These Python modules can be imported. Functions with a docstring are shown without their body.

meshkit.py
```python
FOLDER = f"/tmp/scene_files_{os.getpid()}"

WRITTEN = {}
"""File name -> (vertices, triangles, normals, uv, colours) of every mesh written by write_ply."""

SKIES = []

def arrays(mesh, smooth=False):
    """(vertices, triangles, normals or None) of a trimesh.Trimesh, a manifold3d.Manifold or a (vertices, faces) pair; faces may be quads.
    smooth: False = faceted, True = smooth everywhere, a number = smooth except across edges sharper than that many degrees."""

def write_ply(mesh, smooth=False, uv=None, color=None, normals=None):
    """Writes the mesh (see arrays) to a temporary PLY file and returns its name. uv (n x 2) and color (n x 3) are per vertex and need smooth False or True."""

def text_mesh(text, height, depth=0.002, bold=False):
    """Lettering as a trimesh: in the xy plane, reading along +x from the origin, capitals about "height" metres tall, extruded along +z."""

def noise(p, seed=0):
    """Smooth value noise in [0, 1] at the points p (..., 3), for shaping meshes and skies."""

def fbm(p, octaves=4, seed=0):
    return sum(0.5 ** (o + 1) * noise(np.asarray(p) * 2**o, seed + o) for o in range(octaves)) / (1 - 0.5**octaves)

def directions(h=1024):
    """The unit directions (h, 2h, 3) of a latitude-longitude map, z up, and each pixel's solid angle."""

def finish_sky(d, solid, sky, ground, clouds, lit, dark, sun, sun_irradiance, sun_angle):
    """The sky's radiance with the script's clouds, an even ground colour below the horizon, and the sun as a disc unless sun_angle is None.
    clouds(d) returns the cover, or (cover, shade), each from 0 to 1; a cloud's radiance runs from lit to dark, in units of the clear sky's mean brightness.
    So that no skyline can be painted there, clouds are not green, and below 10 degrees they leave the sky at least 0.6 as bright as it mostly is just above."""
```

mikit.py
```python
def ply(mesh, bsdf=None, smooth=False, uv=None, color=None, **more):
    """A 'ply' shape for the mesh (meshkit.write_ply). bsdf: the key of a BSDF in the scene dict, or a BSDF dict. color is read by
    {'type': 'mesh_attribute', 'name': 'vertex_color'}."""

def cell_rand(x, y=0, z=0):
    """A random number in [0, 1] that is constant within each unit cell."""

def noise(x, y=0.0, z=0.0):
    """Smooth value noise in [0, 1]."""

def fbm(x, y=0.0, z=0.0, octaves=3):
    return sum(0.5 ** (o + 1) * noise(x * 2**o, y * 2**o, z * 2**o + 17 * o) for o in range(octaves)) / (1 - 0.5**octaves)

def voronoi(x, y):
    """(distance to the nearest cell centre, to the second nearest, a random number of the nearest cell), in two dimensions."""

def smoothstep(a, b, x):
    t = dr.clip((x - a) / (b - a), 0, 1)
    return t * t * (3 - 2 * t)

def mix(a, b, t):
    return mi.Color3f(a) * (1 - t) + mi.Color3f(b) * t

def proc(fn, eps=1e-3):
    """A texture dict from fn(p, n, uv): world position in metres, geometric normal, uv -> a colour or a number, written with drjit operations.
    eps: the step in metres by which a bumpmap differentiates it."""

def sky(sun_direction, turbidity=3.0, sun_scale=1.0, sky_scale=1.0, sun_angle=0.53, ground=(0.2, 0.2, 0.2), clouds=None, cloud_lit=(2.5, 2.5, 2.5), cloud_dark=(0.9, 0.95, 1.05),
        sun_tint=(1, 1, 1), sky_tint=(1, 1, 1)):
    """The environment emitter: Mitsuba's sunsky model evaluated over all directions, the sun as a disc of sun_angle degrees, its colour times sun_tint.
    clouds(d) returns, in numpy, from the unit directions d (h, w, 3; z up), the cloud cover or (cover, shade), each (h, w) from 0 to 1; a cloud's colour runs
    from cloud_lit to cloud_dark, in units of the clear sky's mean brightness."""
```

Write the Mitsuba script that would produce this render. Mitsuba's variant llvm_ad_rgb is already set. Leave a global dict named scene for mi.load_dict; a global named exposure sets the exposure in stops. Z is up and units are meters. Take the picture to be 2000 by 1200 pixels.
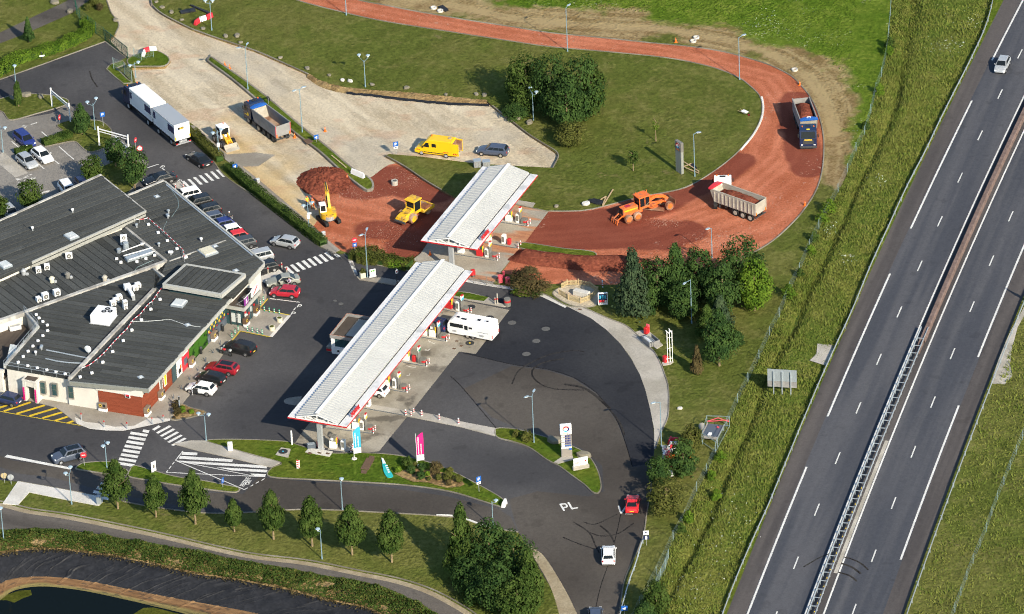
import math, random, numpy as np, trimesh, shapely, drjit as dr, mitsuba as mi, mikit, meshkit
from shapely.geometry import Polygon, LineString, Point, MultiPolygon, box as sbox
from shapely.ops import unary_union
from mikit import fbm, noise, voronoi, smoothstep, mix, proc, cell_rand
random.seed(7); RNG = np.random.default_rng(7)
T = mi.ScalarTransform4f
scene, labels = {'type': 'scene'}, {}
# ------------------------------------------------------------------ camera, sky, exposure
CAM_H, CAM_F, CAM_PITCH, CAM_ROLL, CAM_BACK = 395.808, 11544.35, math.radians(29.4928), math.radians(-2.6227), 700.0
FWD = np.array([0, math.cos(CAM_PITCH), -math.sin(CAM_PITCH)])
R0, U0 = np.array([1.0, 0, 0]), np.cross([1.0, 0, 0], FWD)
RGT = math.cos(CAM_ROLL)*R0 + math.sin(CAM_ROLL)*U0
UPV = -math.sin(CAM_ROLL)*R0 + math.cos(CAM_ROLL)*U0
EYE = np.array([0, -CAM_BACK, CAM_H])
scene['camera'] = {'type': 'perspective', 'fov_axis': 'x', 'fov': math.degrees(2*math.atan(1000/CAM_F)), 'near_clip': 50, 'far_clip': 6000,
    'to_world': T().look_at(origin=EYE.tolist(), target=(EYE+FWD*100).tolist(), up=UPV.tolist()),
    'film': {'type': 'hdrfilm', 'width': 1024, 'height': 614}, 'sampler': {'type': 'independent', 'sample_count': 64}}
SUN = np.array([3.815, -6.766, 4.452])
scene['sky'] = mikit.sky(SUN.tolist(), turbidity=3.0, sun_tint=(0.88, 1.0, 1.20))
exposure = 2.5
# ------------------------------------------------------------------ survey: a point of the aerial survey (2000 x 1200 grid) -> metres on the level z
def G(x, y, z=0.0):
    d = FWD + ((x-1000)/CAM_F)*RGT - ((y-600)/CAM_F)*UPV
    t = (z-CAM_H)/d[2]
    return np.array([d[0]*t, EYE[1]+d[1]*t, z])
def GP(pts, z=0.0): return np.array([G(x, y, z)[:2] for x, y in pts])
def tile(ox, oy, pts, s=4.0): return [(ox+x/s, oy+y/s) for x, y in pts]
def smooth(P, closed=False, step=1.0):
    "Catmull-Rom through the points, resampled"
    P = np.asarray(P, float); n = len(P); out = []
    for i in range(n if closed else n-1):
        p1, p2 = P[i], P[(i+1) % n]
        p0 = P[i-1] if (closed or i > 0) else 2*p1-p2
        p3 = P[(i+2) % n] if (closed or i+2 < n) else 2*p2-p1
        k = max(1, int(np.linalg.norm(p2-p1)/step))
        for j in range(k):
            t = j/k
            out.append(0.5*(2*p1+(p2-p0)*t+(2*p0-5*p1+4*p2-p3)*t*t+(3*p1-p0-3*p2+p3)*t**3))
    if not closed: out.append(P[-1])
    return np.array(out)
def poly(pts, z=0.0, curved=False):
    g = GP(pts, z)
    if curved: g = smooth(g, True, 1.2)
    p = Polygon(g)
    return p if p.is_valid else p.buffer(0)
def heading(dx, dy, x=1000, y=600):
    a, b = G(x, y), G(x+dx*.2, y+dy*.2)
    return math.atan2(b[1]-a[1], b[0]-a[0])
# ------------------------------------------------------------------ scene helpers
def key_for(name, parent=None):
    base = f'{parent}__{name}' if parent else name
    if base not in scene and base not in labels: return base
    k = 1
    while f'{base}_{k:03d}' in scene or f'{base}_{k:03d}' in labels: k += 1
    return f'{base}_{k:03d}'
def ref(b): return {'type': 'ref', 'id': b} if isinstance(b, str) else b
def put(name, shape, bsdf=None, parent=None, xf=None, kind=None):
    "shape: a ply dict (shared between copies) or a mesh"
    if not isinstance(shape, dict): shape = mikit.ply(shape, None, smooth=False)
    s = dict(shape)
    if bsdf is not None: s['bsdf'] = ref(bsdf)
    if xf is not None: s['to_world'] = xf
    k = key_for(name, parent); scene[k] = s
    if kind: labels[k] = {'kind': kind}
    return k
def thing(name, label, cat, group=None, kind=None):
    k = key_for(name); labels[k] = {'label': label, 'category': cat}
    if group: labels[k]['group'] = group
    if kind: labels[k]['kind'] = kind
    return k
def single(name, shape, bsdf, label, cat, xf=None, group=None, kind=None):
    k = put(name, shape, bsdf, None, xf); labels[k] = {'label': label, 'category': cat}
    if group: labels[k]['group'] = group
    if kind: labels[k]['kind'] = kind
    return k
def struct(name, shape, bsdf, xf=None): return put(name, shape, bsdf, None, xf, 'structure')
def pose(x, y, z=0.0, rot=0.0, s=1.0): return T().translate([float(x), float(y), float(z)]).rotate([0, 0, 1], math.degrees(rot)).scale(s)
# ------------------------------------------------------------------ mesh helpers
def cat(ms): return trimesh.util.concatenate([m for m in ms if m is not None])
def bx(cx, cy, cz, sx, sy, sz, rz=0.0, rx=0.0, ry=0.0):
    m = trimesh.creation.box((sx, sy, sz))
    M = trimesh.transformations.euler_matrix(rx, ry, rz, 'sxyz'); M[:3, 3] = (cx, cy, cz)
    m.apply_transform(M); return m
def cbx(cx, cy, cz, sx, sy, sz, c=.04, rz=0.0, rx=0.0, ry=0.0):
    "chamfered box"
    h = np.array([sx, sy, sz])/2; c = min(c, h.min()*.9); v = []
    for s in np.ndindex(2, 2, 2):
        s = np.array(s)*2-1
        for a in range(3):
            q = h.copy()-c; q[a] = h[a]; v.append(s*q)
    m = trimesh.convex.convex_hull(np.array(v))
    M = trimesh.transformations.euler_matrix(rx, ry, rz, 'sxyz'); M[:3, 3] = (cx, cy, cz)
    m.apply_transform(M); return m
def cyl(p, q, r, r2=None, n=10):
    p, q = np.asarray(p, float), np.asarray(q, float); d = q-p; L = np.linalg.norm(d); d = d/L
    a = np.cross(d, [0, 0, 1.0] if abs(d[2]) < .9 else [1.0, 0, 0]); a /= np.linalg.norm(a); b = np.cross(d, a)
    r2 = r if r2 is None else r2
    t = np.arange(n)*2*np.pi/n; ring = np.cos(t)[:, None]*a+np.sin(t)[:, None]*b
    v = np.vstack([p+ring*r, q+ring*r2, [p], [q]]); f = []
    for i in range(n):
        j = (i+1) % n; f += [[i, j, n+j], [i, n+j, n+i], [2*n, j, i], [2*n+1, n+i, n+j]]
    m = trimesh.Trimesh(v, f, process=False); m.fix_normals() if False else None
    return m
def beam(p, q, w, h):
    p, q = np.asarray(p, float), np.asarray(q, float); d = q-p; L = np.linalg.norm(d); d /= L
    s = np.cross(d, [0, 0, 1.0]);
    if np.linalg.norm(s) < 1e-6: s = np.array([1.0, 0, 0])
    s /= np.linalg.norm(s); u = np.cross(s, d)
    m = trimesh.creation.box((L, w, h)); M = np.eye(4); M[:3, 0], M[:3, 1], M[:3, 2], M[:3, 3] = d, s, u, (p+q)/2
    if np.linalg.det(M[:3, :3]) < 0: M[:3, 1] *= -1
    m.apply_transform(M); return m
def prism(pts, y0, y1, axis='y'):
    "extrudes an outline in (x, z) from y0 to y1"
    m = trimesh.creation.extrude_polygon(Polygon(pts), y1-y0, engine='earcut')
    v = np.array(m.vertices); m.vertices = np.c_[v[:, 0], y1-v[:, 2], v[:, 1]]
    return m
def extrude(pg, z0, z1):
    ms = []
    for g in getattr(pg, 'geoms', [pg]):
        if g.area < 1e-4: continue
        m = trimesh.creation.extrude_polygon(g, z1-z0, engine='earcut'); m.apply_translation([0, 0, z0]); ms.append(m)
    return cat(ms) if ms else None
def flat(pg, z):
    ms = []
    for g in getattr(pg, 'geoms', [pg]):
        if g.geom_type != 'Polygon' or g.area < 1e-5: continue
        v, f = trimesh.creation.triangulate_polygon(g, engine='earcut')
        m = trimesh.Trimesh(np.c_[v, np.full(len(v), z)], f, process=False)
        if len(f) and m.face_normals[:, 2].sum() < 0: m.invert()
        ms.append(m)
    return cat(ms) if ms else None
def skirt(pg, z0, z1):
    v, f = [], []
    for g in getattr(pg, 'geoms', [pg]):
        for r in [g.exterior, *g.interiors]:
            c = np.array(r.coords)
            for a, b in zip(c[:-1], c[1:]):
                k = len(v); v += [[*a, z0], [*b, z0], [*b, z1], [*a, z1]]; f += [[k, k+1, k+2], [k, k+2, k+3]]
    return trimesh.Trimesh(v, f, process=False)
def hull(pts): return trimesh.convex.convex_hull(np.asarray(pts, float))
def ribbon(rows):
    "loft between polylines of equal length (each n x 3)"
    rows = [np.asarray(r, float) for r in rows]; n = len(rows[0]); v = np.vstack(rows); f = []
    for a in range(len(rows)-1):
        for i in range(n-1):
            p, q = a*n+i, (a+1)*n+i
            f += [[p, q, q+1], [p, q+1, p+1]]
    m = trimesh.Trimesh(v, f, process=False)
    if m.face_normals[:, 2].sum() < 0: m.invert()
    return m
def resample(P, n):
    P = np.asarray(P, float); s = np.r_[0, np.cumsum(np.linalg.norm(np.diff(P[:, :2], axis=0), axis=1))]
    t = np.linspace(0, s[-1], n); return np.stack([np.interp(t, s, P[:, k]) for k in range(P.shape[1])], 1)
def offset_line(P, d):
    P = np.asarray(P, float)[:, :2]; t = np.gradient(P, axis=0); t /= np.linalg.norm(t, axis=1, keepdims=True)+1e-9
    return P + d*np.c_[-t[:, 1], t[:, 0]]
def stones(P, w, z0, z1, length=1.0, gap=.02, jitter=0.0, closed=False):
    "a row of kerb stones with open joints along the line P (m)"
    P = np.asarray(P, float)[:, :2]
    if closed: P = np.vstack([P, P[:1]])
    L = np.linalg.norm(np.diff(P, axis=0), axis=1).sum(); n = max(1, int(round(L/length)))
    Q = resample(P, n*2+1); A, B = offset_line(Q, w/2), offset_line(Q, -w/2); ms = []
    c = .02
    for i in range(n):
        j = RNG.uniform(-jitter, jitter) if jitter else 0
        idx = [2*i, 2*i+1, 2*i+2]; a, b = A[idx].copy(), B[idx].copy()
        g = gap/max(np.linalg.norm(Q[2*i+2]-Q[2*i]), .1)
        for e in (a, b):
            e0, e2 = e[0].copy(), e[2].copy(); e[0] = e0+(e2-e0)*g/2; e[2] = e2-(e2-e0)*g/2
        m = (a+b)/2; ai, bi = a+(m-a)*(c*2/w), b+(m-b)*(c*2/w)
        v = np.vstack([np.c_[a, [z0]*3], np.c_[a, [z1-c+j]*3], np.c_[ai, [z1+j]*3], np.c_[bi, [z1+j]*3], np.c_[b, [z1-c+j]*3], np.c_[b, [z0]*3]])
        f = []
        for r in range(5):
            for k in range(2):
                p, q = r*3+k, (r+1)*3+k; f += [[p, q, q+1], [p, q+1, p+1]]
        f += [[0, 15, 12], [0, 12, 9], [0, 9, 6], [0, 6, 3], [2, 5, 8], [2, 8, 11], [2, 11, 14], [2, 14, 17]]
        ms.append(trimesh.Trimesh(v, f, process=False))
    return cat(ms)
def tube(P, r, n=6):
    P = np.asarray(P, float); return cat([cyl(a, b, r, n=n) for a, b in zip(P[:-1], P[1:]) if np.linalg.norm(b-a) > 1e-6])
def xform(m, x=0, y=0, z=0, rz=0.0):
    m = m.copy(); M = trimesh.transformations.rotation_matrix(rz, [0, 0, 1]); M[:3, 3] = (x, y, z); m.apply_transform(M); return m
# ------------------------------------------------------------------ materials
def mat(name, c, rough=.6, spec=.3, metallic=0.0, coat=0.0, bump=None, two=True):
    c = {'type': 'rgb', 'value': list(c)} if not isinstance(c, dict) else c
    b = {'type': 'principled', 'base_color': c, 'roughness': rough, 'specular': spec, 'metallic': metallic}
    if coat: b['clearcoat'] = coat; b['clearcoat_gloss'] = .95
    if bump: b = {'type': 'bumpmap', 'arbitrary': bump[0], 'scale': bump[1], 'bsdf': b}
    scene[name] = {'type': 'twosided', 'bsdf': b} if two else b
    return name
def dmat(name, fn, bump=None):
    b = {'type': 'diffuse', 'reflectance': proc(fn) if callable(fn) else {'type': 'rgb', 'value': list(fn)}}
    if bump: b = {'type': 'bumpmap', 'arbitrary': proc(bump[0], eps=bump[2] if len(bump) > 2 else .02), 'scale': bump[1], 'bsdf': b}
    scene[name] = {'type': 'twosided', 'bsdf': b}; return name
def dline(p, pts):
    "distance in metres from p to the polyline (metres)"
    d2 = mi.Float(1e9)
    for (ax, ay), (bx_, by_) in zip(pts[:-1], pts[1:]):
        ax, ay, ux, uy = float(ax), float(ay), float(bx_-ax), float(by_-ay)
        L = max(ux*ux+uy*uy, 1e-9); px, py = p.x-ax, p.y-ay
        t = dr.clip((px*ux+py*uy)/L, 0, 1)
        d2 = dr.minimum(d2, dr.square(px-t*ux)+dr.square(py-t*uy))
    return dr.sqrt(d2)
# ================================================================== ground materials
DIRT = GP([(780, -6), (900, 14), (1000, 36), (1150, 50), (1300, 57), (1420, 78), (1520, 112), (1582, 152), (1618, 205), (1632, 262)])
DIRT2 = GP([(1598, 175), (1630, 235), (1640, 300), (1632, 350)])
def dirt_amount(p):
    w = (fbm(p.x*.16, p.y*.16, octaves=3)-.5)*9 + (fbm(p.x*.9, p.y*.9)-.5)*3.5
    d = dr.minimum(dline(p, DIRT)*1.0, dline(p, DIRT2)*1.9)
    return (1-smoothstep(2.2, 5.6, d+w))*.92
def dirt_colour(p):
    d = dr.minimum(dline(p, DIRT), dline(p, DIRT2)+3); a = fbm(p.x*.45+3, p.y*.45, octaves=3)*.5+.5*noise(d*1.7, fbm(p.x*.1, p.y*.1)*3); b = noise(p.x*4.1, p.y*4.1)
    return mix((.19, .125, .06), (.38, .285, .155), smoothstep(.25, .75, a*.75+b*.25))
def lawn_colour(p, c1, c2, c3):
    big = fbm(p.x*.055+11, p.y*.055, octaves=3); mid = fbm(p.x*.45, p.y*.45+7, octaves=4); fine = noise(p.x*2.3, p.y*2.3); grit = noise(p.x*7.0, p.y*7.0)
    c = mix(c1, c2, smoothstep(.36, .64, big*.55+mid*.45))
    c = mix(c, c3, smoothstep(.56, .78, mid*.5+fine*.5)*.5)
    return c*(.62+.36*fine+.40*grit)
MOW = G(1240, 225)
def lawn_fn(p, n, uv):
    c = lawn_colour(p, (.092, .112, .025), (.122, .128, .035), (.142, .136, .048))
    r = dr.sqrt(dr.square(p.x-float(MOW[0]))+dr.square((p.y-float(MOW[1]))*1.15))          # mown in rings inside the loop
    c = c*(.95+.09*smoothstep(.35, .65, noise(r*.55, 3.3)))
    bare = smoothstep(.74, .86, fbm(p.x*.22+40, p.y*.22, octaves=3)*.8+.2*noise(p.x*3, p.y*3))
    c = mix(c, (.20, .16, .08), bare*.5)
    return mix(c, dirt_colour(p), dirt_amount(p))
def meadow_fn(p, n, uv):
    c = lawn_colour(p, (.075, .128, .014), (.105, .155, .020), (.155, .18, .035))
    fl = smoothstep(.80, .9, noise(p.x*4.3, p.y*4.3))*smoothstep(.55, .7, fbm(p.x*.2+9, p.y*.2))
    c = mix(c, (.45, .45, .30), fl*.6)
    return mix(c, dirt_colour(p), dirt_amount(p))
def verge_fn(p, n, uv):
    c = lawn_colour(p, (.085, .120, .022), (.140, .150, .034), (.19, .18, .06))
    return c
def fresh_fn(p, n, uv): return lawn_colour(p, (.068, .112, .014), (.096, .124, .019), (.115, .132, .026))
gb = (lambda p, n, uv: fbm(p.x*3.1, p.y*3.1, octaves=2), .14, .06)
dmat('lawn_mat', lawn_fn, gb); dmat('meadow_mat', meadow_fn, (gb[0], .22, .06)); dmat('verge_mat', verge_fn, (gb[0], .30, .06)); dmat('fresh_grass_mat', fresh_fn, gb)
def asphalt(name, c1, c2, scale=.07, streak=0.0, ang=0.0):
    ca, sa = math.cos(ang), math.sin(ang)
    def fn(p, n, uv):
        u, v = p.x*ca+p.y*sa, -p.x*sa+p.y*ca
        t = fbm(u*scale*(.25 if streak else 1), v*scale*(6 if streak else 1), octaves=4)
        g = noise(p.x*9, p.y*9)*.6+noise(p.x*3.3, p.y*3.3)*.4
        st = smoothstep(.72, .8, fbm(p.x*.5+70, p.y*.5))*.35
        return mix(c1, c2, smoothstep(.28, .72, t))*(.84+.32*g)*(1-st*.4)
    return dmat(name, fn)
asphalt('asphalt_mat', (.060, .060, .065), (.094, .092, .095))
asphalt('fresh_asphalt_mat', (.029, .031, .038), (.046, .048, .054))
asphalt('old_asphalt_mat', (.066, .059, .054), (.100, .090, .081))
asphalt('pale_asphalt_mat', (.17, .158, .145), (.25, .235, .215))
asphalt('lane_asphalt_mat', (.080, .073, .068), (.135, .122, .110), .07, 1.0, heading(1, .17, 500, 1080))
asphalt('highway_mat', (.068, .073, .088), (.100, .102, .114), .13, 1.0, math.radians(-106.8))
asphalt('shoulder_mat', (.078, .072, .073), (.108, .098, .096), .16, 1.0, math.radians(-106.8))
asphalt('tar_mat', (.012, .012, .014), (.022, .021, .022))
RED_DARK = [(GP([(1045, 456), (1180, 453), (1328, 454)]), 3.6), (GP([(1060, 470), (1200, 472), (1305, 471)]), 2.6), (GP([(1075, 432), (1200, 425), (1290, 398), (1380, 358), (1440, 316)]), 2.9), (GP([(1555, 195), (1562, 262), (1580, 330)]), 2.6),
            (GP([(1010, 500), (1130, 515), (1230, 522)]), 1.6)]
RED_PIT = [(GP([(725, 448), (790, 455), (850, 430)], -.3), 2.6), (GP([(715, 362), (780, 350), (840, 372)], -.3), 4.2), (GP([(800, 485), (860, 470)], -.3), 4)]
RED_AXIS = GP([(560, 400), (900, 480), (1030, 470), (1250, 455), (1420, 400), (1530, 310), (1560, 230), (1500, 155), (1300, 106), (1000, 68), (600, -8)])
def red_fn(zones, tracks):
    def fn(p, n, uv):
        w = (fbm(p.x*.35, p.y*.35, octaves=4)-.5)*2.6
        k = mi.Float(0)
        for pts, r in zones: k = dr.maximum(k, 1-smoothstep(r-.5, r+.4, dline(p, pts)+w*.55))
        a = fbm(p.x*.28+5, p.y*.28, octaves=4)*.55+.45*noise(dline(p, tracks)*1.15+w*.1, 2.7); g = noise(p.x*6, p.y*6)
        c = mix((.34, .102, .052), (.54, .20, .118), smoothstep(.2, .8, a*.75+g*.25))
        c = mix(c, mix((.160, .042, .029), (.220, .064, .043), a), k*.88)
        pale = smoothstep(.83, .92, noise(p.x*3.4, p.y*3.4))*smoothstep(.5, .6, fbm(p.x*.11, p.y*.11+30))
        c = mix(c, (.50, .33, .26), pale*.55)
        return c*(.86+.28*noise(p.x*11, p.y*11))
    return fn
rb_ = (lambda p, n, uv: fbm(p.x*4.5, p.y*4.5, octaves=2), .07, .04)
dmat('red_gravel_mat', red_fn(RED_DARK, RED_AXIS), rb_)
dmat('red_pit_mat', red_fn(RED_PIT, RED_AXIS), rb_)
dmat('red_heap_mat', lambda p, n, uv: mix((.105, .030, .022), (.24, .075, .045), fbm(p.x*2.2, p.y*2.2, p.z*2.2))*(.65+.7*noise(p.x*5, p.y*5, p.z*5)), (lambda p, n, uv: fbm(p.x*3.5, p.y*3.5, p.z*3.5), .16, .04))
YARD_A = heading(1, .75, 500, 250)
def yard_fn(p, n, uv):
    ca, sa = math.cos(YARD_A), math.sin(YARD_A)
    u, v = p.x*ca+p.y*sa, -p.x*sa+p.y*ca
    left = smoothstep(8, 3, dline(p, YARD_OCHRE)+(fbm(p.x*.2, p.y*.2, octaves=3)-.5)*10)
    a = fbm(u*.09, v*.62, octaves=4); b = fbm(p.x*.12+8, p.y*.12, octaves=4); g = noise(p.x*6, p.y*6)
    c = mix((.44, .365, .255), (.60, .52, .39), smoothstep(.2, .8, a*.85+g*.15))
    c = mix(c, (.40, .365, .305), smoothstep(.5, .75, b)*.5)
    c = mix(c, mix((.46, .32, .145), (.62, .47, .26), a), left*.85)
    c = mix(c, (.46, .27, .17), smoothstep(.62, .8, fbm(p.x*.25+50, p.y*.4, octaves=3))*.35)
    wet = smoothstep(.64, .7, fbm(u*.2+20, v*.5, octaves=3))*.4
    return c*(1-wet*.3)*(.90+.20*g)
YARD_OCHRE = GP([(420, 285), (480, 345), (540, 395), (590, 440)], -.3)
dmat('yard_mat', yard_fn, (lambda p, n, uv: fbm(p.x*2.5, p.y*2.5, octaves=3), .10, .04))
dmat('bank_mat', lambda p, n, uv: mix((.16, .10, .045), (.36, .26, .13), fbm(p.x*.9, p.y*.9, octaves=4))*(.7+.6*noise(p.x*5, p.y*5)), (lambda p, n, uv: fbm(p.x*3, p.y*3, octaves=3), .25, .05))
def concrete(name, c1, c2, stain=0.0):
    def fn(p, n, uv):
        a = fbm(p.x*.35, p.y*.35, p.z*.5, octaves=4); g = noise(p.x*7, p.y*7, p.z*7)
        c = mix(c1, c2, smoothstep(.25, .75, a))*(.9+.2*g)
        if stain: c = mix(c, (.055, .048, .042), smoothstep(.60, .74, fbm(p.x*.42+3, p.y*.42+9, octaves=4))*stain)
        return c
    return dmat(name, fn)
concrete('concrete_mat', (.34, .315, .27), (.46, .43, .385)); concrete('pale_concrete_mat', (.52, .50, .46), (.64, .62, .58)); concrete('kerb_mat', (.17, .155, .125), (.27, .25, .21))
concrete('white_kerb_mat', (.62, .60, .56), (.76, .74, .70)); concrete('paving_mat', (.245, .22, .185), (.335, .305, .265)); concrete('forecourt_mat', (.25, .225, .185), (.37, .34, .285), .55)
F1A = heading(1, .13, 1000, 450)
def stained_fn(p, n, uv):
    u, v = p.x*math.cos(F1A)+p.y*math.sin(F1A), -p.x*math.sin(F1A)+p.y*math.cos(F1A)
    c = mix((.27, .24, .20), (.42, .39, .33), fbm(p.x*.4, p.y*.4, octaves=4))
    near = 1-smoothstep(1.5, 13, dline(p, F1LINE)+(fbm(u*.15, v*1.2)-.5)*8)
    st = smoothstep(.42, .58, fbm(u*.10+4, v*.62, octaves=3))
    return mix(c, mix((.36, .13, .06), (.50, .24, .12), noise(u*.8, v*4)), near*st*.85)*(.88+.24*noise(p.x*7, p.y*7))
F1LINE = GP([(1072, 413), (1025, 474), (979, 531)])
dmat('stained_forecourt_mat', stained_fn)
dmat('paint_mat', lambda p, n, uv: mix((.60, .59, .56), (.80, .80, .78), fbm(p.x*1.5, p.y*1.5, octaves=4))*(.90+.1*noise(p.x*9, p.y*9)))
dmat('worn_paint_mat', lambda p, n, uv: mix((.24, .225, .205), (.62, .60, .56), smoothstep(.38, .6, fbm(p.x*2.2, p.y*2.2, octaves=4))))
dmat('yellow_paint_mat', lambda p, n, uv: mix((.52, .36, .03), (.72, .52, .05), fbm(p.x*1.5, p.y*1.5, octaves=4)))
# ================================================================== terrain
FENCE = [(1748, -55), (1741, 0), (1739, 32), (1736, 67), (1732, 107), (1722, 150), (1711, 180), (1701, 222), (1689, 265), (1672, 297), (1655.5, 338), (1637, 377), (1618, 412), (1599.5, 448), (1581, 487), (1562, 532), (1542.5, 570), (1522, 620), (1503, 657),
         (1482.5, 703), (1461, 747), (1441, 788), (1420, 833), (1402, 878), (1380, 926), (1361, 961), (1337.5, 1016), (1315, 1057), (1282, 1126), (1250, 1186), (1215, 1260)]
DITCH = [(1790, -60), (1782, 0), (1775, 50), (1767, 88), (1762, 130), (1755, 175), (1745, 220), (1717, 287), (1697, 325), (1675, 370), (1650, 425), (1630, 472), (1607, 520), (1582, 570), (1567, 600), (1545, 655), (1512, 710), (1487, 765), (1470, 822), (1437, 897),
         (1400, 975), (1380, 1030), (1350, 1085), (1322, 1140), (1300, 1180), (1262, 1262)]
RAIL_T = [(1944, -60), (1941, -25), (1939, 0), (1925, 50), (1897, 112), (1860, 185), (1835, 235), (1806, 296), (1772, 361), (1735, 441), (1699, 520), (1666, 600), (1626, 687), (1600, 745), (1575, 804), (1550, 864), (1525, 925), (1500, 986), (1471, 1050), (1442, 1117), (1412, 1195), (1388, 1262)]
H0, HQ = math.radians(-106.79297861), (52.68629377, 694.98842661-700.0)
def road_pt(s, o):
    "highway: s metres along the lane line, o metres to its right"
    k = 3.63737686e-4; u = s-65; ph = k*u; x = u*(1-ph**2/6); y = k*u*u/2
    x, y = x-o*math.sin(ph), y+o*math.cos(ph)
    return np.array([HQ[0]+x*math.cos(H0)-y*math.sin(H0), HQ[1]+x*math.sin(H0)+y*math.cos(H0)])
def road_line(o, a=-40, b=200, n=60): return np.array([road_pt(s, o) for s in np.linspace(a, b, n)])
NV = 150
LONG_L, LONG_R = 4.4, -14.65
fence_l, ditch_l, rail_l = (resample(smooth(GP(q, z), False, 1.0), NV) for q, z in ((FENCE, 0), (DITCH, -.7), (RAIL_T, .7)))
road_edge = resample(road_line(-6.35, -60, 215), NV)
def verge_rows():
    rows = []
    wob = lambda P, s: (meshkit.fbm(np.c_[P*.35, np.full(len(P), s)], 3)-.5)
    zf = lambda P, z, s, a: np.c_[P, z+wob(P, s)*a]
    rows.append(np.c_[fence_l, np.full(NV, 0.0)])
    for t, z in ((.3, .06), (.6, .02), (.8, -.10), (.95, -.4)): rows.append(zf(fence_l*(1-t)+ditch_l*t, z, t*9, .35))
    rows.append(zf(ditch_l, -.62, 3, .35))
    for t, z in ((.05, -.5), (.16, .06), (.28, .14), (.5, .14), (.75, .10), (.95, .05)): rows.append(zf(ditch_l*(1-t)+rail_l*t, z, t*7+20, .35))
    rows.append(np.c_[rail_l, np.full(NV, .03)])
    return rows
VR = verge_rows()
verge_poly = Polygon(np.vstack([fence_l, rail_l[::-1]])).buffer(0)
SROAD_U = tile(0, 900, [(-300, 300), (0, 330), (240, 388), (500, 425), (900, 503), (1300, 588), (1700, 682), (2000, 742)]) + tile(500, 900, [(400, 790), (800, 870), (1100, 930), (1350, 1010), (1550, 1110), (1700, 1205), (1850, 1330)])
SROAD_L = tile(0, 900, [(-300, 545), (0, 545), (430, 542), (800, 592), (1200, 652), (1600, 728), (2000, 802)]) + tile(500, 900, [(400, 880), (800, 950), (1000, 1000), (1200, 1080), (1420, 1205), (1560, 1330)])
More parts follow.
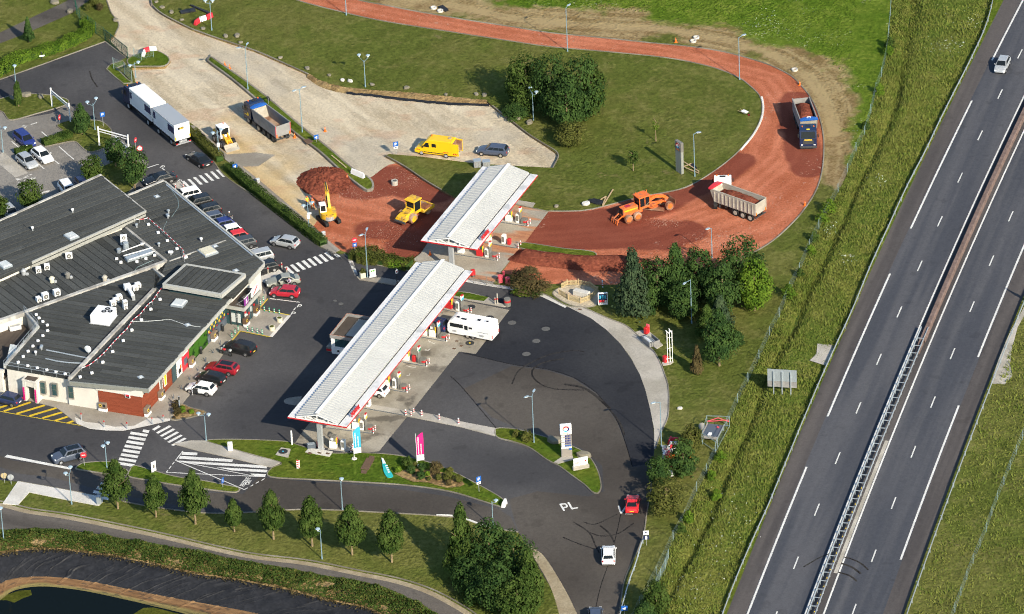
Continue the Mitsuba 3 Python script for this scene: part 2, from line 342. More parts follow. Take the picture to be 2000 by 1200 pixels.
LINER_T = tile(0, 900, [(-300, 740), (0, 728), (200, 700), (450, 697), (600, 712), (900, 752), (1200, 812), (1500, 882), (1900, 942)]) + tile(500, 900, [(0, 962), (250, 1012), (550, 1092), (850, 1152), (1000, 1230), (1150, 1340)])
LINER_B = tile(0, 900, [(-300, 1150), (0, 962), (150, 915), (400, 908), (700, 945), (1000, 1003), (1300, 1063), (1700, 1135), (2000, 1195)]) + tile(500, 900, [(300, 1300), (520, 1420)])
WATER_E = tile(0, 900, [(-300, 1300), (0, 1098), (100, 1022), (300, 986), (600, 1012), (900, 1072), (1200, 1142), (1450, 1205), (1800, 1310), (2300, 1480)])
NB = 260
sroad_l, liner_t, liner_b, water_e = (resample(smooth(GP(q, z), False, .8), NB) for q, z in ((SROAD_L, 0), (LINER_T, -.35), (LINER_B, -2.1), (WATER_E, -2.7)))
pond_far = np.array([[-22.0, -112.0], [-140.0, -112.0]])
pond_poly = Polygon(np.vstack([sroad_l, pond_far, [[-140, -70]]])).buffer(0)
# works yard and red pit (dug 0.3 m below the kerbs)
YZ = -.3
YARD = [(190, -60), (208, 0), (217, 25), (232, 47), (225, 68), (213, 78), (246, 112), (268, 108), (300, 99), (318, 108), (333, 119), (322, 131), (300, 132), (258, 133), (264, 160), (340, 215), (385, 250), (440, 300), (505, 352), (560, 398), (600, 432), (640, 470), (662, 488),
        (680, 495), (730, 497), (770, 499), (806, 506), (822, 495), (893, 388), (862, 371), (830, 352), (790, 325), (752, 304), (760, 301), (820, 306), (925, 319), (1000, 324), (1080, 328), (1090, 301), (1060, 280), (1032, 262), (1000, 237), (962, 207), (950, 197), (850, 186), (750, 178), (682, 172), (635, 162),
        (602, 145), (562, 127), (500, 100), (425, 75), (375, 57), (325, 32), (302, 15), (295, 0), (290, -60)]
yard_poly = poly(YARD)
RED_PIT_P = [(592, 350), (610, 338), (640, 330), (680, 345), (717, 350), (760, 322), (800, 320), (830, 340), (862, 360), (900, 380), (900, 400), (822, 520), (770, 506), (730, 503), (680, 500), (660, 490), (640, 470), (612, 442), (627, 420), (606, 380)]
pit_poly = poly(RED_PIT_P, YZ, True).intersection(yard_poly)
holes = unary_union([verge_poly, pond_poly, yard_poly])
BIG = sbox(-900, -560, 900, 1300)
struct('ground', flat(BIG.difference(holes), 0.0), 'lawn_mat')
struct('verge', ribbon(VR), 'verge_mat')
struct('roadside_grass', ribbon([np.c_[rail_l, np.full(NV, .03)], np.c_[resample(road_line(-6.2, -60, 215), NV), np.full(NV, .0)]]), 'fresh_grass_mat')
struct('works_yard', flat(yard_poly.difference(pit_poly.buffer(.01)), YZ), 'yard_mat')
struct('red_gravel_pit', flat(pit_poly, YZ+.004), 'red_pit_mat')
struct('yard_edge', skirt(yard_poly, YZ-.02, -.002), 'bank_mat')
MEADOW = [(760, -60), (780, -6), (900, 13), (1000, 36), (1150, 49), (1300, 56), (1420, 77), (1520, 111), (1583, 153), (1620, 208), (1640, 270), (1650, 320), (1660, 325), (1672, 297), (1689, 265), (1701, 222), (1711, 180), (1722, 150), (1732, 107), (1736, 67), (1739, 32), (1741, 0), (1748, -60)]
struct('meadow', flat(poly(MEADOW).difference(holes), .004), 'meadow_mat')
# pond basin
def lift(P, z): return np.c_[P, np.broadcast_to(z, (len(P),))]
tt = np.linspace(0, 1, 7)
sh_rows = [lift(sroad_l*(1-t)+liner_t*t, -.35*t+.25*math.sin(math.pi*t)*1.0) for t in tt]
struct('pond_bank', ribbon(sh_rows), 'bank_mat')
def liner_rows():
    rows = []
    a = np.r_[0, np.cumsum(np.linalg.norm(np.diff(liner_t, axis=0), axis=1))]
    NA = NB*3; A, B = resample(liner_t, NA), resample(liner_b, NA); s = np.linspace(0, a[-1], NA)
    for t in np.linspace(0, 1, 22):
        P = A*(1-t)+B*t
        f = meshkit.noise(np.c_[s*.9+1.5*meshkit.noise(np.c_[s*.2, t*3+0*s, 0*s], 3), t*1.3+0*s, 0*s], 5); w = np.abs(f-.5)
        crease = np.exp(-(w/.035)**2)*.16*(.4+meshkit.noise(np.c_[s*.5, t*2+0*s, 0*s+5], 6))
        z = -.35-1.75*t + crease*min(1, 6*t+.1)*(1-t*.3) + (meshkit.fbm(np.c_[s*.5, t*4+0*s, 0*s], 3, 2)-.5)*.22*math.sin(math.pi*min(1, t*1.2+.02))
        rows.append(np.c_[P, z])
    return rows
LR = liner_rows()
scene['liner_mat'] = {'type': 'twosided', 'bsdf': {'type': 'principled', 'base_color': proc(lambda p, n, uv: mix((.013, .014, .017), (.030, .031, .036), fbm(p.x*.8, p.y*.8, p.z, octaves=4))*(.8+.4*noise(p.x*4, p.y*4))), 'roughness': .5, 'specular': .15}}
struct('pond_liner', mikit.ply(ribbon(LR), None, smooth=True), 'liner_mat')
def brown_fn(p, n, uv):
    a = noise(p.z*9, 1.0); b = fbm(p.x*.6, p.y*.6, p.z*4, octaves=4)
    c = mix((.15, .085, .045), (.27, .165, .085), smoothstep(.3, .7, a*.6+b*.4))
    c = mix(c, (.16, .15, .06), smoothstep(-2.42, -2.62, p.z+(b-.5)*.25)*.8)
    return mix(c, (.04, .038, .036), smoothstep(.55, .7, fbm(p.x*1.2, p.y*1.2, p.z*14, octaves=3))*.6)
dmat('tide_mark_mat', brown_fn, (lambda p, n, uv: noise(p.z*14, p.x*.4), .08, .03))
BB = resample(LR[-1], NB); BE = resample(np.c_[water_e, np.full(NB, -2.75)], NB)
struct('pond_margin', ribbon([BB*(1-t)+BE*t for t in np.linspace(0, 1, 8)]), 'tide_mark_mat')
dmat('algae_mat', lambda p, n, uv: mix((.035, .045, .008), (.10, .105, .02), fbm(p.x*1.1, p.y*1.1, octaves=4))*(.7+.6*noise(p.x*6, p.y*6)))
scene['water_mat'] = {'type': 'principled', 'base_color': {'type': 'rgb', 'value': [.004, .007, .007]}, 'roughness': .08, 'specular': .06}
wp = Polygon(np.vstack([water_e, pond_far, [[-140, -100]]])).buffer(0)
struct('water', flat(wp.buffer(2.0), -2.70), 'water_mat')
alg = [poly(tile(0, 900, [(0, 1090), (60, 1045), (150, 1015), (240, 1010), (250, 1050), (180, 1075), (110, 1110), (50, 1090)]), -2.69, True), poly(tile(0, 900, [(1040, 1200), (1120, 1150), (1200, 1148), (1350, 1185), (1500, 1225), (1700, 1300), (1300, 1350), (1000, 1260)]), -2.69, True)]
struct('pond_algae', flat(unary_union(alg), -2.694), 'algae_mat')
struct('pond_wall', skirt(pond_poly.buffer(-.005), -3.2, -.01) if False else ribbon([lift(resample(np.vstack([[[sroad_l[-1][0]-20, sroad_l[-1][1]-20]], pond_far]), 30), -3.2), lift(resample(np.vstack([[[sroad_l[-1][0]-18, sroad_l[-1][1]-20]], pond_far-[0, 2]]), 30), .0)]), 'bank_mat')
dmat('sand_mat', lambda p, n, uv: mix((.24, .19, .12), (.42, .36, .26), fbm(p.x*.8, p.y*.8, octaves=4))*(.85+.3*noise(p.x*6, p.y*6)))
# ================================================================== roads
hw = Polygon(np.vstack([road_line(-6.45, -60, 215), road_line(15.5, -60, 215)[::-1]]))
struct('highway', flat(hw, .004), 'highway_mat')
struct('hard_shoulder', flat(Polygon(np.vstack([road_line(-6.40, -60, 215), road_line(-3.75, -60, 215)[::-1]])), .008), 'shoulder_mat')
struct('hard_shoulder', flat(Polygon(np.vstack([road_line(13.0, -60, 215), road_line(15.45, -60, 215)[::-1]])), .008), 'shoulder_mat')
def rib(a, b, o, w): return Polygon(np.vstack([road_line(o-w/2, a, b, max(2, int((b-a)/5))), road_line(o+w/2, a, b, max(2, int((b-a)/5)))[::-1]]))
dashes = [rib(13*n, 13*n+3, 0, .17) for n in range(-4, 16)] + [rib(13*n+.09, 13*n+3.09, 9.289, .17) for n in range(-4, 16)]
dashes = [rib(13*n, 13*n+3, 0, .17) for n in range(-4, 16)] + [rib(13*n+PHR, 13*n+3+PHR, 9.289, .17) for PHR in (35.5934 % 13,) for n in range(-6, 15)]
lines = [rib(-60, 215, 3.5, .22), rib(-60, 215, 5.789, .22)]
for n in range(-3, 6): lines += [rib(52*n+L0, 52*n+L0+39, -3.5, .26) for L0 in (LONG_L,)] + [rib(52*n+L1, 52*n+L1+39, 12.79, .26) for L1 in (LONG_R,)]
struct('lane_marking', flat(unary_union(dashes+lines), .014), 'paint_mat')
RO = tile(500, 0, [(560, -100), (780, 0), (1000, 45), (1200, 85), (1400, 120), (1700, 170), (2000, 215)]) + tile(1000, 0, [(300, 262), (700, 300), (1080, 340), (1400, 370), (1650, 410), (1880, 470), (2000, 510)]) + tile(1500, 0, [(80, 545), (180, 600), (260, 680), (330, 770), (390, 900), (425, 1050), (430, 1200)]) \
    + tile(1500, 300, [(415, 150), (370, 290), (290, 420), (180, 550), (0, 705)]) + [(1440, 508), (1380, 530), (1300, 546), (1205, 556), (1130, 556), (1072, 555)]
RI = tile(500, 0, [(100, -100), (320, 0), (700, 100), (1000, 165), (1500, 245), (2000, 322)]) + tile(1000, 0, [(300, 365), (700, 400), (1100, 438), (1350, 475), (1600, 535), (1770, 605), (1850, 660), (1940, 750), (1960, 850), (1940, 950), (1880, 1060), (1780, 1180)]) + tile(1000, 300, [(1640, 100), (1450, 225), (1300, 288), (1000, 345), (620, 440), (450, 455), (285, 455)])
ro, ri = smooth(GP(RO), False, 1.0), smooth(GP(RI), False, 1.0)
red_poly = Polygon(np.vstack([ro, GP([(979, 533), (1025, 474), (1072, 413)]), ri[::-1]])).buffer(0)
struct('red_road', flat(red_poly, .006), 'red_gravel_mat')
ASPH = [(-80, 178), (0, 156), (205, 82), (246, 113), (232, 120), (212, 128), (206, 136), (240, 165), (372, 275), (405, 302), (440, 347), (500, 387), (532, 412), (582, 452), (627, 484), (662, 497), (672, 497), (677, 502), (710, 514), (752, 522), (800, 531), (930, 552), (996, 562), (1062, 578), (1107, 600),
        (1112, 600), (1155, 622), (1185, 645), (1212, 672), (1232, 700), (1250, 732), (1260, 760), (1270, 800), (1277, 837), (1278, 877), (1276, 900), (1270, 957), (1262, 1005), (1257, 1040), (1246, 1070), (1232, 1100), (1217, 1140), (1208, 1200), (1198, 1260), (1105, 1260), (1092, 1200), (1085, 1170), (1072, 1142),
        (1055, 1115), (1032, 1070), (1012, 1040), (955, 1030), (910, 1014), (852, 1007), (750, 1001), (625, 995), (555, 996), (500, 1000), (405, 1002), (300, 990), (240, 979), (202, 972), (125, 957), (35, 941), (0, 938), (-80, 930)]
asph_poly = poly(ASPH)
struct('asphalt', flat(asph_poly, .004), 'asphalt_mat')
struct('fresh_asphalt', flat(poly([(1000, 566), (1062, 579), (1107, 601), (1112, 601), (1155, 623), (1185, 646), (1212, 673), (1232, 701), (1250, 733), (1260, 761), (1270, 801), (1277, 838), (1277, 880), (1275, 905), (1235, 912), (1223, 870), (1205, 822), (1165, 768), (1120, 738), (1070, 722), (1000, 712), (905, 690), (930, 690), (998, 603), (960, 596)]).intersection(asph_poly), .008), 'fresh_asphalt_mat')
struct('old_asphalt', flat(poly([(1275, 906), (1270, 957), (1262, 1005), (1257, 1040), (1246, 1070), (1232, 1100), (1217, 1140), (1208, 1200), (1198, 1260), (1105, 1260), (1092, 1200), (1085, 1170), (1072, 1142), (1055, 1115), (1032, 1070), (1012, 1038), (1000, 1000), (995, 975), (1050, 960), (1150, 970), (1180, 960), (1176, 910), (1130, 872), (1075, 850), (1010, 836), (960, 815), (905, 760), (1000, 715), (1070, 724), (1120, 740), (1165, 770), (1205, 824), (1223, 872), (1235, 913)]).intersection(asph_poly), .008), 'old_asphalt_mat')
struct('access_lane', flat(poly(tile(0, 900, [(-80, 20), (140, 100), (400, 130), (900, 260), (1400, 352), (1990, 398)]) + tile(500, 900, [(500, 372), (1000, 402), (1410, 428), (1640, 453), (1830, 520), (2040, 545), (1990, 440), (1900, 380), (1500, 280), (1000, 205), (400, 165), (20, 130), (-100, 260), (-400, 250), (-900, 150), (-1400, 60), (-1900, 0), (-2000, -40)])).intersection(asph_poly), .0075), 'old_asphalt_mat')
struct('pale_asphalt', flat(poly([(-100, 240), (0, 217), (35, 233), (100, 222), (134, 203), (155, 222), (177, 236), (222, 262), (262, 290), (290, 322), (270, 350), (250, 400), (-100, 560)]).intersection(asph_poly.union(poly([(-100, 200), (300, 200), (300, 600), (-100, 600)]))), .008), 'pale_asphalt_mat')
struct('service_road', flat(Polygon(np.vstack([smooth(GP(SROAD_U), False, 1.0), smooth(GP(SROAD_L), False, 1.0)[::-1]])).buffer(0), .004), 'lane_asphalt_mat')
struct('back_road', flat(poly(tile(0, 0, [(-300, 370), (0, 255), (540, 0), (700, -90), (860, -90), (700, 0), (560, 105), (180, 272), (0, 340), (-300, 450)])), .004), 'lane_asphalt_mat')
struct('dirt_shoulder', flat(poly([(1030, 1066), (1072, 1140), (1092, 1200), (1105, 1262), (1150, 1262), (1118, 1180), (1085, 1120), (1058, 1082)], 0, True), .012), 'sand_mat')
# sandy strip along the service road
for off, z in ((1.0, .007),):
    u = smooth(GP(SROAD_U), False, 1.0); struct('sandy_strip', flat(Polygon(np.vstack([u, offset_line(u, -.85)[::-1]])).buffer(0), z), 'sand_mat')
# concrete surfaces
F2 = [(995, 606), (929, 692), (897, 687), (879, 709), (807, 800), (740, 882), (720, 884), (640, 876), (577, 865), (592, 842), (700, 712), (838, 575), (880, 583)]
f2_poly = poly(F2); struct('forecourt', flat(f2_poly, .012), 'forecourt_mat')
F1 = [(806, 508), (822, 495), (893, 388), (985, 394), (1006, 400), (1072, 413), (1025, 474), (979, 531), (962, 556), (905, 545), (850, 530)]
struct('stained_forecourt', flat(poly(F1), .016), 'stained_forecourt_mat')
struct('concrete_pad', flat(poly([(1010, 391), (1046, 397), (1040, 406), (1006, 399)]), .02), 'concrete_mat')
ARC = tile(1000, 600, [(430, -4), (620, 90), (740, 180), (850, 290), (930, 400), (1000, 530), (1040, 640), (1080, 800), (1110, 950), (1112, 1110), (1122, 1110), (1140, 1050), (1170, 970), (1215, 870), (1225, 760), (1220, 620), (1190, 520), (1160, 440), (1110, 350), (1020, 260), (960, 200), (880, 140), (750, 90), (560, 5)])
arc_poly = poly(ARC); struct('concrete_apron', flat(arc_poly, .014), 'concrete_mat')
for q in ([(995, 560), (1062, 575), (1107, 598), (1104, 602), (1060, 581), (996, 566)], [(905, 545), (962, 556), (996, 560), (996, 566), (935, 556), (904, 550)]): struct('concrete_kerb_strip', flat(poly(q), .018), 'pale_concrete_mat')
PATH = [(372, 246), (385, 248), (440, 299), (470, 320), (505, 351), (560, 397), (600, 431), (640, 469), (664, 489), (652, 496), (627, 483), (590, 447), (540, 402), (500, 365), (452, 322), (430, 305), (400, 282)]
struct('footpath', extrude(poly(PATH).difference(yard_poly), 0, .10), 'paving_mat')
struct('yard_crossing', flat(poly([(444, 302), (500, 298), (537, 303), (505, 325), (470, 326)], YZ), YZ+.008), 'paving_mat')
struct('footpath', extrude(poly(tile(0, 900, [(140, 165), (500, 230), (810, 290), (800, 330), (770, 355), (500, 305), (230, 250), (140, 350), (20, 340)])), 0, .10), 'pale_concrete_mat')
struct('footpath', extrude(poly([(338, 868), (350, 866), (372, 862), (402, 862), (430, 872), (500, 893), (540, 902), (548, 905), (530, 914), (440, 893), (385, 881)]), 0, .11), 'concrete_mat')
struct('paved_median', flat(poly(tile(0, 300, [(0, 8), (30, -10), (220, 155), (120, 190), (0, 90)])), .03), 'concrete_mat')
# pavement round the service building
PAVE = [(-60, 752), (0, 766), (40, 775), (85, 785), (140, 800), (279, 822), (340, 762), (380, 720), (430, 664), (440, 640), (478, 645), (520, 590), (497, 545), (508, 542)]
PV = [(-60, 762), (0, 768), (60, 784), (110, 797), (150, 828), (175, 838), (205, 841), (240, 842), (280, 834), (332, 822), (335, 818), (365, 778), (400, 738), (430, 701), (452, 668), (468, 647), (530, 659), (564, 616), (508, 604), (520, 586), (521, 575), (513, 562), (497, 548), (480, 545), (300, 560), (100, 740)]
struct('pavement', extrude(poly(PV), 0, .10), 'paving_mat')
struct('pavement_edge', flat(poly([(146, 815), (165, 824), (190, 827), (225, 834), (262, 832), (290, 817), (332, 818), (332, 822), (280, 834), (240, 842), (205, 841), (175, 838), (150, 828)], .1), .106), 'pale_concrete_mat')
struct('pavement_ramp', flat(poly([(545, 527), (560, 540), (523, 556), (497, 545)], 0), .05), 'pale_concrete_mat')
# kerbs
def kerb(pts, w=.16, h=.11, m='kerb_mat', z=0.0, closed=False, curved=True, length=1.0):
    P = GP(pts, z)
    if curved: P = smooth(P, closed, .6)
    return struct('kerb', stones(P, w, z-.02, z+h, length, closed=closed), m)
struct('kerb', stones(offset_line(ro[:int(len(ro)*.87)], .1), .18, -.02, .12), 'kerb_mat'); struct('kerb', stones(offset_line(ri, -.1), .16, -.02, .10), 'kerb_mat')
for q in ([(-80, 178), (0, 156), (205, 82)], [(205, 82), (246, 113)], [(372, 273), (405, 300), (440, 345), (500, 385), (532, 410), (582, 450), (627, 482)], [(672, 496), (677, 501), (710, 513), (752, 521), (805, 531)], [(996, 560), (1062, 575), (1107, 598), (1140, 601)],
          tile(1000, 600, [(560, 5), (750, 90), (880, 140), (960, 200), (1020, 260), (1110, 350), (1160, 440), (1190, 520), (1220, 620), (1225, 760), (1215, 870), (1170, 970), (1140, 1050), (1120, 1110)]), [(1277, 900), (1271, 957), (1263, 1005), (1258, 1040), (1247, 1072), (1233, 1102), (1218, 1142), (1209, 1202), (1199, 1260)],
          [(1012, 1040), (955, 1031), (910, 1015), (852, 1008), (750, 1002), (625, 996), (555, 997), (500, 1001), (405, 1003), (300, 991), (240, 980)], [(375, 57), (425, 75), (500, 100), (562, 127), (602, 145)], [(290, -60), (295, 0), (302, 15), (325, 32), (375, 57)], [(962, 207), (1000, 237), (1032, 262), (1060, 280), (1090, 301), (1080, 328)],
          [(752, 304), (790, 325), (830, 352), (862, 371)], [(208, 0), (217, 25), (232, 47), (225, 68)], [(1155, 410), (1250, 386), (1325, 371), (1362, 356)], [(35, 941), (125, 957), (202, 972)], [(1006, 400), (1070, 414)]):
    kerb(q, curved=len(q) > 2)
for q in ([(852, 1007), (880, 1008), (905, 1013), (930, 1022), (953, 1030)], [(1488, 190), (1491, 212), (1486, 237), (1471, 265), (1447, 294)]): kerb(q, .26, .13, 'white_kerb_mat')
struct('kerb', stones(smooth(GP([(x+2, y-3) for x, y in SROAD_U]), False, 1.0), .2, -.02, .09), 'kerb_mat')
def island(name, pts, h=.13, grass='fresh_grass_mat', z=0.0, kw=.16, km='kerb_mat', curved=True):
    g = GP(pts, z)
    if curved: g = smooth(g, True, .5)
    pg = Polygon(g).buffer(0); pg = max(getattr(pg, 'geoms', [pg]), key=lambda q: q.area)
    k = struct(name, extrude(pg.buffer(-kw*.6), z, z+h-.03), grass)
    put('kerb', stones(np.array(pg.buffer(-kw/2).exterior.coords)[:-1], kw, z-.02, z+h, 1.0, closed=True), km, k)
    return pg
ISL = {}
ISL['median'] = island('grass_island', [(404, 121), (407, 115), (413, 114), (424, 121), (500, 175), (540, 207), (602, 260), (628, 280), (655, 302), (690, 332), (717, 347), (727, 355), (731, 365), (728, 374), (717, 376), (700, 366), (665, 338), (622, 299), (567, 257), (500, 198), (452, 158), (410, 127)], .38, z=YZ, kw=.3)
ISL['gate'] = island('grass_island', [(248, 118), (268, 107), (300, 99), (322, 107), (332, 118), (322, 130), (290, 131), (256, 130)], .15)
ISL['gate2'] = island('grass_island', [(207, 136), (214, 127), (240, 119), (247, 127), (228, 134), (250, 156), (262, 163), (241, 165), (222, 150)], .13, curved=False)
ISL['pump'] = island('grass_island', [(1023, 475), (1100, 486), (1135, 489), (1160, 493), (1167, 500), (1160, 504), (1137, 502), (1087, 497), (1015, 486)], .15)
ISL['totem'] = island('grass_island', [(968, 838), (1000, 838), (1025, 843), (1050, 850), (1075, 857), (1115, 871), (1140, 883), (1156, 898), (1167, 917), (1173, 935), (1175, 955), (1167, 966), (1154, 961), (1142, 949), (1116, 930), (1090, 911), (1067, 899), (1032, 875), (1000, 864), (969, 855)], .14)
ISL['strip'] = island('grass_island', [(402, 861), (470, 859), (560, 863), (580, 869), (640, 885), (700, 885), (760, 888), (810, 896), (860, 911), (900, 929), (940, 950), (972, 968), (989, 981), (990, 989), (980, 992), (950, 983), (880, 962), (800, 950), (700, 943), (600, 938), (524, 932), (531, 914), (549, 906), (500, 892), (430, 872)], .13)
ISL['west'] = island('grass_island', [(146, 917), (150, 911), (170, 904), (225, 903), (232, 912), (252, 921), (244, 931), (200, 926)], .14)
ISL['west2'] = island('grass_island', [(252, 921), (262, 910), (300, 920), (345, 932), (400, 940), (440, 948), (466, 953), (470, 958), (464, 963), (440, 962), (350, 950), (290, 940), (250, 932)], .14)
ISL['park1'] = island('grass_island', tile(0, 0, [(-200, 850), (-100, 790), (0, 775), (100, 748), (250, 737), (400, 747), (520, 775), (540, 800), (500, 832), (300, 890), (90, 945), (40, 910), (0, 872)]), .13, 'lawn_mat')
ISL['park2'] = island('grass_island', tile(0, 0, [(440, 985), (520, 950), (620, 935), (700, 940), (790, 950), (850, 990), (878, 1040), (855, 1130), (790, 1175), (700, 1195), (640, 1160), (580, 1110), (480, 1125), (350, 1150), (350, 1115), (500, 1050)]), .13, 'lawn_mat')
ISL['park3'] = island('grass_island', [(190, 330), (240, 308), (275, 318), (285, 325), (280, 345), (252, 378), (240, 382), (195, 345)], .12, 'lawn_mat', curved=False)
ISL['dry'] = island('planting_bed', tile(0, 600, [(1335, 885), (1330, 800), (1345, 770), (1430, 760), (1500, 790), (1610, 815), (1615, 830), (1540, 855), (1440, 878)]), .12, 'bank_mat')
ISL['kiosk'] = island('planting_bed', [(1078, 574), (1100, 560), (1145, 556), (1168, 566), (1175, 580), (1165, 597), (1140, 601), (1107, 594)], .06, 'yard_mat', curved=True)
ISL['bushes'] = poly(tile(500, 900, [(1080, 100), (1150, 135), (1230, 165), (1340, 170), (1440, 200), (1500, 212), (1600, 200), (1630, 185), (1560, 120), (1400, 80), (1200, 60)]), .13, True)
struct('bare_soil', flat(ISL['bushes'], .134), 'bank_mat')
struct('median_paving', extrude(poly([(795, 803), (812, 805), (850, 812), (900, 825), (968, 838), (968, 853), (900, 835), (850, 825), (795, 814)]), 0, .13), 'concrete_mat')
# dug edge of the yard below the lawn
bank = [(602, 145), (635, 162), (682, 172), (750, 178), (850, 186), (950, 197)]
ba = resample(smooth(GP(bank), False, .5), 120); bb = resample(smooth(GP([(598, 152), (630, 172), (680, 184), (750, 191), (850, 199), (952, 207)], YZ), False, .5), 120)
wb = (meshkit.fbm(np.c_[ba*1.2, np.zeros(120)], 3)-.5)
struct('dirt_bank', ribbon([np.c_[ba+wb[:, None]*.5, np.full(120, .05)], np.c_[ba*.6+bb*.4, -.05+wb*.2], np.c_[ba*.25+bb*.75, -.2+wb*.15], np.c_[bb, np.full(120, YZ+.01)]]), 'bank_mat')
# ================================================================== plain materials
for nm, c, kw in (('white_metal', (.78, .78, .77), dict(rough=.45)), ('grey_metal', (.42, .44, .46), dict(rough=.4, metallic=.3)), ('galv_metal', (.40, .45, .49), dict(rough=.42, metallic=.4)), ('dark_metal', (.05, .055, .06), dict(rough=.5)),
                  ('red_metal', (.50, .025, .03), dict(rough=.35)), ('lamp_metal', (.20, .30, .36), dict(rough=.4)), ('lamp_head', (.30, .40, .48), dict(rough=.3)), ('lamp_glass', (.80, .82, .82), dict(rough=.3)),
                  ('black_rubber', (.018, .018, .019), dict(rough=.75)), ('black_plastic', (.025, .026, .028), dict(rough=.5)), ('car_glass', (.012, .016, .020), dict(rough=.06, spec=.3)), ('blue_paint', (.02, .11, .42), dict(rough=.4)),
                  ('yellow_paint', (.80, .48, .012), dict(rough=.35, coat=.5)),  ('safety_orange', (.85, .16, .02), dict(rough=.5)), ('safety_yellow', (.62, .80, .06), dict(rough=.6)),
                  ('wood_mat', (.42, .31, .18), dict(rough=.7)), ('fascia_mat', (.40, .40, .37), dict(rough=.55)), ('fascia_dark_mat', (.25, .26, .235), dict(rough=.55)), ('skylight_mat', (.55, .58, .58), dict(rough=.25)), ('cream_mat', (.62, .58, .44), dict(rough=.4)),
                  ('magenta_mat', (.62, .02, .19), dict(rough=.5)), ('cyan_mat', (.05, .40, .58), dict(rough=.5)), ('teal_mat', (.03, .42, .42), dict(rough=.5)), ('purple_mat', (.24, .04, .26), dict(rough=.5)), ('green_sign_mat', (.08, .35, .04), dict(rough=.5)),
                  ('pump_white', (.76, .76, .74), dict(rough=.35)), ('pump_grey', (.17, .165, .15), dict(rough=.5)), ('lime_mat', (.75, .52, .03), dict(rough=.45)), ('pink_drum', (.66, .10, .13), dict(rough=.5)), ('dark_green_metal', (.02, .075, .055), dict(rough=.45)),
                  ('green_post', (.0, .25, .13), dict(rough=.45)), ('fence_metal', (.24, .33, .34), dict(rough=.45, metallic=.2)), ('straw_mat', (.45, .36, .2), dict(rough=.9)), ('chrome', (.75, .75, .76), dict(rough=.2, metallic=.9)),
                  ('light_glass', (.75, .77, .78), dict(rough=.1)), ('tail_red', (.50, .012, .012), dict(rough=.2)), ('plate_white', (.75, .75, .72), dict(rough=.4)), ('plate_yellow', (.75, .52, .04), dict(rough=.4)), ('skin', (.42, .24, .16), dict(rough=.6)), ('navy', (.015, .025, .07), dict(rough=.7)),
                  ('hair', (.05, .035, .025), dict(rough=.7)), ('lilac', (.55, .45, .58), dict(rough=.8)), ('poster_red', (.55, .035, .05), dict(rough=.4)), ('poster_green', (.05, .16, .03), dict(rough=.3)), ('glass_blue', (.03, .07, .08), dict(rough=.06, spec=.6)), ('slate_panel', (.09, .11, .14), dict(rough=.4))):
    mat(nm, c, **kw)
dmat('render_mat', lambda p, n, uv: mix((.62, .59, .53), (.72, .69, .63), fbm(p.x*.7, p.y*.7, p.z*.4, octaves=4))*(.95+.05*noise(p.x*8, p.y*8, p.z*8)))
dmat('parapet_mat', lambda p, n, uv: mix((.30, .29, .27), (.50, .49, .46), smoothstep(.3, .62, fbm(p.x*.8, p.y*.8, octaves=4))))
def dusty(name, c, k): mat(name, proc(lambda p, n, uv: mix(c, (.26, .15, .10), smoothstep(.42, .78, fbm(p.x*2.1, p.y*2.1, p.z*2.1, octaves=4))*k)), rough=.45)
dusty('plant_yellow', (.74, .44, .018), .75); dusty('orange_paint', (.74, .155, .028), .7)
def felt(name, k):
    return dmat(name, lambda p, n, uv: mix((.060*k, .064*k, .064*k), (.084*k, .089*k, .088*k), fbm(p.x*.3+k*9, p.y*.3, octaves=4))*(.85+.3*noise(p.x*8, p.y*8)))
FELTS = [felt('felt_mat', 1.0), felt('felt_light_mat', 1.1), felt('felt_dark_mat', .88), felt('felt_patch_mat', .66)]
dmat('brown_felt_mat', lambda p, n, uv: mix((.06, .05, .042), (.12, .10, .085), fbm(p.x*.6, p.y*.6, octaves=4)))
dmat('clad_mat', lambda p, n, uv: mix((.20, .050, .028), (.29, .080, .045), fbm(p.x*.5, p.y*.5, p.z*3.5, octaves=3))*(.85+.3*noise(p.x*3, p.y*3, p.z*22)))
dmat('roof_sheet_mat', lambda p, n, uv: mix((.43, .44, .44), (.49, .50, .50), fbm(p.x*.35, p.y*.35, octaves=4)))
dmat('canopy_white_mat', lambda p, n, uv: mix((.50, .51, .53), (.70, .70, .71), smoothstep(.22, .42, fbm(p.x*.55, p.y*.55, octaves=4))))
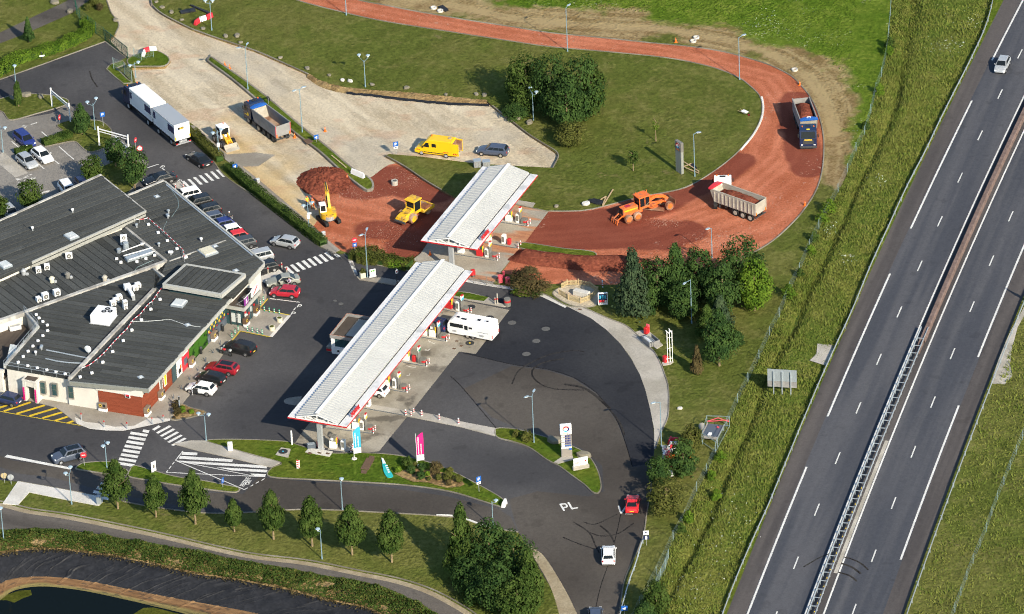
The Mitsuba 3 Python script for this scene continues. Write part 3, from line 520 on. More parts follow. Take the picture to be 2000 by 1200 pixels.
# ================================================================== filling station canopies
CAZ = math.radians(66.85)
def lettering(txt, h, depth, bold=True):
    m = meshkit.text_mesh(txt, h, depth, bold); m.apply_translation([-m.bounds[:, 0].mean(), 0, 0]); return m
def upright(m):
    "text in the xy plane -> standing, read from -y"
    m = m.copy(); v = np.array(m.vertices); m.vertices = np.c_[v[:, 0], -v[:, 2], v[:, 1]]; return m
def canopy(origin, L, cols, label, sign_y):
    W = 8.35; X = pose(origin[0], origin[1], 0, CAZ-math.pi/2)       # local x across, y along
    k = thing('canopy', label, 'canopy')
    P = lambda nm, m, b: put(nm, m, b, k, X)
    P('deck', bx(W/2, L/2, 4.47, W-.1, L-.1, .14), 'white_metal')
    for s in (0, 1): P('edge_strip', bx((.5, W-.56)[s], L/2, 4.57, (1.0, 1.12)[s], L-.02, .05), 'canopy_white_mat')
    P('fascia', cat([bx(W/2, 0, 4.46, W+.06, .06, .17), bx(W/2, L, 4.46, W+.06, .06, .17), bx(0, L/2, 4.46, .06, L-.07, .17), bx(W, L/2, 4.46, .06, L-.07, .17)]), 'red_metal')
    pitch, d = .54, .15; ys, zs = [], []
    y = .12
    while y < L-.3:
        for t, z in ((0, 0), (.26, 0), (.31, d), (.49, d)): ys.append(y+t); zs.append(z)
        y += pitch
    ys, zs = np.array(ys), np.array(zs)
    def slope(xa, za, xb, zb): return ribbon([np.c_[np.full(len(ys), xa*(1-t)+xb*t), ys, zs+za*(1-t)+zb*t] for t in (0, .5, 1)])
    xl, xr, xm = 1.1, W-1.22, W/2-.05
    P('roof_sheet', slope(xl, 4.80, xm, 5.60), 'roof_sheet_mat'); P('roof_sheet', slope(xm, 5.60, xr, 4.80), 'roof_sheet_mat')
    P('ridge_cap', cat([beam((xm-.12, .1, 5.77), (xm-.12, L-.1, 5.77), .26, .02), beam((xm+.12, .1, 5.775), (xm+.12, L-.1, 5.775), .26, .02)]), 'white_metal')
    P('gutter', cat([bx(xl-.05, L/2, 4.56, .12, L-.1, .10), bx(xr+.04, L/2, 4.56, .10, L-.1, .10)]), 'dark_metal')
    fr = []
    for y in (.12, L-.2):
        fr += [beam((xl, y, 4.70), (xm, y, 5.50), .08, .12), beam((xm, y, 5.50), (xr, y, 4.70), .08, .12), beam((xl, y, 4.6), (xr, y, 4.6), .08, .08)]
        for x in (xl+.1, xl+1.4, xm, xr-1.4, xr-.3): fr.append(bx(x, y, 4.6+.45*(1-abs(x-xm)/3.2)+.05, .1, .1, max(.1, .9*(1-abs(x-xm)/3.2))))
        fr += [beam((xm, y, 4.6), (xm-1.4, y, 5.1), .06, .06), beam((xm, y, 4.6), (xm+1.4, y, 5.1), .06, .06)]
    P('end_truss', cat(fr), 'white_metal')
    for y in cols:
        c = P('column', cat([cbx(W/2, y, 2.2, .72, .42, 4.4, .05), bx(W/2, y, .06, .9, .6, .12)]), 'grey_metal')
    s = key_for('canopy_sign'); labels[s] = {'label': label.split(' canopy')[0]+' canopy lettering in red on the white edge strip', 'category': 'sign'}
    t = upright(lettering('TOTAL', .62, .12)); R = trimesh.transformations.rotation_matrix(math.pi/2, [0, 0, 1]); t.apply_transform(R); t.apply_translation([W-.30, sign_y, 4.66])
    put('letters', t, 'red_metal', s, X); put('bracket', cat([bx(W-.5, sign_y+q, 4.85, .06, .06, .5) for q in (-1.1, -.4, .4, 1.1)]+[bx(W-.52, sign_y, 5.0, .05, 2.6, .06), bx(W-.52, sign_y, 4.72, .05, 2.6, .06)]), 'grey_metal', s, X)
    return X
C2 = G(562, 814, 4.6); C1 = G(822, 469.4, 4.6)
X2 = canopy(C2, 43.5, (.65, 14.9, 28.8, 42.8), 'long white corrugated filling station canopy with red edge, nearer the caravan', 3.6)
X1 = canopy(C1, 22.5, (.65, 21.8), 'short white corrugated filling station canopy with red edge beside the red gravel', 3.6)
# ================================================================== service building
B = thing('service_building', 'motorway service building with dark felt roofs, white walls and red boarded corner', 'building')
def roof(pts, z, az, w=1.0, thick=.35, seed=0, gap=.10):
    pg = Polygon([p[:2] for p in (G(x, y, z) for x, y in pts)]).buffer(0); r = np.random.default_rng(seed)
    k = put('roof', extrude(pg, z-thick, z-.03), 'felt_patch_mat', B)
    a = math.radians(az); c = pg.centroid; q = shapely.affinity.rotate(pg, -az, origin=(c.x, c.y)); x0, y0, x1, y1 = q.bounds
    y = y0-r.uniform(0, w)
    while y < y1:
        xs = [x0-1]+sorted(r.uniform(x0+2, x1-2, int(r.integers(0, 2))).tolist() if x1-x0 > 6 else [])+[x1+1]
        for xa, xb in zip(xs[:-1], xs[1:]):
            s = q.intersection(sbox(xa+.03, y+gap, xb-.03, y+w-gap))
            if s.area > .25:
                s = shapely.affinity.rotate(s, az, origin=(c.x, c.y)); m = extrude(s, z-.03, z+.03+float(r.choice([0, .012, .025])))
                if m is not None: put('felt_strip', m, FELTS[int(r.choice([0, 1, 2, 3], p=[.42, .30, .22, .06]))], k)
        y += w
    return pg, k
def parapet(pts, z, h, w, m='parapet_mat', zp=None):
    P = np.array([G(x, y, z if zp is None else zp)[:2] for x, y in pts]); pg = LineString(P).buffer(w/2, cap_style=2, join_style=2)
    put('parapet', extrude(pg, z-.3, z+h), m, B)
def fascia(pts, z, h, m='fascia_mat', piece=1.15, t=.07, lean=0.0):
    P = np.array([G(x, y, z)[:2] for x, y in pts])
    for a, b in zip(P[:-1], P[1:]):
        n = max(1, round(np.linalg.norm(b-a)/piece))
        for i in range(n):
            p, q = a+(b-a)*i/n, a+(b-a)*(i+1)/n; d = (q-p)/np.linalg.norm(q-p); p, q = p+d*.012, q-d*.012; o = np.array([d[1], -d[0]])
            v = [[*(p+o*t), z+.05], [*(q+o*t), z+.05], [*(q-o*.12), z+.05], [*(p-o*.12), z+.05], [*(p+o*(t-lean)), z-h], [*(q+o*(t-lean)), z-h], [*(q-o*(.1+lean)), z-h], [*(p-o*(.1+lean)), z-h]]
            put('fascia_panel', hull(v), m, B)
Z1, Z4, ZR = 5.4, 5.7, 4.4
P6, K6 = roof([(135, 746), (290, 761), (452.5, 582.5), (302, 567)], ZR, 159.5, 1.0, .4, 1)
P2, K2 = roof([(250, 382.5), (320, 353.8), (516, 513), (485, 549), (455, 580), (302, 566), (326, 512), (246, 447)], ZR, 31.5, 1.0, .4, 2)
P3, K3 = roof([(326, 511), (50, 610), (-70, 652), (-70, 560), (0, 538), (62, 518), (150, 482), (246, 447)], 4.2, -57, 1.05, .35, 3, .06)
P5, K5 = roof([(301, 566), (139, 738), (10, 716), (75, 639), (50, 611), (304, 524)], 4.28, 158, 1.05, .35, 4)
P1, K1 = roof([(-70, 464), (197.5, 342.5), (285, 412), (62, 512), (-70, 572)], Z1, 35, 1.0, .5, 5)
P4, K4 = roof([(363, 516), (479, 535.6), (432.5, 576), (317.5, 556)], Z4, 62, .85, .5, 6)
# walls: each block stands under its roof, set back under the eaves
def walls(pg, inset, z0, z1, m='render_mat'): put('wall', extrude(pg.buffer(-inset, join_style=2), z0, z1), m, B)
walls(P1, .5, 0, Z1-.5); walls(P2, .5, 0, ZR-.41); walls(P3, .1, 0, 3.85); walls(P5, .15, 0, 3.92); walls(P4, .6, ZR+.02, Z4-.51, 'glass_blue')
RC = G(279.4, 815.6)[:2]; VE = G(442.5, 633)[:2]; fd = (VE-RC)/np.linalg.norm(VE-RC); fo = np.array([fd[1], -fd[0]]); FAZ = math.atan2(fd[1], fd[0])
SWB = G(135, 792.5)[:2]; sd = (SWB-RC)/np.linalg.norm(SWB-RC); so = np.array([-sd[1], sd[0]])
if so[1] > 0: so = -so
core = Polygon([RC+fd*.0-fo*.06-so*.06, VE-fo*.06, G(302, 567, ZR)[:2], SWB-so*.06]); put('wall', extrude(core.buffer(0), 0, ZR-.41), 'render_mat', B)
def on_face(base, d, o, a0, a1, z0, z1, t0, t1):
    p, q = base+d*a0, base+d*a1; return hull([[*(w+o*t), z] for w in (p, q) for t in (t0, t1) for z in (z0, z1)])
F = lambda a0, a1, z0, z1, t0=-.05, t1=.05: on_face(RC, fd, fo, a0, a1, z0, z1, t0, t1)
S = lambda a0, a1, z0, z1, t0=-.05, t1=.05: on_face(RC, sd, so, a0, a1, z0, z1, t0, t1)
LS = np.linalg.norm(SWB-RC); LR_ = np.linalg.norm(G(197.5, 799)[:2]-RC); LF = np.linalg.norm(VE-RC)
bd = []
for i in range(15): bd += [S(-.04, LR_, .04+.205*i, .04+.205*i+.19, -.05, .03+.006*(i % 2)), F(0, 9.04, .04+.205*i, .04+.205*i+.19, -.05, .03+.006*(i % 2))]
put('boarding', cat(bd), 'clad_mat', B)
put('corner_trim', F(-.05, .06, 0, 3.15, -.04, .07), 'clad_mat', B)
put('wall_coping', S(-.2, LR_+.3, 3.16, ZR-.4, -.04, .10), 'render_mat', B)
for a in (5.3, 6.6): put('poster', F(a, a+.85, 1.0, 2.9, .03, .075), 'pump_white', B)
for i, a in enumerate((5.3, 6.6)): put('poster_print', F(a+.12, a+.73, 1.15, 2.75, .07, .085), ('pump_grey', 'lime_mat')[i], B)
put('door', F(9.1, 10.5, .05, 3.15, -.04, .04), 'dark_metal', B); put('door_glass', F(9.3, 10.35, .2, 3.0, .03, .055), 'glass_blue', B)
w1, r1, g1 = (np.linalg.norm(G(x, y)[:2]-RC) for x, y in ((357, 730), (371, 714), (407, 674)))
put('poster', F(10.6, w1, .15, 3.2, -.03, .05), 'pump_white', B); put('poster_print', F(10.6+.3*(w1-10.6), 10.6+.8*(w1-10.6), .5, 1.2, .045, .06), 'black_plastic', B); put('poster_print', F(10.6+.62*(w1-10.6), w1-.15, 1.0, 1.6, .045, .06), 'orange_paint', B)
put('poster', F(w1, r1, .15, 3.2, -.03, .05), 'poster_red', B); put('poster_print', F(w1+.3*(r1-w1), w1+.75*(r1-w1), .8, 1.8, .045, .06), 'slate_panel', B); put('poster_print', F(w1+.15*(r1-w1), w1+.85*(r1-w1), 2.4, 2.65, .045, .06), 'pump_white', B)
dmat('leaf_print_mat', lambda p, n, uv: mix((.012, .03, .012), (.05, .13, .02), smoothstep(.4, .6, fbm(p.x*1.2, p.y*1.2, p.z*1.5, octaves=3)+.06*p.z)))
for i in range(2): put('window_print', F(r1+.05+(g1-r1)/2*i, r1-.05+(g1-r1)/2*(i+1), .1, 3.2, -.03, .05), 'leaf_print_mat', B)
n = 4
for i in range(n):
    a0, a1 = g1+(LF-g1)*i/n, g1+(LF-g1)*(i+1)/n
    w = put('window', F(a0+.06, a1-.06, 1.25, 3.25, -.03, .05), 'dark_metal', B); put('pane', F(a0+.14, a1-.14, 1.33, 3.17, .04, .06), 'glass_blue', w)
    put('spandrel', F(a0+.02, a1-.02, .08, 1.2, -.03, .06), 'slate_panel', B)
put('shop_display', cat([F(g1+q, g1+q+.3, 1.6+.3*(i % 3), 1.95+.3*(i % 3), .058, .068) for i, q in enumerate(np.arange(.3, LF-g1-.6, .55))]), 'lime_mat', B)
put('shop_display', cat([F(g1+q, g1+q+.45, 1.4, 1.55, .058, .068) for i, q in enumerate(np.arange(.5, LF-g1-.6, 1.1))]), 'red_metal', B)
fascia([(135, 746), (290, 761)], ZR, .62, 'fascia_dark_mat', 1.15, .1, .15); fascia([(290, 761), (452.5, 582.5)], ZR, .45, 'fascia_mat', 1.6)
fascia([(516, 513), (485, 549)], ZR, .6); fascia([(197.5, 342.5), (285, 412)][::-1], Z1, .3, 'parapet_mat', 2); fascia([(285, 412), (62, 512)][::-1], Z1, 1.15, 'fascia_mat', 1.6, .12, .35); fascia([(317.5, 556), (432.5, 576)], Z4, .55, 'fascia_mat', 1.1); fascia([(432.5, 576), (479, 535.6)], Z4, .55, 'fascia_mat', 1.3); fascia([(363, 516), (317.5, 556)], Z4, .5, 'fascia_mat', 1.1); fascia([(479, 535.6), (363, 516)], Z4, .4, 'fascia_mat', 1.1)
for a in ([(363, 517), (478, 536.4)], [(363, 517), (319, 556)], [(319, 555.6), (432, 575.4)], [(432, 575), (478, 536)]): parapet(a, Z4, .07, .4, 'fascia_mat')
parapet([(-70, 464), (197.5, 342.5)], Z1, .16, .35); parapet([(62, 514), (0, 541), (-70, 570)], 4.4, .55, .5); parapet([(324, 513), (48, 612), (-70, 652)], 4.2, .30, .55); parapet([(246, 447), (325, 512)], 4.3, .25, .35); parapet([(302, 567), (136, 742)], ZR, .32, .5)
parapet([(300, 527), (320, 543)], 4.3, .25, .3); parapet([(75, 640), (9, 716)], 4.28, .16, .42); parapet([(50, 611), (75, 640)], 4.28, .16, .35); parapet([(250, 382.5), (320, 353.8)], ZR, .14, .35); parapet([(322, 355), (515, 512.5)], ZR, .10, .28, 'fascia_mat'); parapet([(330, 511.5), (441, 470.5)], ZR, .10, .18)
put('eaves_strip', extrude(LineString([G(325, 362, ZR)[:2], G(493, 500, ZR)[:2]]).buffer(.10, cap_style=2), ZR, ZR+.11), 'galv_metal', B)
# south wall windows and porch
for px in (103, 124.5, 155):
    k = np.linalg.norm(G(px, 795)[:2]-RC)
    base, d, o = RC, sd, so
    a = {103: 14.0, 124.5: 12.3, 155: 9.9}[px]
    w = put('window', S(a, a+.8, 1.2, 3.0, -.3, .03), 'pump_grey', B); put('pane', S(a+.08, a+.72, 1.28, 2.92, .02, .045), 'glass_blue', w); put('mullion', S(a+.08, a+.72, 2.1, 2.15, .03, .06), 'pump_grey', w); put('sill', S(a-.08, a+.88, 1.1, 1.18, -.1, .10), 'concrete_mat', w)
PB = G(62, 783)[:2]; pd = (G(80, 785.5)[:2]-G(55, 780)[:2]); pd /= np.linalg.norm(pd); pn = np.array([pd[1], -pd[0]])
pp = lambda a0, a1, z0, z1, t0, t1: on_face(PB, pd, pn, a0, a1, z0, z1, t0, t1)
po = put('porch', cat([pp(-1.0, -.55, 0, 3.1, -1.6, .35), pp(.75, 1.2, 0, 3.1, -1.6, .35), pp(-.55, .75, 2.3, 3.1, -1.6, .30), pp(-1.05, 1.25, 3.1, 3.3, -1.6, .4)]), 'render_mat', B)
put('porch_roof', pp(-.7, .9, 3.3, 3.34, -1.3, .25), 'brown_felt_mat', po); put('door', pp(-.5, .7, .05, 2.25, -.5, -.4), 'dark_metal', po); put('magenta_strip', cat([pp(-1.01, -.75, .1, 2.1, .3, .38), pp(.8, 1.02, .1, 2.1, .3, .38)]), 'magenta_mat', po)
# bank cash point over the boarding
put('cash_sign', cat([S(1.6, 2.3, 2.75, 3.35, 0, .2)]), 'pump_white', B); put('cash_sign_mark', cat([S(1.68, 2.22, 3.02, 3.28, .19, .22)]), 'poster_red', B); put('cash_sign_mark', S(1.68, 2.22, 2.8, 3.02, .19, .22), 'black_plastic', B)
# low rear court on the west side
P8 = Polygon([G(x, y, 2.4)[:2] for x, y in [(-70, 655), (45, 633), (73, 661), (42, 698), (8, 737), (-70, 722)]]).buffer(0)
put('roof', extrude(P8, 2.0, 2.4), 'brown_felt_mat', B); walls(P8, .1, 0, 1.99); parapet([(8, 725), (-70, 708)], 3.2, .2, .4, 'render_mat'); put('wall', extrude(LineString([G(8, 766)[:2], G(-70, 750)[:2]]).buffer(.2), 0, 3.0), 'render_mat', B)
put('lean_to_sheet', hull([[*G(20, 672, 4.0)[:2], 4.0], [*G(34, 675, 4.0)[:2], 4.0], [*G(23, 710, 2.9)[:2], 2.9], [*G(11, 711, 2.9)[:2], 2.9], [*G(11, 711, 2.9)[:2], 2.86], [*G(20, 672, 4.0)[:2], 3.96]]), 'skylight_mat', B)
# entrance lobby
VB = G(478, 640)[:2]; lob = Polygon([VB, VB+fd*4.9, VB+fd*4.9-fo*3.2, VB-fo*3.0]); lr = Polygon([VB-fd*.35+fo*.35, VB+fd*5.2+fo*.35, VB+fd*5.2-fo*3.2, VB-fd*.35-fo*2.9])
L_ = put('lobby', extrude(lob.buffer(-.12), .1, 2.7), 'glass_blue', B); put('lobby_roof', extrude(lr, 2.7, 3.15), 'fascia_mat', L_); put('roof_felt', extrude(lr.buffer(-.2), 3.15, 3.19), 'brown_felt_mat', L_)
for q in np.arange(0, 5.0, 1.225): put('frame', bx(*(VB+fd*q), 1.4, .09, .09, 2.6, FAZ), 'dark_metal', L_)
for q in (1.0, 2.0, 3.0): put('frame', bx(*(VB-fo*q), 1.4, .09, .09, 2.6, FAZ), 'dark_metal', L_)
for m in [on_face(VB, -fo, -fd, a, b, .6, 2.0, .0, .03) for a, b in ((.5, 1.1), (1.3, 1.9))]+[on_face(VB, fd, fo, a, a+.4, z, z+.7, -.1, .02) for a, z in ((.4, 1.2), (.9, .8), (2.2, 1.3))]: put('door_sticker', m, 'skylight_mat', L_)
for m in [on_face(VB, fd, fo, a, a+.3, z, z+.3, -.1, .03) for a, z in ((.45, 1.9), (1.5, 1.2), (3.2, 1.6))]+[on_face(VB, -fo, -fd, 2.3, 2.5, 1.6, 1.8, 0, .03)]: put('door_sticker', m, 'red_metal', L_)
sg = thing('shop_sign', 'white and purple shop sign with a red stroke standing on the lobby roof', 'sign')
SB = VB+fo*.15
put('board', on_face(SB, fd, fo, .1, 1.2, 3.3, 4.35, -.06, .06), 'purple_mat', sg); put('board', on_face(SB, fd, fo, 2.4, 4.6, 3.35, 4.55, -.06, .06), 'pump_white', sg); put('board_edge', on_face(SB, fd, fo, .1, 4.6, 4.36, 4.42, -.05, .05), 'pump_white', sg)
m = upright(lettering('3', .6, .03)); put('digit', xform(m, *(SB+fd*.65+fo*.062), 3.5, FAZ), 'pump_white', sg)
put('stroke', hull([[*(SB+fd*a+fo*t), z] for t in (.05, .09) for a, z in ((2.8, 3.55), (3.0, 3.5), (4.2, 4.25), (4.3, 4.4), (4.05, 4.4))]), 'red_metal', sg); put('frame', cat([beam([*(SB+fd*a), 3.2], [*(SB+fd*a-fo*1.2), 3.2], .06, .06) for a in (.3, 2.2, 4.3)]+[beam([*(SB+fd*a-fo*.1), 4.2], [*(SB+fd*a-fo*1.4), 3.2], .05, .05) for a in (.3, 2.2, 4.3)]+[bx(*(SB+fd*a-fo*.1), 3.7, .06, .06, 1.0) for a in (.4, 1.6, 2.2, 4.2)]), 'grey_metal', sg)
# ================================================================== cars
for nm, c in (('car_silver', (.42, .44, .46)), ('car_champagne', (.26, .27, .24)), ('car_red', (.26, .012, .022)), ('car_crimson', (.38, .015, .03)), ('car_bright_red', (.62, .02, .025)), ('car_black', (.012, .013, .015)), ('car_white', (.78, .79, .80)), ('car_navy', (.02, .03, .085)), ('car_blue', (.018, .032, .17)),
              ('car_slate', (.085, .105, .15)), ('car_steel', (.075, .095, .145)), ('car_dark_grey', (.05, .055, .062)), ('cab_blue', (.008, .020, .062)), ('truck_white', (.76, .76, .76))):
    scene[nm] = {'type': 'principled', 'base_color': {'type': 'rgb', 'value': list(c)}, 'roughness': .32, 'specular': .5, 'metallic': .25 if 'silver' in nm or 'steel' in nm or 'slate' in nm else 0.0, 'clearcoat': .8, 'clearcoat_gloss': .96}
def wheel_meshes(r, w, n=18):
    return cyl((0, -w/2, 0), (0, w/2, 0), r, n=n), cat([cyl((0, -w/2-.012, 0), (0, -w/2+.02, 0), r*.62, r*.66, n=12), cyl((0, w/2-.02, 0), (0, w/2+.012, 0), r*.66, r*.62, n=12)])
WH = {}
def wheel_ply(r, w):
    if (r, w) not in WH: a, b = wheel_meshes(r, w); WH[r, w] = (mikit.ply(a, None, smooth=50), mikit.ply(b, None, smooth=50))
    return WH[r, w]
def wheel(k, X, x, y, z, r, w, rim='chrome', tyre='black_rubber', rot=0.0):
    a, b = wheel_ply(r, w); M = X @ T().translate([x, y, z]).rotate([0, 0, 1], math.degrees(rot))
    wk = put('wheel', a, tyre, k, M); put('rim', b, rim, wk, M)
def facepanel(q, u0, u1, v0, v1, off=.045, th=.06):
    q = np.asarray(q, float)          # corners: bottom-left, bottom-right, top-right, top-left seen from outside
    P = lambda u, v: (q[0]*(1-u)+q[1]*u)*(1-v)+(q[3]*(1-u)+q[2]*u)*v
    c = [P(u0, v0), P(u1, v0), P(u1, v1), P(u0, v1)]; n = np.cross(c[1]-c[0], c[3]-c[0]); n /= np.linalg.norm(n)
    return hull([p+n*o for p in c for o in (off, off-th)])
KIND = {  # length, width, height, bonnet height, shoulder, windscreen base, roof front, roof rear, rear base (fractions of length), panes
    'hatch': (4.15, 1.76, 1.48, .80, .98, .235, .06, -.36, -.475, 2), 'estate': (4.65, 1.82, 1.50, .80, 1.0, .20, .06, -.40, -.48, 3), 'sedan': (4.75, 1.82, 1.46, .80, .98, .18, .03, -.20, -.36, 2),
    'suv': (4.45, 1.86, 1.68, .98, 1.10, .21, .08, -.39, -.475, 3), 'mpv': (4.4, 1.82, 1.66, .92, 1.06, .28, .12, -.41, -.48, 3), 'coupe': (4.15, 1.76, 1.31, .76, .94, .13, -.02, -.19, -.36, 1), 'van': (3.9, 1.72, 1.80, .95, 1.1, .29, .16, -.44, -.48, 2)}
def build_kind(kd):
    L, W, H, hb, hs, xf, rf, rr, xr, npane = KIND[kd]; w = W/2; X = lambda t: t*L
    st = [(-.5, .34, hs-.30, .84), (-.485, .26, hs-.10, .93), (-.44, .22, hs if kd not in ('sedan', 'coupe') else hs-.02, .98), (xr+.01, .21, hs, 1.0), (0, .20, hs, 1.0), (xf, .20, hs-.02, 1.0), (xf+.06, .20, (hs+hb)/2+.05, 1.0), (.40, .21, hb-.02, .975), (.455, .23, hb-.13, .93), (.49, .28, hb-.26, .82), (.5, .36, hb-.34, .70)]
    rows = []
    for t, z0, z1, k in st:
        h = z1-z0
        rows.append([[X(t), y*w*k, z] for y, z in ((-.86, z0), (-.98, z0+h*.25), (-1.0, z0+h*.55), (-.965, z1-.07), (-.88, z1), (-.4, z1+.025), (.4, z1+.025), (.88, z1), (.965, z1-.07), (1.0, z0+h*.55), (.98, z0+h*.25), (.86, z0))])
    n = 12; v = np.array(rows).reshape(-1, 3); f = []
    for a in range(len(rows)-1):
        for i in range(n):
            j = (i+1) % n; p, q = a*n+i, a*n+j; r, s = p+n, q+n; f += [[p, q, s], [p, s, r]]
    for a, o in ((0, 1), (len(rows)-1, -1)):
        for i in range(1, n-1): f.append([a*n, a*n+i+1, a*n+i][::o])
    body = trimesh.Trimesh(v, f, process=False); body.fix_normals()
    gb, gt = w*.90, w*.70; zb = hs-.03
    base = {'f': (X(xf), zb), 'r': (X(xr), zb)}; top = {'f': (X(rf), H-.03), 'r': (X(rr), H-.045)}
    gh = hull([[base[e][0], s*gb, base[e][1]] for e in 'fr' for s in (-1, 1)]+[[top[e][0], s*gt, top[e][1]] for e in 'fr' for s in (-1, 1)]+[[X((rf+rr)/2), s*gt*.8, H] for s in (-1, 1)]+[[X(rf)*.6+X(rr)*.4, s*gt*1.02, H-.02] for s in (-1, 1)])
    c = lambda e, s, up: np.array([top[e][0], s*gt, top[e][1]]) if up else np.array([base[e][0], s*gb, base[e][1]])
    parts = [('body', mikit.ply(body, None, smooth=38), 'BODY'), ('cabin', mikit.ply(gh, None, smooth=25), 'BODY')]
    fr = [c('f', -1, 0), c('f', 1, 0), c('f', 1, 1), c('f', -1, 1)]; rq = [c('r', 1, 0), c('r', -1, 0), c('r', -1, 1), c('r', 1, 1)]
    parts += [('windscreen', mikit.ply(facepanel(fr, .06, .94, .05, .90)), 'car_glass'), ('rear_window', mikit.ply(facepanel(rq, .08, .92, .25 if kd not in ('sedan', 'coupe') else .06, .90)), 'car_glass')]
    for s in (-1, 1):
        q = [c('r', s, 0), c('f', s, 0), c('f', s, 1), c('r', s, 1)]
        if s > 0: q = [q[1], q[0], q[3], q[2]]
        for i in range(npane):
            a, b = .07+.86*i/npane, .07+.86*(i+1)/npane
            parts.append(('side_window', mikit.ply(facepanel(q, a+.012, b-.012, .14, .86)), 'car_glass'))
    parts += [('wheel_arch', mikit.ply(cyl((x, s*(w-.01), .33), (x, s*(w+.006), .33), .375, n=16)), 'black_plastic') for x in (.31*L, -.30*L) for s in (-1, 1)]+[('side_skirt', mikit.ply(bx(0, s*(w-.02), .27, L*.5, .06, .10)), 'black_plastic') for s in (-1, 1)]
    for s in (-1, 1):
        parts.append(('headlight', mikit.ply(cbx(.462*L, s*w*.70, hb-.20, .22, .34, .15, .05)), 'light_glass')); parts.append(('tail_light', mikit.ply(cbx(-.482*L, s*w*.80, hs-.18, .10, .22, .26, .04)), 'tail_red'))
        parts.append(('mirror', mikit.ply(cbx(X(xf)-.22, s*(w+.08), hs+.05, .14, .2, .13, .04)), 'BODY'))
    parts += [('bumper', mikit.ply(cbx(.487*L, 0, .36, .10, W*.72, .16, .04)), 'black_plastic'), ('bumper', mikit.ply(cbx(-.492*L, 0, .38, .08, W*.80, .14, .03)), 'black_plastic'), ('number_plate', mikit.ply(bx(-.502*L, 0, .62, .03, .52, .12)), 'PLATE')]
    return parts
CARS = {k: build_kind(k) for k in KIND}
def car(kd, colour, x, y, az, label, z=0.0, group=None, plate='plate_white', roof=None, name='parked_car', skip=()):
    k = thing(name, label, 'car', group); X = pose(x, y, z, az); L, W = KIND[kd][:2]
    for nm, p, m in CARS[kd]:
        if nm in skip: continue
        put(nm, p, {'BODY': colour, 'PLATE': plate}.get(m, m), k, X)
    for fx in (.31*L, -.30*L):
        for s in (-1, 1): wheel(k, X, fx, s*(W/2-.10), .32, .32, .21)
    if roof: xr, xf = KIND[kd][7]*L, KIND[kd][6]*L; put('glass_roof', bx((xr+xf)/2+.05, 0, KIND[kd][2]+.005, (xf-xr)*.8, W*.52, .02), roof, k, X)
    return k, X
def by_wheels(F, R, hw, z=0.0, zc=.32):
    f, r = G(*F, z+zc)[:2], G(*R, z+zc)[:2]; d = (f-r)/np.linalg.norm(f-r); n = np.array([-d[1], d[0]]); n = n if n[1] > 0 else -n
    return (*((f+r)/2+n*hw), math.atan2(d[1], d[0]))
def by_dir(px, py, dx, dy, z=0.0, zc=.6): g = G(px, py, z+zc); return g[0], g[1], heading(dx, dy, px, py)
FRONT = 'cars nose-in at the shop front'; ROW = 'cars parked in the row beside the building'; LOT = 'cars in the pale car park'
car('hatch', 'car_silver', *by_wheels((536, 477.5), (566.3, 484), .8), 'silver hatchback driving towards the hedge beside the upper zebra crossing', name='car')
kb, Xb = car('sedan', 'car_champagne', *by_wheels((535.6, 560), (573.5, 555), .84), 'grey green saloon with both far doors open beside the shop pavement', group=FRONT)
for x, s, a in ((1.0, 1, 65), (0.05, 1, 60)):
    X = Xb @ T().translate([x, .9, 0]).rotate([0, 0, 1], 180-a); d = put('open_door', cbx(.5, 0, .62, 1.0, .06, .62, .03), 'car_champagne', kb, X); put('pane', bx(.55, 0, 1.12, .75, .03, .36), 'car_glass', d, X)
car('hatch', 'car_crimson', *by_wheels((537, 578), (569.4, 580.6), .8), 'bright red hatchback parked below the grey green saloon', group=FRONT)
car('suv', 'car_black', *by_wheels((447, 685), (478.8, 693), .85), 'black off-roader with a yellow rear plate beside the glass lobby', group=FRONT, plate='plate_yellow')
car('estate', 'car_red', *by_wheels((411, 725), (445.5, 731), .83), 'dark red estate car with black roof between motorcycle and black hatchback', group=FRONT, roof='car_glass')
car('hatch', 'car_black', *by_wheels((390, 743.5), (422.5, 751), .8), 'black hatchback between the red estate and the white hatchback', group=FRONT)
kw, Xw = car('hatch', 'car_white', *by_wheels((371, 765), (404, 771), .8), 'white hatchback with its driver door open facing the boarded wall', group=FRONT)
X = Xw @ T().translate([.95, .86, 0]).rotate([0, 0, 1], 125); put('open_door', cbx(.45, 0, .62, .95, .06, .62, .03), 'car_white', kw, X)
put('door_opening', bx(.45, .87, .66, .85, .03, .7), 'black_plastic', kw, Xw)
car('hatch', 'car_navy', *by_wheels((-9, 784), (24, 792), .8), 'dark blue hatchback standing on the yellow striped bay', name='parked_car')
car('suv', 'car_slate', *by_wheels((119.8, 904), (157.4, 894.4), .85), 'slate grey crossover with black glass roof passing the no entry sign', name='car', roof='car_glass')
car('hatch', 'car_white', *by_dir(1188.5, 1083, .5, -40), 'white hatchback driving up the entry lane below the painted letters', name='car')
car('coupe', 'car_bright_red', *by_dir(1235, 983, 3, -40), 'bright red coupe with yellow plate standing on the painted letters', name='car', plate='plate_yellow')
car('hatch', 'car_steel', *by_dir(1163, 1203, -1, -40), 'blue grey car cut off by the bottom edge of the view', name='car')
p0, p1 = road_pt(10, -2.2), road_pt(12, -2.2); car('hatch', 'car_silver', *G(1957.5, 127, .6)[:2], math.atan2(*(p1-p0)[::-1]), 'silver hatchback driving on the motorway', name='car')
car('sedan', 'car_black', *by_dir(388, 311, -17, -11), 'black saloon waiting behind the white lorry trailer by the hedge', name='car')
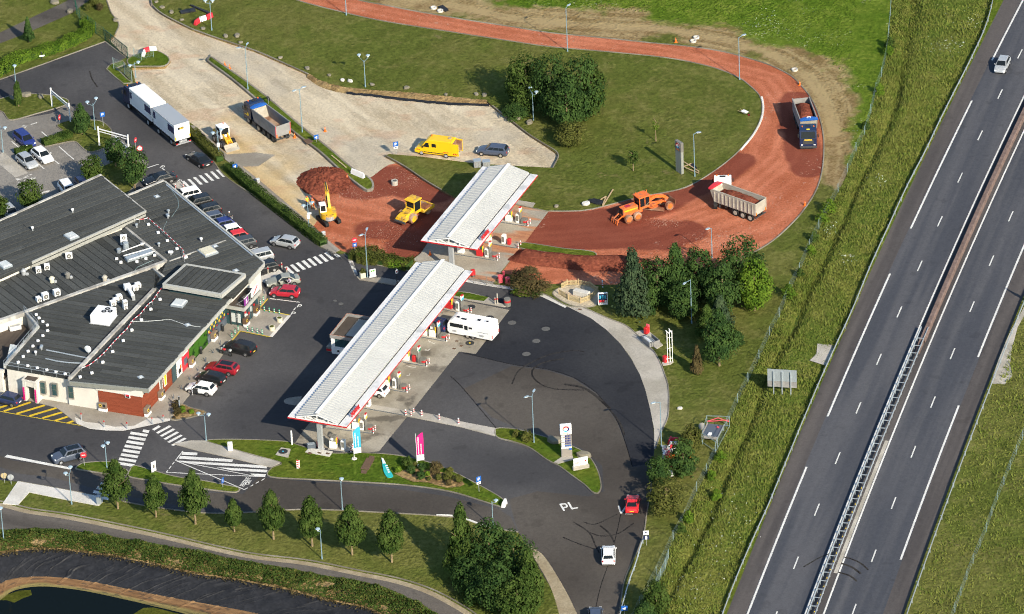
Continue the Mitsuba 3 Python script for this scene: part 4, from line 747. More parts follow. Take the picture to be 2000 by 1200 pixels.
car('mpv', 'car_blue', *by_dir(48, 273, 25, 21), 'deep blue people carrier in the pale car park', group=LOT); car('hatch', 'car_white', *by_dir(83, 304, 26, 21), 'white hatchback beside the blue people carrier', group=LOT); car('hatch', 'car_silver', *by_dir(53, 315, 26, 21), 'silver hatchback by the car park kerb', group=LOT)
car('mpv', 'car_white', *by_dir(133, 372, 18, 24), 'white car half hidden behind the upper roof', group=LOT); car('hatch', 'car_navy', *by_dir(163, 362, 18, 24), 'dark car under the tree behind the upper roof', group=LOT); car('hatch', 'car_silver', *by_dir(20, 415, 22, 22), 'silver car behind the left end of the upper roof', group=LOT)
car('sedan', 'car_black', *by_wheels((300, 362), (332.5, 354.5), .84), 'black saloon in the taxi bay beyond the roof corner')
RD = (-38, 9)
for i, (kd, c, px, py, lb) in enumerate((('mpv', 'car_white', 363, 383, 'white people carrier at the far end of the row'), ('suv', 'car_black', 384, 397, 'black off-roader second from the far end of the row'), ('estate', 'car_black', 400, 413, 'black estate with red lamps third in the row'), ('hatch', 'car_slate', 410, 428, 'slate car mostly hidden by the eaves'),
                                        ('hatch', 'car_blue', 430, 440, 'blue hatchback beside the motorcycle'), ('hatch', 'car_white', 445, 453, 'white hatchback between the blue and the red car'), ('hatch', 'car_bright_red', 457, 464, 'red hatchback next to a white line'), ('estate', 'car_dark_grey', 468, 477, 'dark grey estate with pale pillars in the row'),
                                        ('mpv', 'car_silver', 503, 503, 'silver people carrier near the zebra crossing'), ('hatch', 'car_black', 515, 523, 'black hatchback at the near end of the row'))):
    car(kd, c, *by_dir(px, py, *RD), lb, group=ROW)
c2 = X2; car('hatch', 'car_white', *by_wheels((708, 768), (741, 774), .8), 'white hatchback refuelling under the long canopy', name='car')
car('suv', 'car_navy', *by_wheels((824, 640), (856, 647.5), .85), 'dark blue off-roader towing the caravan at the pump', name='car')
# ================================================================== motorcycles
def motorcycle(px, py, dx, dy, label):
    k = thing('motorcycle', label, 'motorcycle'); X = pose(*G(px, py)[:2], 0, heading(dx, dy, px, py))
    for x in (.72, -.70): wheel(k, X, x, 0, .32, .32, .12, 'dark_metal')
    put('frame', cat([beam((-.6, 0, .45), (.55, 0, .75), .16, .18), beam((.72, 0, .32), (.45, 0, 1.0), .09, .08), bx(0, 0, .42, .5, .3, .35)]), 'dark_metal', k, X)
    put('fuel_tank', cbx(.18, 0, .86, .5, .3, .24, .08), 'red_metal', k, X); put('seat', cbx(-.35, 0, .84, .65, .28, .12, .05), 'black_plastic', k, X); put('handlebar', cat([beam((.42, -.38, 1.05), (.42, .38, 1.05), .04, .04), cbx(.6, 0, .9, .2, .3, .3, .08)]), 'grey_metal', k, X); put('top_box', cbx(-.78, 0, .95, .35, .4, .3, .06), 'grey_metal', k, X)
motorcycle(441, 694, -30, -8, 'black and red motorcycle parked beside the black off-roader'); motorcycle(447, 436, 20, 6, 'red and white motorcycle on the lane beside the blue hatchback')
# ================================================================== lorries
dmat('tipper_mat', lambda p, n, uv: mix((.20, .20, .20), (.33, .32, .31), fbm(p.x*1.5, p.y*1.5, p.z*1.5, octaves=4))); dmat('tipper_pale_mat', lambda p, n, uv: mix((.30, .27, .22), (.50, .47, .41), fbm(p.x*1.2, p.y*1.2, p.z*1.2, octaves=4)))
dmat('rusty_bed_mat', lambda p, n, uv: mix((.20, .085, .05), (.42, .30, .22), smoothstep(.35, .75, fbm(p.x*.9, p.y*.9, p.z*.9, octaves=4))))
def cab(k, X, m, sunvisor=True):
    "tractor cab: front at x = 0, reaching back to x = -2.2"
    pr = [(-2.2, 1.0), (-2.2, 3.05), (-1.9, 3.35), (-.75, 3.40), (-.30, 3.1), (-.02, 1.9), (.02, .75), (-.25, .55), (-1.2, .9)]
    put('cab', prism(pr, -1.2, 1.2), m, k, X)
    put('windscreen', facepanel([(-.02, -1.05, 1.95), (-.02, 1.05, 1.95), (-.29, 1.0, 3.0), (-.29, -1.0, 3.0)], .02, .98, .02, .9, .03, .05), 'car_glass', k, X)
    for s in (-1, 1):
        put('side_window', hull([(x, s*y, z) for y in (1.19, 1.215) for x, z in ((-.28, 1.95), (-1.25, 1.95), (-1.2, 2.75), (-.45, 2.75))]), 'car_glass', k, X); put('mirror', cbx(-.25, s*1.42, 2.3, .12, .16, .6, .04), 'black_plastic', k, X)
        put('headlight', cbx(-.04, s*.9, .95, .14, .36, .22, .05), 'light_glass', k, X); put('beacon', cyl((-.9, s*.8, 3.38), (-.9, s*.8, 3.52), .1), 'safety_orange', k, X)
    put('grille', cbx(.0, 0, 1.35, .08, 1.5, .6, .03), 'dark_metal', k, X); put('bumper', cbx(-.08, 0, .55, .3, 2.4, .36, .06), 'dark_metal' if m != 'truck_white' else m, k, X); put('roof_hatch', cbx(-1.15, 0, 3.42, .4, .8, .06, .02), 'black_plastic', k, X)
def heap(L, W, h, seed, nx=40, ny=18, rough=.12):
    x, y = np.meshgrid(np.linspace(0, L, nx), np.linspace(-W/2, W/2, ny), indexing='ij'); p = np.stack([x, y, 0*x], -1)
    e = np.clip(np.minimum(x/(L*.28), (L-x)/(L*.28)), 0, 1)*np.clip(1-(np.abs(y)/(W/2))**2, 0, 1)**.7
    z = h*e**.8*(.75+.5*meshkit.fbm(p*.6+seed, 3))+rough*(meshkit.fbm(p*3+seed, 3)-.5)
    return ribbon([np.c_[x[:, j], y[:, j], z[:, j]] for j in range(ny)])
def semi(label, rear, az, caz, Lb, cabm, body, load, tarp, ribs=0, z=0.0, nose=3.75):
    k = thing('tipper_lorry', label, 'lorry'); X = pose(rear[0], rear[1], z, az); W, z0, z1 = 2.5, 1.25, 2.95
    slab = lambda *a: hull(np.array(a, float))
    for s in (-1, 1):
        put('side_wall', hull([(x, s*(W/2-o), zz) for x, zz in ((.05, 1.35), (Lb-.7, 1.15), (Lb, z1), (.05, z1), (.05, 1.15)) for o in (0, .06)]), body, k, X)
        for i in range(ribs): put('rib', bx(.5+(Lb-1.3)*i/max(1, ribs-1), s*(W/2+.04), 2.05, .12, .1, 1.5), body, k, X)
        put('top_rail', bx(Lb/2, s*(W/2-.03), z1+.03, Lb, .14, .1), body, k, X)
    put('bed', hull([(x, s*(W/2-.07), zz) for s in (-1, 1) for x, zz in ((.1, 1.2), (.1, 1.3), (Lb-.7, 1.2), (Lb-.7, 1.3))]), 'rusty_bed_mat', k, X)
    put('front_wall', hull([(x, s*(W/2-.07), zz) for s in (-1, 1) for x, zz in ((Lb-.78, 1.2), (Lb-.7, 1.2), (Lb-.04, z1), (Lb-.12, z1))]), 'tipper_pale_mat', k, X); put('tailgate', cbx(.05, 0, 2.05, .08, W-.1, 1.75, .02), body, k, X)
    for s in (-1, 1): put('tail_light', bx(0, s*1.05, 1.35, .06, .18, .45), 'safety_orange', k, X); put('tail_frame', bx(0, s*(W/2-.05), 2.05, .06, .08, 1.8), 'pink_drum' if ribs == 0 else body, k, X)
    put('chassis', cat([bx(Lb*.45, s*.45, .95, Lb*.9, .14, .25) for s in (-1, 1)]+[bx(.1, 0, .7, .12, 2.3, .14), bx(Lb*.55, 0, .75, 1.0, 1.6, .4)]), 'dark_metal', k, X)
    for x in (1.0, 2.3, 3.6):
        for s in (-1, 1): wheel(k, X, x, s*1.05, .52, .52, .34, 'tipper_pale_mat' if ribs else 'dark_metal')
    if tarp: put('tarpaulin', cat([hull([(Lb-.1+q, y, z1+.1+.25*(1-(y/1.3)**2)) for y in np.linspace(-1.3, 1.3, 7) for q in (-.25, .35)]+[(Lb-.1+q, y, z1-.05) for y in (-1.3, 1.3) for q in (-.2, .3)])]), tarp, k, X)
    if load: m = heap(Lb-1.0, W-.2, load, len(label)); m.apply_translation([.25, 0, 2.15]); put('load', m, 'red_heap_mat', k, X)
    pv = np.array(rear[:2])+(Lb-1.3)*np.array([math.cos(az), math.sin(az)]); Y = pose(*pv, z, caz) @ T().translate([nose, 0, 0])
    cab(k, Y, cabm); put('tractor_frame', cat([bx(-3.2, s*.42, .85, 4.4, .16, .28) for s in (-1, 1)]+[bx(-3.0, s*1.0, .75, 1.0, .45, .5) for s in (-1, 1)]+[bx(-4.0, s*1.0, 1.15, 1.2, .5, .05) for s in (-1, 1)]), 'dark_metal', k, Y)
    for x in (-1.3, -4.3):
        for s in (-1, 1): wheel(k, Y, x, s*1.02, .52, .52, .34 if x > -3 else .5, 'tipper_pale_mat')
    return k, X, Y
yA = G(554.5, 279, YZ)[:2]; aA = heading(-54.4, -41.2, 515, 255)
kA, XA, YA = semi('empty grey tipper lorry with navy cab beside the grass island in the yard', yA, aA, aA, 7.0, 'cab_blue', 'tipper_mat', 0, 'blue_paint', 0, YZ)
put('door_mark', cyl((-1.3, 1.2, 1.55), (-1.3, 1.23, 1.55), .28, n=14), 'plate_yellow', kA, YA); put('door_mark', bx(-.75, 1.21, 1.35, .7, .03, .14), 'plate_yellow', kA, YA)
yB = G(1486.5, 430)[:2]
semi('loaded ribbed tipper trailer behind a white cab beside the grader', yB, heading(-24.4, -8.6, 1450, 430), heading(.5, -40, 1415, 380), 8.0, 'truck_white', 'tipper_pale_mat', .75, 'poster_red', 11)
yC = G(1564, 191.5, 2.95)[:2]
kC, XC, YC = semi('loaded tipper lorry with navy cab and blue tarpaulin on the red bend', yC, heading(16, 43, 1572, 215), heading(2.0, 46, 1583, 270), 6.9, 'cab_blue', 'tipper_mat', .85, 'blue_paint', 0, 0.0, 5.1)
put('visor_mark', cbx(-.42, 0, 3.22, .3, .5, .12, .05), 'plate_yellow', kC, YC); put('cab_lettering', cbx(.0, 0, 1.72, .08, 1.1, .16, .03), 'plate_yellow', kC, YC); put('tarpaulin_mark', cat([bx(6.85, y, 3.25, .05, .10, .36) for y in (-.25, .25)]+[bx(6.85, 0, 3.25+q, .05, .5, .08) for q in (-.16, .16)]), 'truck_white', kC, XC)
# drawbar lorry
kL = thing('curtain_lorry', 'white curtain sided lorry and trailer with navy cab waiting along the hedge', 'lorry'); aL = heading(-45.5, -38, 300, 230)
rl = (G(347, 289.5, .1)[:2]+G(372.3, 283, .1)[:2])/2; XL = pose(*rl, 0, aL)
def box_body(x0, L, roofm):
    put('curtain_body', cbx(x0+L/2, 0, 2.42, L, 2.5, 2.6, .05), 'truck_white', kL, XL); put('roof', bx(x0+L/2, 0, 3.74, L-.06, 2.44, .05), roofm, kL, XL)
    put('side_rail', cat([bx(x0+L/2, s*1.26, 3.62, L, .04, .1) for s in (-1, 1)]), 'grey_metal', kL, XL)
    for s in (-1, 1):
        for a, w in ((.12, .7), (L-2.1, 1.9)): put('curtain_print', bx(x0+L-a-w/2 if a < 1 else x0+.15+w/2, s*1.255, 2.75, w, .02, 1.05), 'car_navy', kL, XL)
        for i in range(10): put('strap', bx(x0+.5+(L-1)*i/9, s*1.255, 1.18, .1, .02, .2), 'black_plastic', kL, XL)
    put('chassis', cat([bx(x0+L/2, s*.5, .95, L, .15, .25) for s in (-1, 1)]+[bx(x0+L/2, s*1.15, .65, L*.4, .06, .3) for s in (-1, 1)]), 'dark_metal', kL, XL)
box_body(.25, 6.75, 'grey_metal'); box_body(7.55, 6.9, 'truck_white')
put('drawbar', bx(7.2, 0, .7, 1.2, .15, .15), 'dark_metal', kL, XL); put('rear_bumper', cat([bx(.15, 0, .6, .15, 2.4, .18), bx(.2, 0, .9, .1, 1.2, .3)]), 'grey_metal', kL, XL)
for s in (-1, 1): put('tail_light', bx(.08, s*1.05, .72, .06, .3, .14), 'tail_red', kL, XL); put('marker', bx(.23, s*1.15, 1.5, .04, .16, .5), 'lime_mat', kL, XL)
put('rear_print', cat([bx(.235, .2, 3.0, .03, .9, .32)]), 'black_plastic', kL, XL); put('rear_print_mark', cat([bx(.225, .1, 3.0, .03, .55, .16, 0, .2)]), 'plate_yellow', kL, XL)
for x in (1.6, 5.6, 8.9, 15.4 - .3):
    for s in (-1, 1): wheel(kL, XL, x, s*1.05, .48, .48, .34, 'grey_metal')
cab(kL, XL @ T().translate([16.7, 0, 0]), 'cab_blue')
# ================================================================== yellow van with open rear doors
vx, vy, va = by_wheels((825.5, 299), (869, 304.5), .95, YZ, .36); kv = thing('works_van', 'yellow works van with open rear doors on the pale yard', 'van'); XV = pose(vx, vy, YZ, va) @ T().translate([-.1, 0, 0])
pv = [(-2.75, .45), (-2.75, 2.35), (-2.6, 2.48), (.9, 2.50), (1.25, 2.35), (2.0, 1.35), (2.75, 1.12), (2.95, .85), (2.95, .42), (2.4, .36)]
put('body', prism(pv, -1.0, 1.0), 'yellow_paint', kv, XV); put('roof', cbx(-.85, 0, 2.50, 3.5, 1.75, .10, .04), 'yellow_paint', kv, XV)
put('windscreen', facepanel([(2.0, -.9, 1.37), (2.0, .9, 1.37), (1.27, .85, 2.33), (1.27, -.85, 2.33)], .03, .97, .03, .97, .01, .03), 'car_glass', kv, XV)
for s in (-1, 1):
    put('side_window', hull([(x, s*y, z) for y in (.99, 1.015) for x, z in ((1.75, 1.45), (.75, 1.4), (.8, 2.1), (1.2, 2.1))]), 'car_glass', kv, XV); put('mirror', cbx(1.65, s*1.15, 1.5, .12, .2, .35, .04), 'black_plastic', kv, XV)
    put('side_strip', bx(-.2, s*1.01, .62, 3.6, .03, .12), 'black_plastic', kv, XV); put('headlight', cbx(2.82, s*.75, .95, .25, .35, .22, .05), 'light_glass', kv, XV)
    Xd = XV @ T().translate([-2.72, s*.95, 0]).rotate([0, 0, 1], 180+4*s)
    d = put('rear_door', cbx(.48, 0, 1.4, .95, .06, 1.9, .02), 'yellow_paint', kv, Xd); put('door_lining', bx(.48, .045*s, 1.35, .8, .03, 1.6), 'rusty_bed_mat', d, Xd); put('chevron', cat([bx(.2+.25*i, -.045*s, .75, .12, .03, .28, 0, 0, .5) for i in range(3)]), 'red_metal', d, Xd)
put('side_window', hull([(x, y, z) for y in (.99, 1.015) for x, z in ((.35, 1.5), (-.3, 1.5), (-.3, 2.05), (.35, 2.05))]), 'car_glass', kv, XV); put('cargo_opening', bx(-2.77, 0, 1.45, .04, 1.7, 1.8), 'rusty_bed_mat', kv, XV); put('beacon', cyl((.75, -.4, 2.5), (.75, -.4, 2.7), .1), 'safety_orange', kv, XV); put('roof_vent', cyl((-2.0, -.3, 2.54), (-2.0, -.3, 2.64), .28), 'wood_mat', kv, XV)
put('chevron', cat([bx(2.2+.16*i, s*1.01, .9, .08, .03, .14, 0, 0, .5) for i in range(4) for s in (-1, 1)]+[bx(-2.1+.16*i, s*1.01, .9, .08, .03, .14, 0, 0, .5) for i in range(5) for s in (-1, 1)]), 'red_metal', kv, XV); put('bumper', cat([bx(-2.82, 0, .45, .2, 1.9, .18), bx(2.9, 0, .5, .2, 1.9, .25)]), 'black_plastic', kv, XV)
for x in (1.95, -1.75):
    for s in (-1, 1): wheel(kv, XV, x, s*.88, .36, .36, .24, 'grey_metal')
car('estate', 'car_steel', *by_wheels((942.5, 301), (976, 304), .83, YZ), 'blue grey estate car parked behind the yellow van', z=YZ)
# ================================================================== caravan
w0 = G(918.7, 659.3, .25)[:2]; ga = heading(-84, -16, 915, 655); pn_ = np.array([-math.sin(ga), math.cos(ga)]); pn_ = pn_ if pn_[1] > 0 else -pn_; kc = thing('caravan', 'white twin axle touring caravan beside the pump islands', 'caravan'); XCv = pose(*(w0+pn_*1.05), 0, ga)
pc = [(-3.25, .42), (-3.3, 1.0), (-3.18, 2.45), (-3.0, 2.58), (2.55, 2.58), (2.95, 2.42), (3.3, 1.75), (3.35, .8), (3.1, .42), (.9, .42), (.7, .62), (-.75, .62), (-.95, .42)]
put('body', prism(pc, -1.12, 1.12), 'truck_white', kc, XCv); put('roof_edge', cat([cbx(-.2, s*1.08, 2.56, 5.6, .12, .1, .04) for s in (-1, 1)]), 'white_metal', kc, XCv)
for s in (-1, 1):
    put('side_panel', hull([(x, s*y, z) for y in (1.115, 1.135) for x, z in ((-3.1, .5), (3.0, .5), (3.1, 1.2), (2.5, 2.1), (-3.0, 2.3))]), 'light_glass', kc, XCv); put('window', bx(1.95, s*1.14, 1.75, 1.9, .03, .56), 'car_glass', kc, XCv); put('window', bx(.55, s*1.14, 1.65, .5, .03, .62), 'car_glass', kc, XCv); put('window', bx(-.1, s*1.14, 1.72, .5, .03, .26), 'car_glass', kc, XCv)
    put('locker', bx(2.3, s*1.14, .85, .6, .03, .28), 'grey_metal', kc, XCv); put('locker', bx(-1.7, s*1.14, .85, .7, .03, .28), 'grey_metal', kc, XCv); put('tail_light', bx(-3.3, s*1.0, .9, .06, .16, .5), 'tail_red', kc, XCv); put('stripe', bx(-1.9, s*1.14, 1.35, 1.6, .03, .04), 'slate_panel', kc, XCv)
for x, y, w, l in ((2.0, .35, .6, .5), (1.05, .6, 1.0, .5), (-1.0, .15, .6, .6), (-2.2, .1, .45, .4)): h = put('roof_light', cbx(x, y, 2.62, w+.12, l+.12, .08, .03), 'white_metal', kc, XCv); put('roof_pane', bx(x, y, 2.665, w*.8, l*.8, .02), 'car_glass', h, XCv)
put('drawbar', cat([beam((3.2, .5, .5), (4.3, 0, .5), .1, .12), beam((3.2, -.5, .5), (4.3, 0, .5), .1, .12), cbx(4.2, 0, .55, .3, .2, .2, .05)]), 'dark_metal', kc, XCv)
for x in (.42, -.42):
    for s in (-1, 1): wheel(kc, XCv, x, s*1.0, .32, .32, .2)
# ================================================================== earth moving machines
def track(L, r, y, w):
    pr = [(-L/2+r*math.cos(a)*1.0, r+r*math.sin(a)) for a in np.linspace(math.pi/2, 1.5*math.pi, 8)]+[(L/2+r*math.cos(a), r+r*math.sin(a)) for a in np.linspace(-math.pi/2, math.pi/2, 8)]
    return cat([prism(pr, y-w/2, y+w/2)]+[bx(x, y, 2*r, .10, w+.02, .05) for x in np.arange(-L/2, L/2, .22)])
ke = thing('excavator', 'yellow crawler excavator with raised arm on the red gravel edge', 'excavator'); e0 = G(642, 433, YZ); XT = pose(e0[0], e0[1], YZ, heading(-19, -17.5, 640, 435)); XE = pose(e0[0], e0[1], YZ, heading(-10, -27, 640, 430))
for s in (-1, 1): put('track', track(2.6, .33, s*.95, .5), 'black_rubber', ke, XT)
put('undercarriage', cbx(0, 0, .6, 1.8, 1.5, .4, .1), 'dark_metal', ke, XT)
arc = [(-1.35*math.cos(a), 1.15*math.sin(a)) for a in np.linspace(-1.3, 1.3, 12)]
put('house', extrude(Polygon([(1.2, -1.15), (1.2, 1.15)]+[(x, y) for x, y in arc[::-1]]), .85, 1.65), 'plant_yellow', ke, XE)
put('counterweight', extrude(Polygon([(x*1.06, y*.82) for x, y in arc]).buffer(.02), .8, 1.35), 'grey_metal', ke, XE); put('vents', cat([bx(-1.2+.1*i, -.5+.9*i, 1.66, .2, .18, .03) for i in range(2)]), 'black_plastic', ke, XE)
put('cab', hull([(x, y, z) for x, y, z in ((-.1, .25, .9), (1.25, .25, .9), (-.1, 1.1, .9), (1.25, 1.1, .9), (0, .3, 2.6), (.95, .3, 2.6), (0, 1.05, 2.6), (.95, 1.05, 2.6), (1.3, .3, 1.7), (1.3, 1.05, 1.7))]), 'car_glass', ke, XE); put('cab_roof', cbx(.47, .68, 2.66, 1.15, .92, .12, .04), 'truck_white', ke, XE); put('cab_frame', cat([beam((-.1, y, .9), (-.02, y, 2.6), .1, .1) for y in (.28, 1.08)]+[beam((1.28, y, 1.7), (.95, y, 2.6), .08, .08) for y in (.28, 1.08)]+[bx(-.12, .68, 1.6, .06, .8, .35)]), 'truck_white', ke, XE)
put('boom', cat([prism([(.5, 1.1), (.9, 1.1), (2.1, 3.2), (3.4, 4.05), (3.3, 4.35), (1.7, 3.5)], -.55, -.2)]), 'plant_yellow', ke, XE); put('stick', prism([(3.25, 4.5), (3.55, 4.3), (3.75, 1.6), (3.5, 1.55)], -.5, -.25), 'plant_yellow', ke, XE); put('hydraulics', cat([cyl((1.0, -.15, 1.4), (2.1, -.15, 3.0), .07), cyl((2.0, -.37, 3.75), (3.2, -.37, 4.6), .07), cyl((3.8, -.37, 3.6), (3.95, -.37, 1.9), .06)]), 'dark_metal', ke, XE)
put('bucket', cat([prism([(3.4, 1.6), (3.75, 1.55), (3.75, 1.0), (3.3, .6), (2.75, .75), (2.65, 1.0), (3.1, .95), (3.35, 1.15)], -.85, .1)]), 'rusty_bed_mat', ke, XE)
kr = thing('road_roller', 'yellow road roller with smooth drum on the red gravel', 'roller'); r0 = G(809, 425, YZ); XR = pose(r0[0], r0[1], YZ, heading(36.7, -22.7, 808, 424)) @ T().scale(1.04)
put('bonnet', cat([hull([(x, y, z) for x, y, z in ((-2.9, -.85, .75), (-2.9, .85, .75), (-.6, -.75, .75), (-.6, .75, .75), (-2.8, -.75, 1.15), (-2.8, .75, 1.15), (-.6, -.6, 1.85), (-.6, .6, 1.85), (-2.3, -.6, 1.45), (-2.3, .6, 1.45))])]), 'plant_yellow', kr, XR); put('rear_bumper', cbx(-2.95, 0, .65, .25, 1.9, .3, .06), 'dark_metal', kr, XR)
put('bonnet_vent', cat([bx(-1.9, s*.35, 1.62, .55, .14, .06, s*.2, 0, .38) for s in (-1, 1)]+[bx(-.95, .2*s, 1.78, .25, .25, .05, 0, 0, .2) for s in (-1, 1)]+[bx(-2.75, s*.6, 1.13, .16, .16, .08) for s in (-1, 1)]), 'black_plastic', kr, XR)
put('cab', hull([(x, y, z) for x, y in ((-.7, -.7), (-.7, .7), (.6, .7), (.6, -.7)) for z in (1.2, 2.75)]), 'car_glass', kr, XR); put('cab_roof', cbx(-.05, 0, 2.86, 1.75, 1.75, .2, .06), 'plant_yellow', kr, XR); put('cab_post', cat([bx(x, y, 2.0, .12, .12, 1.6) for x in (-.7, .6) for y in (-.7, .7)]+[bx(.62, 0, 1.25, .1, 1.5, .5), bx(-.05, .72, 1.15, 1.3, .08, .4), bx(-.05, -.72, 1.15, 1.3, .08, .4)]), 'plant_yellow', kr, XR)
for s in (-1, 1): wheel(kr, XR, -1.35, s*.95, .72, .72, .5, 'plant_yellow', 'rusty_bed_mat'); put('drum_frame', cbx(1.9, s*1.08, .78, 2.2, .14, .42, .05), 'plant_yellow', kr, XR)
put('drum_frame', cat([cbx(3.0, 0, .85, .2, 2.2, .35, .05), cbx(.85, 0, .9, .25, 2.2, .5, .05)]), 'plant_yellow', kr, XR); put('drum', cyl((1.9, -1.0, .72), (1.9, 1.0, .72), .72, n=32), 'rusty_bed_mat', kr, XR)
kg = thing('motor_grader', 'orange motor grader levelling the dark red gravel', 'grader'); gx, gy, gaz = by_wheels((1304, 403.8), (1238, 425.6), 1.0, 0, .6); XG = pose(gx, gy, 0, gaz)
for x in (-3.65, -2.2, 3.1):
    for s in (-1, 1): wheel(kg, XG, x, s*.98, .64, .64, .42, 'orange_paint', 'rusty_bed_mat')
put('engine_hood', cat([cbx(-3.0, 0, 1.65, 2.5, 1.25, .95, .1), cbx(-2.6, 0, 1.0, 3.2, 1.1, .5, .1)]), 'orange_paint', kg, XG); put('hood_stripe', cat([bx(-3.0, s*.64, 1.75, 2.2, .03, .22) for s in (-1, 1)]), 'plant_yellow', kg, XG); put('radiator', bx(-4.27, 0, 1.65, .05, 1.0, .8), 'black_plastic', kg, XG); put('hood_vent', bx(-3.2, 0, 2.14, .8, .6, .03), 'car_crimson', kg, XG)
put('cab', hull([(x, y, z) for x, y in ((-1.6, -.75), (-1.6, .75), (.05, .7), (.05, -.7)) for z in (1.5, 3.05)]), 'car_glass', kg, XG); put('cab_roof', cbx(-.8, 0, 3.15, 1.95, 1.75, .18, .05), 'orange_paint', kg, XG); put('cab_post', cat([bx(x, y*.72, 2.3, .10, .10, 1.7) for x in (-1.6, -.75, .05) for y in (-1, 1)]+[bx(-.78, s*.74, 1.55, 1.75, .06, .3) for s in (-1, 1)]), 'orange_paint', kg, XG); put('cab_rail', cat([beam((-.7, s*.8, 1.7), (0, s*.8, 2.2), .05, .05) for s in (-1, 1)]), 'wood_mat', kg, XG)
put('front_frame', cat([beam((.0, 0, 1.9), (1.2, 0, 2.3), .4, .5), beam((1.2, 0, 2.3), (2.6, 0, 2.0), .35, .45), beam((2.6, 0, 2.0), (3.4, 0, 1.3), .35, .4), bx(3.1, 0, .75, .3, 1.8, .25), beam((.3, -.5, 1.3), (2.8, 0, 1.1), .16, .2), beam((.3, .5, 1.3), (2.8, 0, 1.1), .16, .2)]), 'orange_paint', kg, XG); put('blade_circle', cat([cyl((.9, 0, .85), (.9, 0, 1.0), .75, n=20), beam((.2, -.6, 1.8), (.8, -.7, .9), .1, .1), beam((.2, .6, 1.8), (.8, .7, .9), .1, .1)]), 'orange_paint', kg, XG)
put('blade', cat([bx(.9, 0, .48, .10, 3.4, .55, .75, 0, .2)]), 'rusty_bed_mat', kg, XG); put('front_plate', cbx(4.0, 0, .95, .12, 2.3, .75, .03, 0, 0, .25), 'rusty_bed_mat', kg, XG); put('ripper', cat([beam((-4.3, s*.5, 1.1), (-5.2, s*.45, .6), .12, .14) for s in (-1, 1)]+[bx(-5.25, 0, .6, .16, 1.7, .18)]+[beam((-5.3, y, .6), (-5.4, y, .08), .08, .12) for y in (-.7, -.25, .25, .7)]), 'orange_paint', kg, XG); put('exhaust', cyl((-.2+.4, .3, 2.0), (.2, .3, 3.5), .08), 'orange_paint', kg, XG); put('beacon', cyl((-1.4, .6, 3.25), (-1.4, .6, 3.4), .08), 'safety_orange', kg, XG)
mat('amber_paint', (.68, .36, .03), rough=.4)
kl = thing('wheel_loader', 'white and orange wheel loader with a worn bucket beside the hedge lamp', 'loader'); l0 = G(438.5, 281, YZ); XW = pose(l0[0], l0[1], YZ, heading(15, 13, 438, 280))
for x in (1.1, -1.2):
    for s in (-1, 1): wheel(kl, XW, x, s*.85, .58, .58, .42, 'grey_metal', 'black_rubber')
put('rear_body', cbx(-1.55, 0, 1.2, 1.5, 1.3, .9, .12), 'amber_paint', kl, XW); put('front_frame', cat([cbx(.9, 0, .95, 1.2, .9, .6, .08)]), 'amber_paint', kl, XW); put('cab', hull([(x, y, z) for x, y in ((-1.0, -.68), (-1.0, .68), (.35, .62), (.35, -.62)) for z in (1.2, 2.65)]), 'car_glass', kl, XW); put('cab_roof', cbx(-.35, 0, 2.74, 1.65, 1.5, .16, .05), 'truck_white', kl, XW)
put('cab_post', cat([bx(x, y, 1.95, .13, .13, 1.5) for x in (-1.0, .36) for y in (-.66, .66)]+[bx(.38, 0, 1.4, .08, 1.3, .5), bx(-.3, .7, 1.3, 1.3, .06, .4), bx(-.3, -.7, 1.3, 1.3, .06, .4)]), 'truck_white', kl, XW); put('lift_arm', cat([beam((.4, s*.35, 1.75), (1.9, s*.35, .75), .18, .32) for s in (-1, 1)]+[beam((.6, 0, 1.2), (1.9, 0, .95), .14, .14)]), 'amber_paint', kl, XW)
put('bucket', cat([prism([(1.85, .75), (2.0, .85), (2.05, .25), (2.75, .08), (2.75, .02), (1.9, .15)], -1.05, 1.05), prism([(1.9, .8), (2.7, .1), (2.7, .02), (1.9, .12)], -1.07, -1.0), prism([(1.9, .8), (2.7, .1), (2.7, .02), (1.9, .12)], 1.0, 1.07)]), 'tipper_pale_mat', kl, XW); put('beacon', cyl((-.8, .4, 2.82), (-.8, .4, 2.98), .08), 'safety_orange', kl, XW)
# ================================================================== painted markings
MZ = .018
def mark(quads, m='paint_mat', z=MZ, name='road_marking'):
    pg = unary_union([Polygon(GP(q, z)).buffer(0) for q in quads]); return struct(name, flat(pg, z), m)
def mline(segs, w=.12, m='paint_mat', z=MZ, name='road_marking'):
    return struct(name, flat(unary_union([LineString(GP(s, z)).buffer(w/2, cap_style=2) for s in segs]), z), m)
def bars(o, s, tl, step, wv, lv, n):
    q = []
    for i in range(n):
        a = np.array(tl)+i*np.array(step); w, l = np.array(wv), np.array(lv); q.append([tuple(np.array(o)+p/s) for p in (a, a+w, a+w+l, a+l)])
    return q
mark(bars((250, 330), 8, (835, 194), (88.8, -29.7), (45, -6), (114, 114), 7), name='zebra_crossing')
mark(bars((400, 480), 8, (1240, 338), (89, -31.5), (47, -16), (116, 108), 8)+[[(651, 497.5), (656.5, 495.5), (666, 501), (660, 503.5)]], name='zebra_crossing')
mark(bars((0, 600), 4, (1022, 973), (-14.6, 33.7), (133, 20), (-8, 20), 8)+[tile(0, 600, [(1120, 957), (1168, 963), (1160, 985), (1112, 975)])], name='zebra_crossing')
mark(bars((0, 900), 4, (790, 170), (-28, 31), (150, 26), (-10, 20), 4), name='zebra_crossing')
mark([tile(0, 600, [(1187, 955), (1237, 925), (1258, 934), (1205, 966)])]+bars((0, 600), 4, (1218, 981), (29.5, 24), (105, -57), (17, 9), 5), name='zebra_crossing')
z3 = lambda q: tile(320, 860, q, 8.3333)
